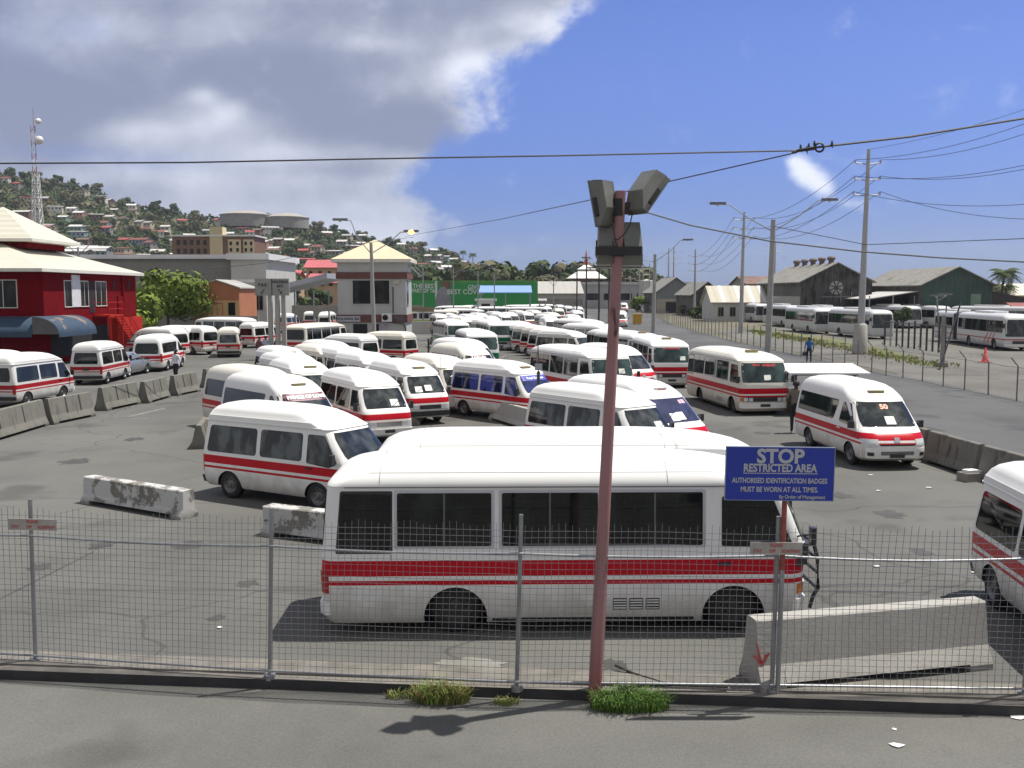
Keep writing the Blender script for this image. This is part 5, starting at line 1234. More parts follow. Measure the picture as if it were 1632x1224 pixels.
for x_,d_ in ((-.27,-1),(.24,1)):
    cx=xm+x_*W2;cz=q1.z+.22*(q0.z-q1.z);b=MB()
    a=Vector((cx-d_*.13,cz+.2));c=Vector((cx+d_*.12,cz-.15));u=(c-a).normalized();n_=Vector((-u.y,u.x))
    pts=[a+n_*.035,a-n_*.035,c-u*.13-n_*.035,c-u*.13-n_*.11,c+u*.02,c-u*.13+n_*.11,c-u*.13+n_*.035]
    b.poly([(p.x,-.373,p.y) for p in pts]);b.build('arrow',M_BLKP,bd)
# billboard ---------------------------------------------------------------
bbY=225;A0=P(655,447,bbY);A1=P(857,492,bbY)
bb=empty('billboard',((A0.x+A1.x)/2,bbY,0));tag(bb,'long green advertising billboard with white words beyond the parked buses','billboard')
hw=(A1.x-A0.x)/2;z0,z1=A1.z,A0.z
b=MB();b.box(-hw,hw,0,.3,z0,z1);bp=b.build('panel',mat('billboard_green',(.014,.25,.05),.6,0,.12,.15),bb)
b=MB();b.box(-hw,hw,-.02,-.004,z1-.55,z1);b.build('lighter_strip',mat('billboard_leaf_green',(.07,.26,.04),.6,0,.3,.3),bp)
def bx(px): return P(px,470,bbY).x-(A0.x+A1.x)/2
def bz(py): return P(700,py,bbY).z
LW=mat('billboard_white',(.55,.60,.55),.6)
for s_,px,py,sz in (('THE BEST',677,456,1.35),('PART OF T&T',677,463.5,1.2),('GIVES',757,458,1.35),('BEST COVER',742,465.5,1.55)):
    t_=obj('lettering',text_mesh(s_,sz,LW,.01,.03,sx=.95 if len(s_)<11 else .78),bp,(bx(px),-.03,bz(py)));t_.rotation_euler=(R(90),0,0)
b=MB();b.box(bx(693.5),bx(697),-.025,-.008,bz(478),bz(447.5));b.build('white_bar',LW,bp)
def blob(pts,mt,nm,y=-.035):
    b=MB();b.poly([(bx(p),y,bz(q)) for p,q in pts]);b.build(nm,mt,bp)
blob([(694,492),(694,476),(698,463),(703,457),(709,455),(713,461),(718,474),(719,484),(717,491)],mat('poster_grey_hood',(.22,.22,.24),.7,0,.3,.5),'printed_grey_jacket')
blob([(703,458),(702,450),(706,447.5),(716,447.8),(719,452),(717,459),(714,462),(709,457)],mat('poster_brown',(.16,.08,.05),.7,0,.3,.5),'printed_brown_shape',-.04)
# blue canopy and hut
def shed_roof(name,label,px0,px1,py0,py1,Y,depth,mt,postm,base=0,cat='shelter'):
    a=P(px0,py0,Y);c=P(px1,py1,Y);e=empty(name,((a.x+c.x)/2,Y,0));tag(e,label,cat);h=(c.x-a.x)/2
    b=MB();b.prism([(0,c.z),(depth,a.z),(depth,a.z+.12),(0,c.z+.12)],-h,h,Matrix(((0,0,1,0),(1,0,0,0),(0,1,0,0),(0,0,0,1))));b.build('roof',mt,e)
    n=max(2,int(h*2/4.2)+1)
    for k in range(n):
        x_=-h+.3+(2*h-.6)*k/(n-1);
        for y_ in (.3,depth-.3):
            b=MB();b.tube([(x_,y_,0),(x_,y_,c.z+(a.z-c.z)*y_/depth)],.09,6);b.build('post',postm,e)
    return e
shed_roof('blue_canopy','blue sheet roof canopy on posts in front of the billboard',763,848,455.5,467,185,9,mat('blue_sheet_roof',(.20,.33,.66),.45,.1,.05,.5),M_GALV)
hut=simple_building('hut','small white flat roofed hut below the blue canopy',P(760,480,178).x,P(788,480,178).x,178,181,3.4,M_WHITE,M_WHITE,.35,.35,'flat')
b=MB();b.box(-.75,.75,-1.56,-1.49,1.4,2.9);b.build('window',M_GLD,hut)
shed_roof('small_shelter','small grey shelter roof right of the billboard',858,872,477,480,190,3,M_ROOFG,M_GALV)
# far warehouses
fw=simple_building('warehouse','long low warehouse with pale ribbed roof behind the parked buses',6.0,18.4,262,292,4.6,M_GREYW,corrug('pale_ribbed_roof',(.33,.32,.29),(.40,.39,.36),.5,0),.5,3.2,'x')
b=MB();b.box(-6.3,6.3,-15.05,-15.0,1.6,3.2);b.build('louvre_strip',M_BLOCK,fw)
f2=simple_building('warehouse','grey flat roofed building behind the line of lamp posts',21,58,300,320,7.2,M_GREYW,M_LGREYW,.4,.8,'flat')
for k in range(7):
    b=MB();b.box(-17+k*5,-13.5+k*5,-10.06,-9.99,2.6,4.6);b.build('window',M_GLD,f2)
pg=empty('pavilion',(P(934,450,310).x,310,0));tag(pg,'white tent roofed pavilion with a red spire far away','pavilion')
b=MB();b.box(-4,4,-4,4,0,9);b.build('wall',M_BRICK,pg)
hip_roof(0,0,6,6,9.2,11.6,2.4,2.4,M_ROOFW,'roof',pg);hip_roof(0,0,2.8,2.8,12.0,13.8,0,0,M_ROOFW,'upper_roof',pg)
b=MB();b.box(-2,2,-2,2,11.6,12);b.build('lantern',M_BLOCK,pg)
b=MB();b.lathe([(.9,13.4),(.5,15),(.001,18.2)],8);b.build('spire',MRS,pg)
# right-hand sheds -----------------------------------------------------------
RUSTW=corrug('rusty_black_cladding',(.05,.05,.052),(.11,.108,.105),2.2,0,.8,(.02,.018,.018),.85)
RUSTS=corrug('weathered_side_cladding',(.09,.087,.08),(.15,.145,.135),2.2,1,.8,(.06,.05,.045),.7)
SHROOF=corrug('weathered_shed_roof',(.20,.195,.175),(.28,.27,.245),1.2,1,.75,(.11,.10,.085),.5)
GRNW=corrug('faded_green_cladding',(.04,.075,.062),(.055,.095,.08),2.2,0,.75,(.035,.06,.05),.5)
def shed(name,label,x0,x1,y0,y1,he,hp,wf,wsd,rm,over=.5):
    e=empty(name,((x0+x1)/2,y0,0));tag(e,label,'warehouse');h=(x1-x0)/2;d=y1-y0
    b=MB();b.poly([(-h,0,0),(h,0,0),(h,0,he),(0,0,hp),(-h,0,he)]);b.build('gable_wall',wf,e);b=MB();b.poly([(h,d,0),(-h,d,0),(-h,d,he),(0,d,hp),(h,d,he)]);b.build('rear_gable',wf,e)
    b=MB()
    b.quad((-h,d,0),(-h,0,0),(-h,0,he),(-h,d,he));b.build('side_wall',wsd,e);b=MB();b.quad((h,0,0),(h,d,0),(h,d,he),(h,0,he));b.build('side_wall',wsd,e)
    b=MB();k=(hp-he)/h;t=.15;o=over
    for s_ in (-1,1): b.prism([(0,hp+t),(s_*(h+o),he-o*k+t),(s_*(h+o),he-o*k),(0,hp)],-o,d+.3,Matrix(((1,0,0,0),(0,0,1,0),(0,1,0,0),(0,0,0,1))))
    b.build('roof',rm,e);return e,h,d
e,h,d=shed('rusty_warehouse','gabled warehouse of rusted dark sheets with ventilators on its ridge',43.4,54.0,150,176,6.55,9.25,RUSTW,RUSTS,SHROOF)
b=MB();b.box(-h-.06,-h+.02,.5,24,1.2,4.3);b.build('side_panels',mat('pale_side_sheets',(.33,.325,.30),.7,0,.1,.5),e)
b=MB();b.box(-h+1.5,h-1.0,-.08,-.01,.5,2.1);b.build('blue_doors',mat('faded_blue_doors',(.10,.13,.22),.7,0,.2,.7),e)
for k in range(5):
    b=MB();y_=3+k*4.6;b.lathe([(.42,9.2),(.42,9.8),(.62,9.85),(.66,10.15),(.5,10.35),(.001,10.4)],10,'Z',Matrix.Translation((0,y_,0)));b.build('ventilator',mat('ventilator_brown',(.14,.105,.09),.8,0,.3,2),e,40)
# round gable window with radiating bars
b=MB();c=Vector((-.1,-.07,5.6))
for k in range(8):
    a=k*math.pi/4;u=Vector((math.cos(a),0,math.sin(a)));n_=Vector((-u.z,0,u.x));b.poly([c+u*.35-n_*.06,c+u*.35+n_*.06,c+u*1.0+n_*.3,c+u*1.0-n_*.3])
b.build('fan_window',mat('fan_window_pale',(.30,.30,.30),.7,0,.3,2),e)
b=MB();b.box(.6,.7,-.07,-.02,3.4,5);b.box(2.2,2.3,-.07,-.02,3.4,5);b.box(-2.2,2.6,-.07,-.02,4.2,4.28);b.build('trim',mat('fan_window_pale',(.3,.3,.3)),e)
e,h,d=shed('green_warehouse','large green gabled warehouse on the right with a grey ribbed roof',57.0,66.8,139,163,6.0,8.35,GRNW,RUSTS,SHROOF)
b=MB();b.box(1.9,3.3,-.06,-.01,3.0,4.7);b.build('gable_window',mat('pale_green_shutter',(.16,.24,.19),.7,0,.15,2),e)
b=MB();b.box(-3.9,-.6,-.06,-.01,0,2.3);b.box(.6,3.4,-.06,-.01,0,2.3);b.build('doorway',M_BLK,e)
for x_ in (-4.5,0,4.1):
    b=MB();b.box(x_-.5,x_+.5,-.1,-.02,0,2.4);b.build('pillar',mat('pillar_beige',(.36,.34,.29),.8,0,.15,2),e)
lt=empty('lean_to',(53.5,140,0));tag(lt,'pale sheet lean-to roof between the rusted and the green warehouse','shed')
b=MB();b.prism([(-3.6,3.9),(3.4,5.0),(3.4,5.12),(-3.6,4.02)],0,14,Matrix(((1,0,0,0),(0,0,1,0),(0,1,0,0),(0,0,0,1))));b.build('roof',mat('lean_to_sheet',(.44,.43,.40),.6,0,.2,.6),lt)
b=MB();b.box(-3.2,3.4,4,4.2,0,3.9);b.build('wall',M_BLK,lt)
for x_ in (-3.3,0,3):
    b=MB();b.tube([(x_,.3,0),(x_,.3,4.4)],.09,6);b.build('post',M_GALV,lt)
l2=empty('lean_to',(69.6,141,0));tag(l2,'dark sheet lean-to on the right flank of the green warehouse','shed')
b=MB();b.prism([(-2.9,5.2),(4.2,3.7),(4.2,3.82),(-2.9,5.32)],0,14,Matrix(((1,0,0,0),(0,0,1,0),(0,1,0,0),(0,0,0,1))));b.prism([(-2.9,5.2),(4.2,3.7),(4.2,2.9),(-2.9,2.9)],.1,.2,Matrix(((1,0,0,0),(0,0,1,0),(0,1,0,0),(0,0,0,1))));b.build('roof',mat('dark_lean_to_sheet',(.055,.05,.05),.8,0,.3,1.5),l2)
b=MB();b.box(-2.9,7.6,.3,.5,0,2.9);b.build('wall',mat('beige_yard_wall',(.34,.30,.24),.9,0,.2,.8),l2)
e=simple_building('house','cream house with pale hipped roof at the right edge behind the depot',P(1612,480,158).x,P(1690,480,158).x,158,168,4.6,mat('cream_house_wall',(.42,.39,.31),.8,0,.1,.6),M_CREAMR,.9,1.6,'x')
for k in range(3): window(e,-2.8+k*1.3,-2.1+k*1.3,-5.05,0,2.2,3.7,M_FASC,bars=1)
e=simple_building('shed','low shed with a rust red roof behind the articulated bus',66.5,84,131,136,2.7,M_BLOCK,mat('rust_red_sheet',(.20,.05,.035),.7,0,.25,.6),.5,.7,'x')
# small striped-roof building, small gabled shed and others
a=P(1135,500,168);c=P(1222,500,168)
sb=simple_building('depot_office','low white depot office with a white striped sheet roof',a.x,c.x,168,177,3.3,M_LGREYW,corrug('tan_striped_roof',(.40,.37,.30),(.46,.43,.35),.8,0),.35,2.6,'x')
b=MB();k_=2.6/4.5
for x_ in (-2.6,.1,2.3,4.2): b.prism([(0,2.6+.165),(-4.83,-.33*k_+.165),(-4.83,-.33*k_+.15),(0,2.6+.15)],x_-.3,x_+.3,Matrix(((0,0,1,0),(1,0,0,0),(0,1,0,3.3),(0,0,0,1))))
b.build('white_stripes',M_WHITE,sb)
for x_ in (-3.6,-1.6,1.2): window(sb,x_,x_+.9,-4.52,0,.9,2.4,M_GREYW,bars=1)
a=P(1046,500,235);c=P(1108,500,235)
e,h,d=shed('grey_shed','small grey gabled shed with a dark doorway left of the striped roof',a.x,c.x,235,258,5.0,8.3,corrug('bluegrey_cladding',(.15,.165,.17),(.19,.205,.21),1.2,0),RUSTS,SHROOF)
b=MB();b.box(-h,h,-.06,-.01,0,3.4);b.build('lower_wall',mat('shed_beige_wall',(.34,.315,.26),.9,0,.15,.6),e)
b=MB();b.box(-2.4,1.8,-.10,-.04,0,2.7);b.build('doorway',M_BLK,e)
a=P(1104,500,205);c=P(1150,500,205)
e,h,d=shed('dark_shed','dark gabled shed overgrown with bushes beside the striped roof',a.x,c.x,205,226,4.6,7.0,RUSTW,RUSTS,SHROOF)
e=simple_building('warehouse','brown roofed low warehouse behind the striped roof office',47,62,200,215,6.5,M_BLOCK,mat('brown_sheet_roof',(.15,.09,.07),.8,0,.3,.5),.4,1.6,'x')
for k,(px,py) in enumerate(((1030,448),(1037,452))):
    p=P(px,470,300);b=MB();b.lathe([(2.0,0),(2.0,CAMH+(466-py)*300/1587),(.001,CAMH+(466-py)*300/1587+.6)],16,'Z',Matrix.Translation((p.x,300+k*6,0)));o=b.build('silo',M_LGREYW,None,40);tag(o,['pale silo, left of two beside the road end','pale silo, right of two beside the road end'][k],'silo')
# beyond-the-lot blocks on the left
e=simple_building('apartment_block','cream and brown apartment block with a tower on the lower hillside',P(275,400,330).x,P(405,400,330).x,330,345,23.2,mat('apartment_brown',(.17,.095,.06),.8,0,.2,.4),M_ROOFW,.6,.5,'flat')
MCRM=mat('apartment_cream',(.52,.44,.27),.8,0,.08,.5)
b=MB();b.box(5,9.2,-7.9,-7.4,8,22.2);b.build('cream_bay',MCRM,e);b=MB();b.box(10,13.4,-7.9,-7.4,8,22.2);b.build('cream_bay',MCRM,e);b=MB();b.box(-1,3.2,-7.9,-3,8,26.3);b.build('cream_tower',MCRM,e)
for x_ in (5.5,7.7,10.4,12.2):
    for z_ in (12.6,15.6,18.2,20.3): 
        b=MB();b.box(x_,x_+.8,-7.97,-7.88,z_,z_+1.2);b.build('window',M_GLD,e)
for k in range(5):
    for z_ in (17.6,20.4):
        b=MB();b.box(-12+k*2.2,-10.9+k*2.2,-7.58,-7.48,z_,z_+1.6);b.build('window',M_GLD,e)
PINK=mat('pink_tile_roof',(.42,.10,.11),.7,0,.1,.6)
for px0,px1,pyt,Y,l in ((488,545,432,300,'pink roofed building, the taller one, left of the office roof'),(428,470,440,270,'pink roofed building low behind the direction sign'),(492,545,446,260,'pink roofed building, the lower one, left of the office')):
    a=P(px0,pyt,Y);c=P(px1,pyt,Y)
    e=simple_building('pink_roofed_house',l,a.x,c.x,Y,Y+12,a.z+(1.2 if '432' in str(pyt) else -.6),mat('peach_wall',(.40,.28,.18),.8,0,.1,.5),PINK,.8,2.2,'x')
    for k in range(4):
        b=MB();x_=(c.x-a.x)*(-.42+k*.26);b.box(x_,x_+1.0,-6.06,-5.98,a.z-1.6,a.z);b.build('window',M_GLD,e)
# bus shelter by the side road
p0=G(1275,640);sl=empty('bus_shelter',(0,0,0));Ysh=40.2
q0=P(1250,583,Ysh+1.6);q1=P(1383,596,Ysh-.6)
sl.location=(P(1310,600,Ysh).x,Ysh,0);tag(sl,'bus shelter with a white sheet roof on dark steel posts by the side road','shelter')
lx=sl.location.x
zr0=P(1340,581,Ysh+1.3).z;zr1=P(1340,597,Ysh-.9).z
xa,xb=P(1248,582,Ysh+1.3).x-lx,P(1350,582,Ysh+1.3).x-lx
b=MB();b.prism([(1.3,zr0),(1.3,zr0+.06),(-.9,zr1+.06),(-.9,zr1)],-1.55,1.65,Matrix(((0,0,1,0),(1,0,0,0),(0,1,0,0),(0,0,0,1))))
b.build('roof',M_ROOFW,sl)
for x_ in (-1.15,1.2):
    for y_ in (-.35,.9):
        b=MB();zt=zr1+(zr0-zr1)*(y_+.9)/2.2;b.tube([(x_,y_,0),(x_,y_,zt)],.04,6);b.build('post',M_BLKP,sl)
b=MB();b.box(-1.3,1.35,-.39,-.31,zr1+(zr0-zr1)*.25-.14,zr1+(zr0-zr1)*.25-.06);b.box(-1.3,1.35,.86,.94,zr0-.2,zr0-.12)
b.build('beam',M_BLKP,sl)
b=MB();b.box(-1.15,1.2,.45,.85,.42,.48);b.build('bench_seat',M_BLOCK,sl)
# ------------------------------------------------------------------ lamp posts, poles, wires
def tube_at(pts,r,n=6,r2=None): b=MB();b.tube(pts,r,n,r2);return b
MLAMP=mat('street_lamp_head',(.16,.16,.165),.5,.2,.1,4)
def street_lamp(px,pyt,Y,label,arms,mt=M_GALV,r=.13,lean=0,group='street lamps over the lot',lit=None):
    x=(px-816)*Y/1587;h=CAMH+(466-pyt)*Y/1587;e=empty('street_lamp',(x,Y,0));tag(e,label,'street lamp',group)
    tube_at([(0,0,-.1),(lean*.5,0,h*.5),(lean,0,h)],r,10,r*.7).build('pole',mt,e,40)
    for k,(ax,ay) in enumerate(arms):          # arm ends given as photo spots at the pole's distance
        q=Vector(((ax-816)*Y/1587-x,0,CAMH+(466-ay)*Y/1587));s=Vector((lean,0,h-.9));d=1 if q.x>lean else -1
        am=tube_at([s,s.lerp(q,.45)+Vector((0,0,.10)),q-Vector((d*.9,0,.02)),q-Vector((d*.3,0,0))],.045,6).build('arm',M_GALV,e,40)
        b=MB();M=Matrix.Translation(q)
        b.prism([(-.62,-.13),(.45,-.17),(.62,-.1),(.62,.1),(.45,.17),(-.62,.13)] if d>0 else [(.62,-.13),(.62,.13),(-.45,.17),(-.62,.1),(-.62,-.1),(-.45,-.17)],-.02,.17,M)
        hd=b.build('lamp_head',MLAMP,e)
        b=MB();b.lathe([(.13,-.02),(.12,-.09),(.06,-.13),(.001,-.14)],10,'Z',M)
        if lit==k:
            lm=NT('lit_sodium_lamp');lm.out((.9,.5,.2),.4);lm.b.inputs['Emission Color'].default_value=(1,.50,.13,1);lm.b.inputs['Emission Strength'].default_value=2.6
            b=MB();b.lathe([(.001,.2),(.24,.13),(.30,0),(.24,-.13),(.001,-.2)],12,'Z',M);b.build('bulb',lm.m,hd,60)
        else: b.build('bulb',M_LENS,hd,60)
    return e
CONP=mat('pole_concrete',(.30,.30,.29),.8,0,.12,2)
street_lamp(1224,352,78,'tall concrete street lamp with two arms beside the side road fence',[(1140,328),(1316,322)],CONP,.26,.2,'street lamps along the side road')
street_lamp(1041,406,121,'second street lamp along the side road, two arms, right of the pink pole',[(1003,415),(1094,384)],CONP,.26,.1,'street lamps along the side road')
street_lamp(597,388,84,'street lamp in front of the holding bay office with one lamp glowing orange',[(545,353),(657,371)],CONP,.19,-.2,'street lamps over the lot',1)
street_lamp(130,395,105,'street lamp rising behind the red building roof',[(172,371),(100,380)],CONP,.14)
for i,(px,pt_,Y,arms,l) in enumerate(((675,428,150,[(650,415),(690,420)],'behind the right wall of the office'),(723,427,165,[(706,415),(740,432)],'above the printed grey jacket of the billboard'),(762,432,170,[(742,420),(786,428)],'at the left end of the blue canopy'),(788,437,165,[(772,424),(806,440)],'in front of the blue canopy'),(882,448,170,[(868,440),(893,446)],'at the right end of the billboard'),(919,430,160,[(921,424),(905,428)],'far, left of the pavilion spire'),(934,412,150,[(933,412),(955,420)],'tallest left of the pink pole'),(954,425,140,[(940,428),(967,424)],'just left of the pink pole'),(970,430,128,[(963,428),(985,430)],'half hidden by the pink pole'),(955,452,240,[(946,449),(964,449)],'small and far behind the pavilion'))):
    street_lamp(px,pt_,Y,'street lamp '+l,arms,M_GALV if i<5 else M_BLKP,.12 if i<5 else .14)
# tall steel power poles
WA=[]
def power_pole(px,pyt,pyb,label,arms,r0=.3,sheath=None,mt=mat('weathered_steel_pole',(.36,.36,.37),.55,.3,.1,2),lean=.0,group='steel power poles',D=None):
    Y=D or CAMH*1587/(pyb-466);x=(px-816)*Y/1587;h=CAMH+(466-pyt)*Y/1587;e=empty('power_pole',(x,Y,0));tag(e,label,'power pole',group)
    tube_at([(0,0,0),(lean*h*.5,0,h*.5),(lean*h,0,h)],r0,12,r0*.42).build('pole',mt,e,40)
    pts=[]
    for py,hw in arms:
        z=CAMH+(466-py)*Y/1587;b=MB();xc=lean*z
        b.tube([(xc-hw,0,z+.12),(xc,0,z),(xc+hw,0,z+.12)],.05,5)
        for s_ in (-1,1): b.tube([(xc+s_*hw,0,z+.08),(xc+s_*hw,0,z+.35)],.06,6);pts.append(Vector((x+xc+s_*hw,Y,z+.35)))
        b.build('crossarm',mt,e)
    if sheath:
        b=MB();b.prism([(-.75,-.5),(.75,-.5),(.75,.5),(-.75,.5)],0,sheath);b.build('base_block',M_CONB,e)
    pts.append(Vector((x+lean*h,Y,h)));return pts
P1=power_pole(1371,243,564,'tall tapered steel power pole with three crossarms at the yard, the nearest',[(266,1.0),(291,1.0),(315,1.05)],.31,None,lean=.012)
e=[o for o in COL.objects if o.get('label','').startswith('tall tapered steel')][0]
b=MB();b.lathe([(.62,0),(.62,.3),(.50,2.3),(.42,2.4),(.3,2.45)],14);b.build('base_collar',M_CONB,e,40)
P2=power_pole(1180,340,532,'steel power pole behind the concrete street lamp',[(353,1.2),(368,1.2),(382,1.2)],.3,lean=.01,D=120)
P3=power_pole(1106,398,500,'slim steel power pole left of the striped roof office',[(410,1.3),(422,1.3),(433,1.3)],.3,D=200)
for i,(px,pt_,D) in enumerate(((1064,396,260),(1072,394,262),(1024,421,290),(1034,420,292),(1018,402,270),(1232,385,210),(1004,440,300))):
    power_pole(px,pt_,0,'far thin power pole '+['left of a pair right of the second street lamp','right of a pair right of the second street lamp','left leg of the far frame beside the pink pole','right leg of the far frame beside the pink pole','with crossbars beside the pink pole','behind the tall concrete street lamp','small and distant right of the pink pole'][i],[(pt_+9,1.9),(pt_+18,1.9),(pt_+27,1.9)] if i!=6 else [(pt_+5,1.5)],.28,D=D)
def wire(pts,r,label,sag=0,mt=M_BLKP,n=24,grp='overhead wires'):
    o=[]
    for a,c in zip(pts,pts[1:]):
        a,c=Vector(a),Vector(c)
        for k in range(n): t=k/n;p=a.lerp(c,t);p.z-=sag*4*t*(1-t);o.append(p)
    o.append(Vector(pts[-1]));b=MB();b.tube(o,r,5);q=b.build('overhead_wire',mt,None,60);tag(q,label,'wire',grp);return q
MW_=mat('wire_black',(.03,.03,.035),.6)
Yw=17.
wire([P(-120,261,Yw),P(300,259,Yw),P(600,253,Yw),P(900,248,Yw),P(1270,240,Yw)],.014,'long dark overhead cable crossing the whole sky above the floodlights',0,MW_)
wire([P(1270,240,Yw),P(1309,234,Yw),P(1450,218,Yw),P(1760,168,Yw)],.019,'overhead cable from the splice to the right edge of the photo',0,MW_)
wire([P(645,377,84),P(800,349,40),P(935,320,24),P(1050,293,20),P(1270,243,Yw)],.012,'cable rising from the glowing lamp past the floodlights to the splice',0,MW_,6)
wire([P(660,378,84),P(560,390,70),P(420,420,50),P(237,436,42)],.016,'cable running from the office lamp to the red building eaves',0,MW_,6)
wire([P(1022,336,17),P(1100,359,17),P(1225,384,17),P(1370,401,17),P(1500,411,17),P(1760,424,17)],.013,'cable sloping down to the right below the street lamp heads',0,MW_)
b=MB();p=P(1306,235,Yw)
b.lathe([(.07,-.02),(.09,0),(.07,.02),(.055,0),(.07,-.02)],14,'Y',Matrix.Translation(p));b.tube([P(1262,242,Yw),P(1300,237,Yw)],.022,6);b.tube([P(1270,239,Yw-.02),P(1298,234,Yw-.02)],.014,6)
o=b.build('cable_splice',MW_);tag(o,'dark looped cable splice hanging on the overhead wire','splice')
for i,(px,py) in enumerate(((1276,238),(1289,236),(1286,241),(1298,232),(1326,232))):
    b=MB();p=P(px,py-2,Yw);b.lathe([(.001,-.045),(.02,-.02),(.024,.008),(.014,.035),(.016,.05),(.001,.065)],8,'Z',Matrix.Translation(p));b.tube([p+Vector((0,0,-.04)),p+Vector((.02,0,-.07))],.009,5,.004);b.tube([p+Vector((0,0,.05)),p+Vector((-.026,0,.05))],.004,4)
    o=b.build('bird',MW_,None,60);tag(o,'small dark bird perched at the cable splice','bird','birds on the wire')
# power lines strung over the poles
thin=.02
off=Vector((55,-20,8))
k=0
for i in range(6):
    a=P1[i];lev='top middle bottom'.split()[i//2];sd_='left right'.split()[i%2]
    far_=P2[i];wire([a,far_],thin,f'thin power line, {lev} {sd_} arm of the nearest pole to the second',1.6,MW_,14,'power lines')
    wire([far_,P3[i]],thin*1.1,f'thin power line, {lev} {sd_} arm of the second pole onwards',1.8,MW_,12,'power lines')
    tgt=P(1760,[215-70,232-70,300-70,305-70,360-50,385-40][i],62);wire([a,tgt],thin,f'power line from the {lev} {sd_} arm of the nearest pole, going right',.9,MW_,16,'power lines')
wire([P1[6],P(1780,120,60)],.014,'thin earth wire from the tip of the nearest power pole',.5,MW_,12,'power lines')
wire([P(1230,360,78),P(1380,390,70),P(1640,380,60),P(1760,368,55)],.025,'power line from the concrete street lamp to the right edge',0,MW_,10,'power lines')
# ------------------------------------------------------------------ chain link fence along the side road
cf=[G(x,y) for x,y in ((1700,661),(1620,640),(1575,630),(1537,622),(1503,616),(1470,608),(1439,603),(1412,599))]
while cf[-1].y<150:
    l=cf[-1];cf.append(Vector((22.1+max(0,(l.y-95))*.04,l.y+2.5,0)))
while cf[-1].y<238:
    l=cf[-1];cf.append(Vector((24.3+max(0,(l.y-150))*.1,l.y+4,0)))
ch=empty('chain_link_fence',(22.1,95,0));co=Vector((22.1,95,0));tag(ch,'long chain link fence with bent post tops along the side road','fence')
MCH=mat('fence_post_grey',(.17,.165,.16),.7,.2,.2,3)
for i,p in enumerate(cf):
    a=p-co;b=MB();lean_=.12*math.sin(i*2.7) if i%4==2 else 0
    pts=[a,a+Vector((lean_*.5,0,1.6)),a+Vector((lean_-.30,.05,1.98))] if i<9 else [a,a+Vector((0,0,1.9))]
    b.tube(pts,.035 if i<12 else .045,6);b.build('post',MCH,ch)
b=MB()
for q,r_ in zip(cf,cf[1:]):
    a,c=q-co,r_-co
    for z in ([.05,1.55] if True else []): b.tube([a+Vector((0,0,z)),a.lerp(c,.5)+Vector((0,0,z-.03)),c+Vector((0,0,z))],.013,4)
b.build('top_wire',MCH,ch)
b=MB()
for q,r_ in zip(cf[:16],cf[1:17]):       # diamond mesh between the nearer posts
    a,c=q-co,r_-co;L=(c-a).length;n=int(L/.14)
    for k in range(-11,n):
        for s_ in (1,-1):
            t0,t1=k/n,(k+11)/n;z0,z1=(.05,1.55) if s_>0 else (1.55,.05)
            if t0<0: z0+=(z1-z0)*(-t0)/(t1-t0);t0=0
            if t1>1: z1=z0+(z1-z0)*(1-t0)/(t1-t0);t1=1
            p0=a.lerp(c,t0);p1=a.lerp(c,t1);w_=.0028
            b.quad((p0.x,p0.y-w_,z0-w_),(p0.x,p0.y+w_,z0+w_),(p1.x,p1.y+w_,z1+w_),(p1.x,p1.y-w_,z1-w_))
b.build('chain_mesh',mat('chain_link_wire',(.22,.22,.22),.6,.4,.1,4),ch)
# low wall and black paling fence in the yard
bf=empty('paling_fence',tuple(G(1440,560)));bo=G(1440,560);tag(bf,'open fence of black upright posts at the corner of the bus yard','fence')
for k in range(11):
    t=k/10;a=P(1410+t*88,535,93-12*t);g=G(1408+t*90,553+t*33) if False else None
    p=Vector((a.x,93-13*t,0))-Vector((bo.x,bo.y,0));b=MB();b.box(p.x-.07,p.x+.07,p.y-.05,p.y+.05,0,2.35+.15*math.sin(k*3));b.build('post',M_BLKP if k!=1 else M_CONB,bf)
b=MB();a0=Vector((P(1408,535,93).x-bo.x,93-bo.y,0));a1=Vector((P(1499,535,80).x-bo.x,80-bo.y,0))
b.tube([a0+Vector((0,0,2.2)),a1+Vector((0,0,2.2))],.04,5);b.build('rail',M_BLKP,bf)
b=MB();n_=Vector((.12,.3,0));b.poly([a0-n_,a1-n_,a1+n_,a0+n_]);
b=MB();b.box(-.1,.1,-.1,.1,0,3.4);b.box(-.3,.3,-.3,.3,0,.3)
o=b.build('gate_post',M_BLOCK,None,None,tuple(G(1501,585)));tag(o,'stout grey gate post at the right end of the paling fence','post')
b=MB();g=G(1497,590);b.tube([g,P(1532,480,g.y+2)],.06,6);o=b.build('prop_pole',M_BLKP);tag(o,'slanting dark prop pole by the gate post','pole')
b=MB();g=G(1506,545);b.tube([g,g+Vector((0,0,P(1514,452,g.y).z))],.08,6,.05);o=b.build('thin_pole',M_BLKP);tag(o,'thin dark upright pole before the green warehouse','pole')
yl=street_lamp(1499,474,95,'small twin headed lamp post in front of the green warehouse',[(1490,472),(1504,470)],M_GALV,.09,-.5,None)
e=empty('traffic_cone',tuple(G(1570,577)));tag(e,'red traffic cone standing alone in the yard','cone')
b=MB();b.lathe([(.26,.03),(.24,.05),(.05,1.0),(.03,1.02),(.001,1.02)],14);b.box(-.35,.35,-.35,.35,0,.04);b.build('cone',mat('cone_red',(.50,.04,.05),.5),e,40)
b=MB();b.lathe([(.152,.50),(.112,.68)],14);b.build('band',mat('cone_band_orange',(.6,.35,.1),.5),e)
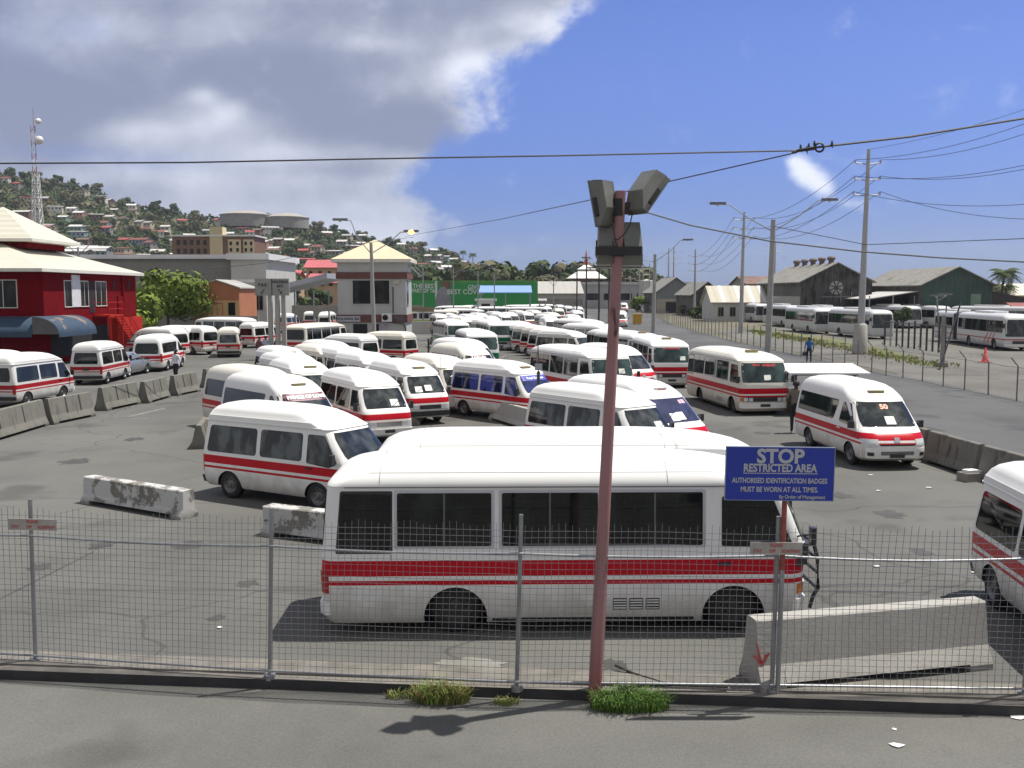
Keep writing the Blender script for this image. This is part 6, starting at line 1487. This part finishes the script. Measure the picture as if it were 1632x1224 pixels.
# small things by the roads
b=MB();g=G(1017,517);e=empty('yellow_box',tuple(g));tag(e,'yellow metal box standing on the far side road','box');
b=MB();b.box(-.8,.5,-.5,.5,.1,1.5);b.build('cabinet',mat('yellow_enamel',(.48,.28,.02),.5,0,.1,2),e);b=MB();b.box(-.9,.6,-.6,.6,1.5,1.6);b.build('lid',mat('yellow_enamel',(.48,.28,.02)),e);b=MB();b.box(-.6,-.5,-.3,.3,0,.1);b.box(.2,.3,-.3,.3,0,.1);b.build('feet',M_BLKP,e)
e=empty('beige_kiosk',tuple(G(1165,512)));tag(e,'beige concrete block beside the tall pole at the yard fence','block')
b=MB();b.box(-1.0,1.0,-1,1,0,3.2);b.build('wall',M_CONB,e);b=MB();b.box(-1.15,1.15,-1.15,1.15,3.2,3.35);b.build('roof',M_CONB,e)
e=empty('orange_barrier',tuple(G(1118,507)));tag(e,'orange plank barrier near the striped roof office','barrier')
b=MB();b.box(-2.2,2.2,-.05,.05,.7,1.7);b.build('plank',mat('orange_plank',(.42,.20,.10),.7,0,.2,2),e)
for x_ in (-1.8,1.8): b=MB();b.box(x_-.08,x_+.08,-.3,.3,0,.75);b.build('foot',M_BLKP,e)
e=empty('tan_signboard',(P(674,493,128).x,128,0));tag(e,'blank tan signboard on a post right of the office','sign')
a=P(655,489.5,128);c=P(692,497,128);b=MB();b.box(a.x-e.location.x,c.x-e.location.x,-.08,.08,c.z,a.z);b.build('board',mat('tan_board',(.22,.17,.10),.7,0,.2,2),e)
b=MB();b.tube([(0,.12,0),(0,.12,a.z)],.09,6);b.build('post',M_GALV,e)
wl=MB();a=G(660,532);wl.box(-12.2,-9.4,118,118.3,0,1.5);o=wl.build('low_wall',M_LGREYW);tag(o,'low white wall just right of the office','wall')
g=G(683,572);e=empty('barrier_arm',tuple(g));tag(e,'thin horizontal barrier arm on a dark post right of the office','barrier')
b=MB();b.tube([(0,0,0),(0,0,1.5)],.07,8);b.build('post',M_BLKP,e);b=MB();b.tube([(0,0,1.35),(-2.6,4,1.35)],.04,6);b.build('arm',M_GALV,e)
g=G(908,668);e=empty('striped_pole',(P(858,640,30).x,30,0));tag(e,'thin dark pole with a small lamp standing before the blue-windowed van','pole')
zt=P(858,540,30).z;b=MB();b.tube([(0,0,0),(.02,0,zt*.5),(-.02,0,zt)],.03,6,.015);b.build('pole',M_BLKP,e);b=MB();b.box(-.11,.11,-.06,.06,P(858,590,30).z,P(858,580,30).z);b.build('box',M_GALV,e)
b=MB();b.tube([(0,0,P(858,700,30).z if False else .5),(0,0,P(858,592,30).z)],.05,6);b.build('sleeve',M_BLKP,e)
# litter
MLIT=mat('litter_white',(.72,.72,.70),.8)
rnd=random.Random(5)
for i,(px,py,s_) in enumerate(((1397,903,.07),(1552,912,.05),(1425,1162,.035),(1430,1188,.09),(1622,1142,.12),(1388,757,.07),(1480,777,.08),(1528,748,.14),(284,607,.10),(712,662,.12),(1040,1085,.06),(1400,782,.06),(350,1000,.05),(470,1068,.06))):
    z=-.12 if py>1110 else .012;g=G(px,py,z);b=MB();n=7
    pts=[(math.cos(6.283*k/n)*s_*(.6+.5*rnd.random()),math.sin(6.283*k/n)*s_*.8*(.6+.5*rnd.random()),.004+.05*s_*8*rnd.random()*.3) for k in range(n)]
    b.poly(pts);bb_=[(p[0]*.9,p[1]*.9,0) for p in pts];m=len(b.v);b.poly(bb_[::-1])
    for k in range(n): j=(k+1)%n;b.face((k,m+(n-1-k),m+(n-1-j),j))
    o=b.build('paper_scrap',MLIT,None,None,tuple(g));tag(o,'small white paper scrap lying on the asphalt','litter','scraps of litter')
g=G(1548,766);b=MB();b.box(-.3,.3,-.2,.2,0,.22);b.m=1;b.box(-.22,.1,-.15,.1,.22,.30);b.box(.0,.25,-.1,.18,.22,.27);o=b.build('litter_box',[M_BLOCK,MLIT],None,None,tuple(g));o.rotation_euler=(0,0,.3);tag(o,'grey box with white rubbish on top at the foot of the road barrier','box')
b=MB();a=G(980,1072);c=G(1060,1092)
b.tube([a+Vector((0,0,.1)),a.lerp(c,.4)+Vector((0,.05,.03)),c+Vector((0,0,.02))],.018,6);o=b.build('iron_rod',M_DARK);tag(o,'bent iron rod lying inside the fence right of the pink pole','rod')
b=MB();a=G(985,1102,.03);c=G(1160,1098,.03)
b.tube([a+Vector((0,0,.03)),a+Vector((.3,.06,.06)),a.lerp(c,.5)+Vector((0,.05,.05)),c+Vector((0,0,.03))],.02,6);o=b.build('steel_bar',M_DARK);tag(o,'long dark bar lying along the kerb strip right of the grass','bar')
# ------------------------------------------------------------------ hill
crest=[(-900,180),(-400,225),(-100,262),(0,272),(40,284),(80,292),(120,296),(165,306),(190,326),(250,330),(300,342),(370,353),(430,352),(490,360),(545,372),(580,382),(640,390),(700,404),(740,418),(790,434),(830,446),(880,455),(930,461),(1000,464),(1100,465.5)]
def crest_h(px):
    for a,c in zip(crest,crest[1:]):
        if px<=c[0]:
            k=(px-a[0])/(c[0]-a[0]);py=a[1]+(c[1]-a[1])*k;break
    else: py=465.5
    return py
DC=820.
def hill_z(x,y):
    px=816+1587*x/max(y,1)
    py=crest_h(px);r=y
    hc=max(0,(466-py)*DC/1587+3)
    s=(r-330)/(DC-330);s=max(0,min(1,s))
    k=s**1.25*(1-.18*math.sin(s*math.pi)) 
    z=hc*k
    if r>DC: z=hc*max(0,1-((r-DC)/420)**1.4)
    n_=mnoise.fractal(Vector((x*.011,y*.011,3.1)),1,2,4)
    return z+n_*min(6,hc*.12)*math.sin(math.pi*min(1,s*1.02))-.6*(1-s)
b=MB();cols=[-900+40*i for i in range(52)];rows=[325+14*j for j in range(36)]+[DC+20+40*j for j in range(11)]
for y in rows:
    for px in cols:
        x=(px-816)*y/1587;b.v.append((x,y,hill_z(x,y)))
nc=len(cols)
for j in range(len(rows)-1):
    for i in range(nc-1): b.face((j*nc+i,j*nc+i+1,(j+1)*nc+i+1,(j+1)*nc+i))
tag(b.build('hill',mat('hill_scrub_ground',(.09,.095,.05),.95,0,.4,.02,col2=(.15,.115,.075)),None,60),kind='structure')
# foliage: clouds of leaf-clump faces
def leafmat(name,a,c):
    t=NT(name);oi=t.t.nodes.new('ShaderNodeObjectInfo');n_=t.noise(.9,4,.6)
    col=t.mix(t.step(n_,.3,.7),a,c);col=t.mix(t.math('MULTIPLY',oi.outputs['Random'],.55),col,tuple(x*.55 for x in a));return t.out(col,.75,0,.2)
LEAF=[leafmat('foliage_dark',(.04,.066,.022),(.075,.108,.035)),leafmat('foliage_mid',(.055,.085,.03),(.10,.135,.045)),leafmat('foliage_dry',(.095,.10,.05),(.16,.145,.075)),leafmat('foliage_bright',(.12,.18,.03),(.23,.29,.05))]
M_BARK=mat('bark',(.10,.075,.055),.9,0,.3,2,.3)
def crown_mesh(rx,rz,n,leaf,seed,mt,cz,lobes=9):
    r=random.Random(seed);b=MB()
    L=[]
    for k in range(lobes):
        a=r.random()*6.283;q=.62*math.sqrt(r.random());L.append((rx*q*math.cos(a),rx*q*math.sin(a),cz+rz*(r.random()*1.5-.75)*(1-q*.5),rx*(.30+.26*r.random())))
    for i in range(n):
        lx,ly,lz,lr=r.choice(L);u=Vector((r.gauss(0,1),r.gauss(0,1),r.gauss(0,1))).normalized();d=lr*(.55+.5*r.random())
        c=Vector((lx,ly,lz))+Vector((u.x*d,u.y*d,u.z*d*.75));s=leaf*(.6+.8*r.random())
        t1=u.orthogonal().normalized();t1.rotate(Matrix.Rotation(r.random()*6.283,3,u));t2=u.cross(t1)
        w_=u*s*.5*(r.random()-.3)
        b.quad(c-t1*s-t2*s*.5,c-t2*s*.8+w_,c+t1*s+t2*s*.3,c+t2*s*.7+w_)
    return b.mesh('crown',mt)
def trunk_mesh(h,r,seed,spread):
    rr=random.Random(seed);b=MB();b.tube([(0,0,-.4),(r*.3,0,h*.5),(0,r*.3,h)],r,7,r*.5)
    for k in range(4):
        a=k*1.57+rr.random();b.tube([(0,0,h*.55+k*.08*h),(math.cos(a)*spread*.35,math.sin(a)*spread*.35,h*.95),(math.cos(a)*spread*.6,math.sin(a)*spread*.6,h*1.25)],r*.4,5,r*.12)
    return b.mesh('trunk',M_BARK)
TREES=[]
for k in range(6):
    rx=3.6+.5*(k%3);rz=2.9+.5*(k%2);TREES.append((crown_mesh(rx,rz,520,.62,20+k,LEAF[k%3],3.3+.3*(k%2),9),trunk_mesh(2.4,.28,k,rx)))
def palm_meshes(h,seed,fl):
    r=random.Random(seed);t=MB();pts=[(0,0,-.3),(.1*h*.1,0,h*.4),(.03*h,.01*h,h*.75),(.07*h,.02*h,h)];t.tube(pts,.24,7,.15)
    c=Vector(pts[-1]);b=MB()
    for k in range(17):
        a=k*2.399+r.random()*.3;up=.75-1.25*(k/17);d=Vector((math.cos(a),math.sin(a),0));prev=None;side=Vector((-d.y,d.x,0))
        for q in range(8):
            s=q/7;p=c+d*fl*s*math.cos(up*.7)+Vector((0,0,fl*(math.sin(up)*s-.62*s*s)))
            if prev is not None:
                for sg in (-1,1):
                    for h_ in (0,.5):
                        p0=prev.lerp(p,h_);p1=prev.lerp(p,h_+.32);w_=fl*.26*(math.sin(math.pi*min(1,.18+s*.82))+.12)
                        b.quad(p0,p1,p1+side*sg*w_+d*w_*.4-Vector((0,0,w_*.55)),p0+side*sg*w_+d*w_*.35-Vector((0,0,w_*.55)))
            prev=p
    return b.mesh('crown',LEAF[1]),t.mesh('trunk',M_BARK)
PALM=[palm_meshes(8.5,3,3.0),palm_meshes(6.5,5,2.8)]
def plant(name,cr,tk,loc,sc_,rz,label,grp,cat='tree'):
    e=empty(name,loc,rz);e.scale=sc_ if isinstance(sc_,tuple) else (sc_,sc_,sc_);obj('crown',cr,e);obj('trunk',tk,e);tag(e,label,cat,grp);return e
def where(px):
    for lim,s in ((60,'left of the radio mast'),(140,'just right of the radio mast'),(240,'above the red building roof'),(340,'above the long grey warehouse'),(420,'above the apartment block'),(500,'around the round tanks'),(580,'above the pink roofs'),(670,'behind the office roof'),(760,'above the green billboard'),(860,'above the blue canopy'),(2000,'right of the billboard')):
        if px<lim:return s
def hgt(s): return 'high' if s>.72 else ('midway' if s>.4 else 'low')
rnd=random.Random(11)
# houses of the hillside
WALLS=[('cream',(.42,.38,.29)),('white',(.55,.54,.52)),('grey',(.24,.235,.225)),('pink',(.38,.22,.18)),('turquoise',(.20,.31,.30)),('brown',(.16,.10,.07)),('pale blue',(.26,.33,.42))]
ROOFS=[('white',(.52,.52,.51)),('grey',(.32,.31,.30)),('rust red',(.20,.065,.045)),('pale',(.48,.46,.42)),('brown',(.15,.095,.07)),('red',(.34,.06,.05))]
WM=[mat('house_wall_'+n.replace(' ','_'),c,.85,0,.12,.7) for n,c in WALLS];RM=[mat('house_roof_'+n.replace(' ','_'),c,.6,.05,.22,.6) for n,c in ROOFS]
def house_parts(wx,wy,h,pitch,gable):
    b=MB();hx,hy=wx/2,wy/2
    b.box(-hx,hx,-hy,hy,-3,h)
    if gable:
        for s_ in (-1,1): b.poly([(s_*hx,-hy,h),(s_*hx,hy,h),(s_*hx,0,h+pitch)])
    w_=b.mesh('wall',[WM[0]])
    r=MB();o=.6;k=pitch/hy
    if gable:
        for s_ in (-1,1): r.prism([(0,pitch+.18),(s_*(hy+o),-o*k+.18),(s_*(hy+o),-o*k),(0,pitch)],-hx-o,hx+o,Matrix(((0,0,1,0),(1,0,0,0),(0,1,0,h),(0,0,0,1))))
    else: r.prism([(-hy-o,0),(hy+o,pitch),(hy+o,pitch+.2),(-hy-o,.2)],-hx-o,hx+o,Matrix(((0,0,1,0),(1,0,0,0),(0,1,0,h+.02),(0,0,0,1))))
    rf=r.mesh('roof',[RM[0]])
    ws=[]
    n=max(2,int(wx/3))
    for q in range(n):
        x=-hx+wx*(q+.5)/n;m=MB();m.box(x-.6,x+.6,-hy-.05,-hy+.02,h-2.2,h-.9);ws.append(m.mesh('window',M_GLD))
    for q in range(1):
        m=MB();m.box(hx-.02,hx+.05,-.6,.6,h-2.2,h-.9);ws.append(m.mesh('window',M_GLD))
    return w_,rf,ws
HP=[house_parts(*a) for a in ((9,7,4.2,1.5,True),(7,7,6.2,1.3,True),(12,8,4.0,1.0,False),(8,6,3.4,1.2,True),(15,8,6.5,1.4,True))]
hpos=[];cand=0;HL={}
for px,Y,sc_,l in ((108,470,1.5,'long house under a white roof edge right of the mast'),(262,400,1.6,'long grey house with a white roof strip above the red building'),(150,520,1.3,'long pale house among trees right of the mast'),(322,372,1.2,'long house with white roof left of the apartment block')):
    x=(px-816)*Y/1587;hpos.append((x,Y));e=empty('hillside_house',(x,Y,hill_z(x,Y)+.5),.05);e.scale=(sc_,sc_,.82);p=HP[4]
    w_=obj('wall',p[0],e);w_.material_slots[0].link='OBJECT';w_.material_slots[0].material=WM[2]
    rf=obj('roof',p[1],e);rf.material_slots[0].link='OBJECT';rf.material_slots[0].material=RM[0]
    for q in p[2]: obj('window',q,w_)
    tag(e,l,'house','houses on the hillside')
while len(hpos)<215 and cand<60000:
    cand+=1
    px=rnd.uniform(-20,790);s=rnd.random()**.8;y=345+s*(DC-350);x=(px-816)*y/1587
    hc=(466-crest_h(px))*DC/1587
    if hc<8: continue
    if any((x-a)**2+(y-c)**2<(10 if y<600 else 10.5)**2 for a,c in hpos):continue
    hpos.append((x,y));z=hill_z(x,y);k=rnd.choices(range(5),(5,4,3,4,1.2))[0];wi=rnd.choices(range(7),(4,4,4,2,1.6,2,1.2))[0];ri=rnd.choices(range(6),(4,4,3,3,2,1))[0]
    e=empty('hillside_house',(x,y,z+.5),rnd.uniform(-.5,.5));e.scale=(.82,.82,.82)
    p=HP[k];w_=obj('wall',p[0],e);w_.material_slots[0].link='OBJECT';w_.material_slots[0].material=WM[wi]
    rf=obj('roof',p[1],e);rf.material_slots[0].link='OBJECT';rf.material_slots[0].material=RM[ri]
    for q in p[2]: obj('window',q,w_)
    l=f"{['gabled','tall','wide','small','long'][k]} {WALLS[wi][0]} house, {ROOFS[ri][0]} roof, {hgt(s)} uphill {where(px)}"
    HL.setdefault(l,[]).append((px,e))
for l,v in HL.items():
    v.sort(key=lambda q:q[0])
    for i,(px,e) in enumerate(v):
        tag(e,l if len(v)==1 else l.replace(' house',[' left',' middle',' right',' far right'][0 if i==0 else (2 if i==len(v)-1 else 1)]+' house',1),'house','houses on the hillside')
# trees of the hillside
tpos=[];cand=0;TL={}
while len(tpos)<275 and cand<60000:
    cand+=1
    px=rnd.uniform(-20,960);s=rnd.random()**.7
    if rnd.random()<.28:s=rnd.uniform(.93,1.0)
    y=335+s*(DC-330);x=(px-816)*y/1587
    if any(abs(x/y-a/c)*y<7 and -5<c-y<9 for a,c in hpos):continue
    if any((x-a)**2+(y-c)**2<8**2 for a,c in tpos):continue
    tpos.append((x,y));z=hill_z(x,y);k=rnd.randrange(6);sc_=rnd.uniform(.7,1.45)
    pm=px>620 and rnd.random()<.22
    if pm: e=plant('palm_tree',*PALM[rnd.randrange(2)],(x,y,z),rnd.uniform(1.,1.6),rnd.random()*6,None,None);l='palm tree '
    else: e=plant('hillside_tree',*TREES[k],(x,y,z),(sc_,sc_,sc_*rnd.uniform(.8,1.15)),rnd.random()*6,None,None);l=['dark','mid green','dryish'][k%3]+(' large' if sc_>1.4 else ' small' if sc_<1.05 else '')+' tree '
    l+=f"{hgt(s)} uphill {where(px)}";TL.setdefault(l,[]).append((px,e))
for l,v in TL.items():
    v.sort(key=lambda q:q[0])
    for i,(px,e) in enumerate(v):
        a=''
        if len(v)>1:a=['leftmost ','inner left ','middle ','inner right ','rightmost '][0 if i==0 else 4 if i==len(v)-1 else 1+min(2,int(3*(i-1)/max(1,len(v)-2)))]
        tag(e,a+l,'tree','trees on the hillside')
# scrub between them, uncountable
r=random.Random(4);mbs=[MB(),MB(),MB()]
for i in range(17000):
    px=r.uniform(-30,960);y=330+(r.random()**.75)*(DC-325);x=(px-816)*y/1587
    if any(abs(x/y-a/c)*y<6 and -5<c-y<8 for a,c in hpos) and r.random()<.9:continue
    nz=mnoise.noise(Vector((x*.02,y*.02,1)))
    h=(1.0+1.7*r.random()+1.4*nz);z=hill_z(x,y)+h*.4;s=.9+.9*r.random();b=mbs[0 if nz>.1 else (1 if nz>-.22 else 2)]
    for q in range(4):
        u=Vector((r.gauss(0,1),r.gauss(0,1)-.3,abs(r.gauss(0,1))+.2)).normalized();c=Vector((x+r.gauss(0,1.3),y+r.gauss(0,1.3),z+r.random()*h))
        t1=u.orthogonal().normalized();t1.rotate(Matrix.Rotation(r.random()*6.283,3,u));t2=u.cross(t1)
        b.quad(c-t1*s,c-t2*s*.7,c+t1*s*.8,c+t2*s*.8)
allb=MB()
for k,m_ in enumerate(mbs):
    n=len(allb.v);allb.v+=m_.v;allb.f+=[tuple(i+n for i in f) for f in m_.f];allb.mi+=[k]*len(m_.f)
tag(allb.build('hillside_scrub',LEAF[:3]),'green scrub covering the hillside between houses','vegetation',None,'stuff')
# far tree belt beyond the end of the lot
r=random.Random(9);k=0
BL={}
for i in range(46):
    px=640+ (1040-640)*i/45+r.uniform(-5,5);Y=r.uniform(330,420);x=(px-816)*Y/1587
    if r.random()<.25: e=plant('palm_tree',*PALM[i%2],(x,Y,0),r.uniform(1.3,2.0),r.random()*6,None,None);l='palm tree'
    else: sc_=r.uniform(1.6,2.5);e=plant('tree',*TREES[i%6],(x,Y,0),sc_,r.random()*6,None,None);l=['dark broad tree','mid green broad tree','dryish broad tree'][i%3]
    l+=' in the far belt '+('above the billboard' if px<760 else 'above the blue canopy' if px<855 else 'above the ribbed roof warehouse' if px<925 else 'around the pavilion' if px<975 else 'right of the pink pole')
    BL.setdefault(l,[]).append((px,e))
for l,v in BL.items():
    v.sort(key=lambda q:q[0])
    for i,(px,e) in enumerate(v): tag(e,('' if len(v)==1 else 'leftmost ' if i==0 else 'rightmost ' if i==len(v)-1 else 'inner ')+l,'tree','trees of the far belt')
# round water tanks on the hill
MTK=mat('tank_grey',(.24,.235,.22),.7,0,.15,.3)
for px0,px1,pt_,pb,l in ((357,437,336,356,'large round grey tank on the hill crest, left of two'),(428,495,340,358,'round grey tank on the hill crest, right of two')):
    Y=790;xc=((px0+px1)/2-816)*Y/1587;rr=(px1-px0)/2*Y/1587;z0=CAMH+(466-pb)*Y/1587;z1=CAMH+(466-pt_-8)*Y/1587
    e=empty('water_tank',(xc,Y,z0));tag(e,l,'tank','tanks on the hill')
    b=MB();b.lathe([(rr,-4),(rr,z1-z0-.5)],32);b.build('shell',MTK,e,40)
    b=MB();b.lathe([(rr*1.03,z1-z0-.9),(rr*1.03,z1-z0-.3),(rr*.5,z1-z0+2.6),(.001,z1-z0+3.6)],32);b.build('roof',mat('tank_roof',(.30,.285,.255),.7,0,.1,.2),e,40)
# bright green street tree by the shop, yard trees
cr=crown_mesh(5.0,3.2,3600,.30,77,LEAF[3],5.0,14)
plant('street_tree',cr,trunk_mesh(4.0,.24,8,4.2),((268-816)*116/1587,116,0),(1.0,1.0,.95),0,'bright green spreading tree between the red building and the orange shop',None)
b=MB()
e=plant('shrub_row',crown_mesh(3.4,2.2,1500,.3,78,LEAF[3],2.6,9),trunk_mesh(2.0,.16,9,2.4),((225-816)*104/1587,104,0),1.,1,'bright green bush touching the corner of the red building',None)
plant('palm_tree',*PALM[0],((1592-816)*150/1587,150,0),.95,0,'palm tree right of the green warehouse',None)
plant('palm_tree',*PALM[1],((1603-816)*156/1587,156,0),.9,2,'smaller palm leaning behind the lean-to at the right',None)
plant('bush',crown_mesh(1.6,1.1,500,.2,79,LEAF[1],2.2,7),trunk_mesh(1.5,.1,10,1.4),((1437-816)*126/1587,126,0),1.,0,'green bush before the lean-to of the green warehouse',None,'bush')
plant('bush',crown_mesh(2.4,1.6,500,.35,80,LEAF[3],1.8,7),trunk_mesh(1.2,.1,11,1.4),((1016-816)*250/1587,250,0),1.1,0,'bright green bush at the far end of the side road',None,'bush')
for i,(px,Y,l) in enumerate(((1112,190,'dark bush at the left foot of the dark shed'),(1125,186,'dark bush in front of the dark shed'),(1095,215,'dark bush between the two gabled sheds'))):
    plant('bush',TREES[i][0],TREES[i][1],((px-816)*Y/1587,Y,-1.5),.62,i,l,None,'bush')
for i,(px,Y,s_,l) in enumerate(((205,150,1.3,'dark tree left of the long grey warehouse'),(470,240,1.3,'tree behind the sloping canopy'),(455,320,1.5,'dark tree above the direction sign'),(510,235,1.0,'small tree between the canopy and the office'),(150,190,1.5,'tree behind the red building roof'),(110,200,1.4,'tree behind the red building near the mast'))):
    plant('tree',*TREES[i],((px-816)*Y/1587,Y,0),s_,i,l,None)
# weeds along the yard strip
r=random.Random(3);b=MB();a0=G(1200,528);a1=G(1505,586)
for i in range(1500):
    t=r.random();p=a0.lerp(a1,t);p.x+=r.gauss(0,.8);p.y+=r.gauss(0,.5);h=.06+.2*r.random();w_=.03;an=r.random()*3.14;dx,dy=math.cos(an)*w_,math.sin(an)*w_;b.m=r.randrange(3)
    b.quad((p.x-dx,p.y-dy,.01),(p.x+dx,p.y+dy,.01),(p.x+dx*.4+r.gauss(0,.08),p.y+dy*.4,h),(p.x-dx*.4+r.gauss(0,.08),p.y-dy*.4,h))
tag(b.build('weeds',[mat('grass_blade_'+q,None) for q in 'bcd']),'rough grass and weeds along the bus yard edge','weeds',None,'stuff')
# ------------------------------------------------------------------ people
SKIN=mat('dark_skin',(.075,.04,.026),.55,0,.1,6);HAIR=mat('black_hair',(.012,.010,.009),.7)
def person(loc,rz,shirt,trousers,label,walk=0.,armout=0.,h=1.74,bag=None,longs=False,group=None):
    s=h/1.74;vs=[];es=[];rs=[]
    def v(p,r,par=None):
        vs.append((p[0]*s,p[1]*s,p[2]*s));rs.append(r*s)
        if par is not None:es.append((par,len(vs)-1))
        return len(vs)-1
    pel=v((0,0,.95),.150);sp=v((0,.01,1.12),.140,pel);ch_=v((0,.02,1.30),.168,sp);nk=v((0,.0,1.46),.075,ch_);n2=v((0,-.01,1.53),.056,nk);hd=v((0,-.02,1.61),.094,n2);tp=v((0,-.015,1.70),.075,hd)
    for sg in (-1,1):
        hp=v((sg*.10,0,.90),.105,pel);st=walk*sg
        kn=v((sg*.11,-.04-st*.14,.50),.072,hp);an=v((sg*.11,-st*.22+.03,.09),.046,kn);v((sg*.12,-st*.22-.13,.04),.036,an)
        shd=v((sg*.19,.01,1.40),.072,ch_);el=v((sg*(.27+armout*.05),.03+st*.10,1.12),.047,shd);wr=v((sg*(.27+armout*.08),-.05+st*.20,.88),.031,el);pm=v((sg*.27,-.075+st*.22,.80),.034,wr)
        for q in range(4): 
            k1=v((sg*.27+(q-1.5)*.0*sg,-.075+st*.22+(q-1.5)*.021,.73-(0,.006,.008,-.004)[q]),.0095,pm);v((sg*.262,-.075+st*.22+(q-1.5)*.020,.675-(0,.008,.010,-.006)[q]),.008,k1)
        t1=v((sg*.25,-.125+st*.22,.775),.0105,wr);v((sg*.245,-.135+st*.22,.735),.009,t1)
    me=bpy.data.meshes.new('p');me.from_pydata(vs,es,[]);o=bpy.data.objects.new('p',me);COL.objects.link(o)
    sk=o.modifiers.new('s','SKIN');sk.use_smooth_shade=True
    for i,r_ in enumerate(rs): me.skin_vertices[0].data[i].radius=(r_,r_*(.72 if i in (1,2) else 1))
    me.skin_vertices[0].data[0].use_root=True
    sb_=o.modifiers.new('u','SUBSURF');sb_.levels=1;sb_.render_levels=1
    dg=bpy.context.evaluated_depsgraph_get();dg.update();bm_=bpy.data.meshes.new_from_object(o.evaluated_get(dg));bpy.data.objects.remove(o)
    bm_.materials.clear()
    for m_ in (SKIN,shirt,trousers,M_BLKP): bm_.materials.append(m_)
    for p in bm_.polygons:
        c=p.center;z=c.z/s;ax=abs(c.x/s)
        if z<.085:k=3
        elif z<.97 and ax<.215:k=2
        elif z<1.475 and (ax<.225 or z>(.84 if longs else 1.15)):k=1
        else:k=0
        p.material_index=k
        p.use_smooth=True
    e=empty('person',loc,rz);tag(e,label,'person',group);obj('body',bm_,e)
    b=MB();b.lathe([(.112,1.60),(.116,1.66),(.098,1.725),(.05,1.76),(.001,1.768)],16,'Z',Matrix.Scale(s,4)@Matrix.Translation((0,.012,0)));b.build('hair',HAIR,e,60)
    b=MB()
    for sg in (-1,1): b.lathe([(.001,-.012),(.013,0),(.001,.012)],8,'Z',Matrix.Translation((sg*.035*s,-.108*s,1.635*s)))
    b.build('eyes',M_LETW,e);b=MB();b.lathe([(.001,-.03),(.02,-.01),(.012,.03),(.001,.04)],8,'Z',Matrix.Translation((0,-.112*s,1.60*s)));b.build('nose',SKIN,e,60)
    if bag:
        b=MB();x_,y_,z_=bag;b.lathe([(.001,-.16),(.13,-.14),(.16,0),(.12,.12),(.04,.2),(.001,.21)],10,'Z',Matrix.Translation((x_,y_,z_)));q=b.build('bag',M_BLKP,None,60);q.location=loc;q.rotation_euler=(0,0,rz);tag(q,'dark bag carried by the person in blue','bag')
    return e
def cl(n,c): return mat('cloth_'+n,c,.85,0,.15,6)
person(G(1267,690),R(165),cl('grey_brown',(.15,.13,.105)),cl('black',(.014,.014,.018)),'man in a grey brown shirt and black trousers beside the white van at the shelter',.1,0,1.82)
person(G(1289,578),R(170),cl('bright_blue',(.02,.12,.34)),cl('navy',(.018,.022,.05)),'man in a blue shirt walking along the chain link fence with a bag',.7,.3,1.78,(.30,-.1,.62))
person(G(281,607),R(-30),cl('white',(.62,.63,.68)),cl('dark',(.02,.02,.03)),'man in a white shirt behind the concrete barriers',.2,0,1.76,None,True)
person(G(414,575),R(150),cl('maroon',(.16,.055,.065)),cl('black',(.014,.014,.018)),'person in a maroon top by the direction sign columns',.3,0,1.74,None,True)
person(G(424,573),R(170),cl('pale_blue',(.40,.45,.60)),cl('light_blue',(.26,.31,.45)),'person in pale blue clothes beside the one in maroon',.3,0,1.72,None,True)
person(G(690,541),R(170),cl('peach',(.52,.32,.24)),cl('black',(.014,.014,.018)),'man in a peach shirt walking right of the office',.5,0,1.78)
person(((848)-816 and (848-816)*150/1587,150,0),0,cl('pink',(.42,.22,.20)),cl('navy',(.018,.022,.05)),'person in pink standing among the far minibuses',.1)
person(((904-816)*125/1587,125,0),1,cl('pale_blue',(.40,.45,.60)),cl('navy',(.018,.022,.05)),'person in pale blue in the far right aisle',.2)
# ------------------------------------------------------------------ air
hm=bpy.data.materials.new('haze_air');hm.use_nodes=True;nt=hm.node_tree;nt.nodes.remove(nt.nodes['Principled BSDF'])
pv=nt.nodes.new('ShaderNodeVolumePrincipled');pv.inputs['Color'].default_value=(.80,.88,1,1);pv.inputs['Density'].default_value=.00012;pv.inputs['Anisotropy'].default_value=.3
nt.links.new(pv.outputs[0],nt.nodes['Material Output'].inputs['Volume'])
b=MB();b.box(-2600,2600,-60,4200,-14,190);o=b.build('haze',hm);tag(o,kind='stuff')
for k_,p_ in PROTO.items():
    for c_ in list(p_.children_recursive)+[p_]: bpy.data.objects.remove(c_)
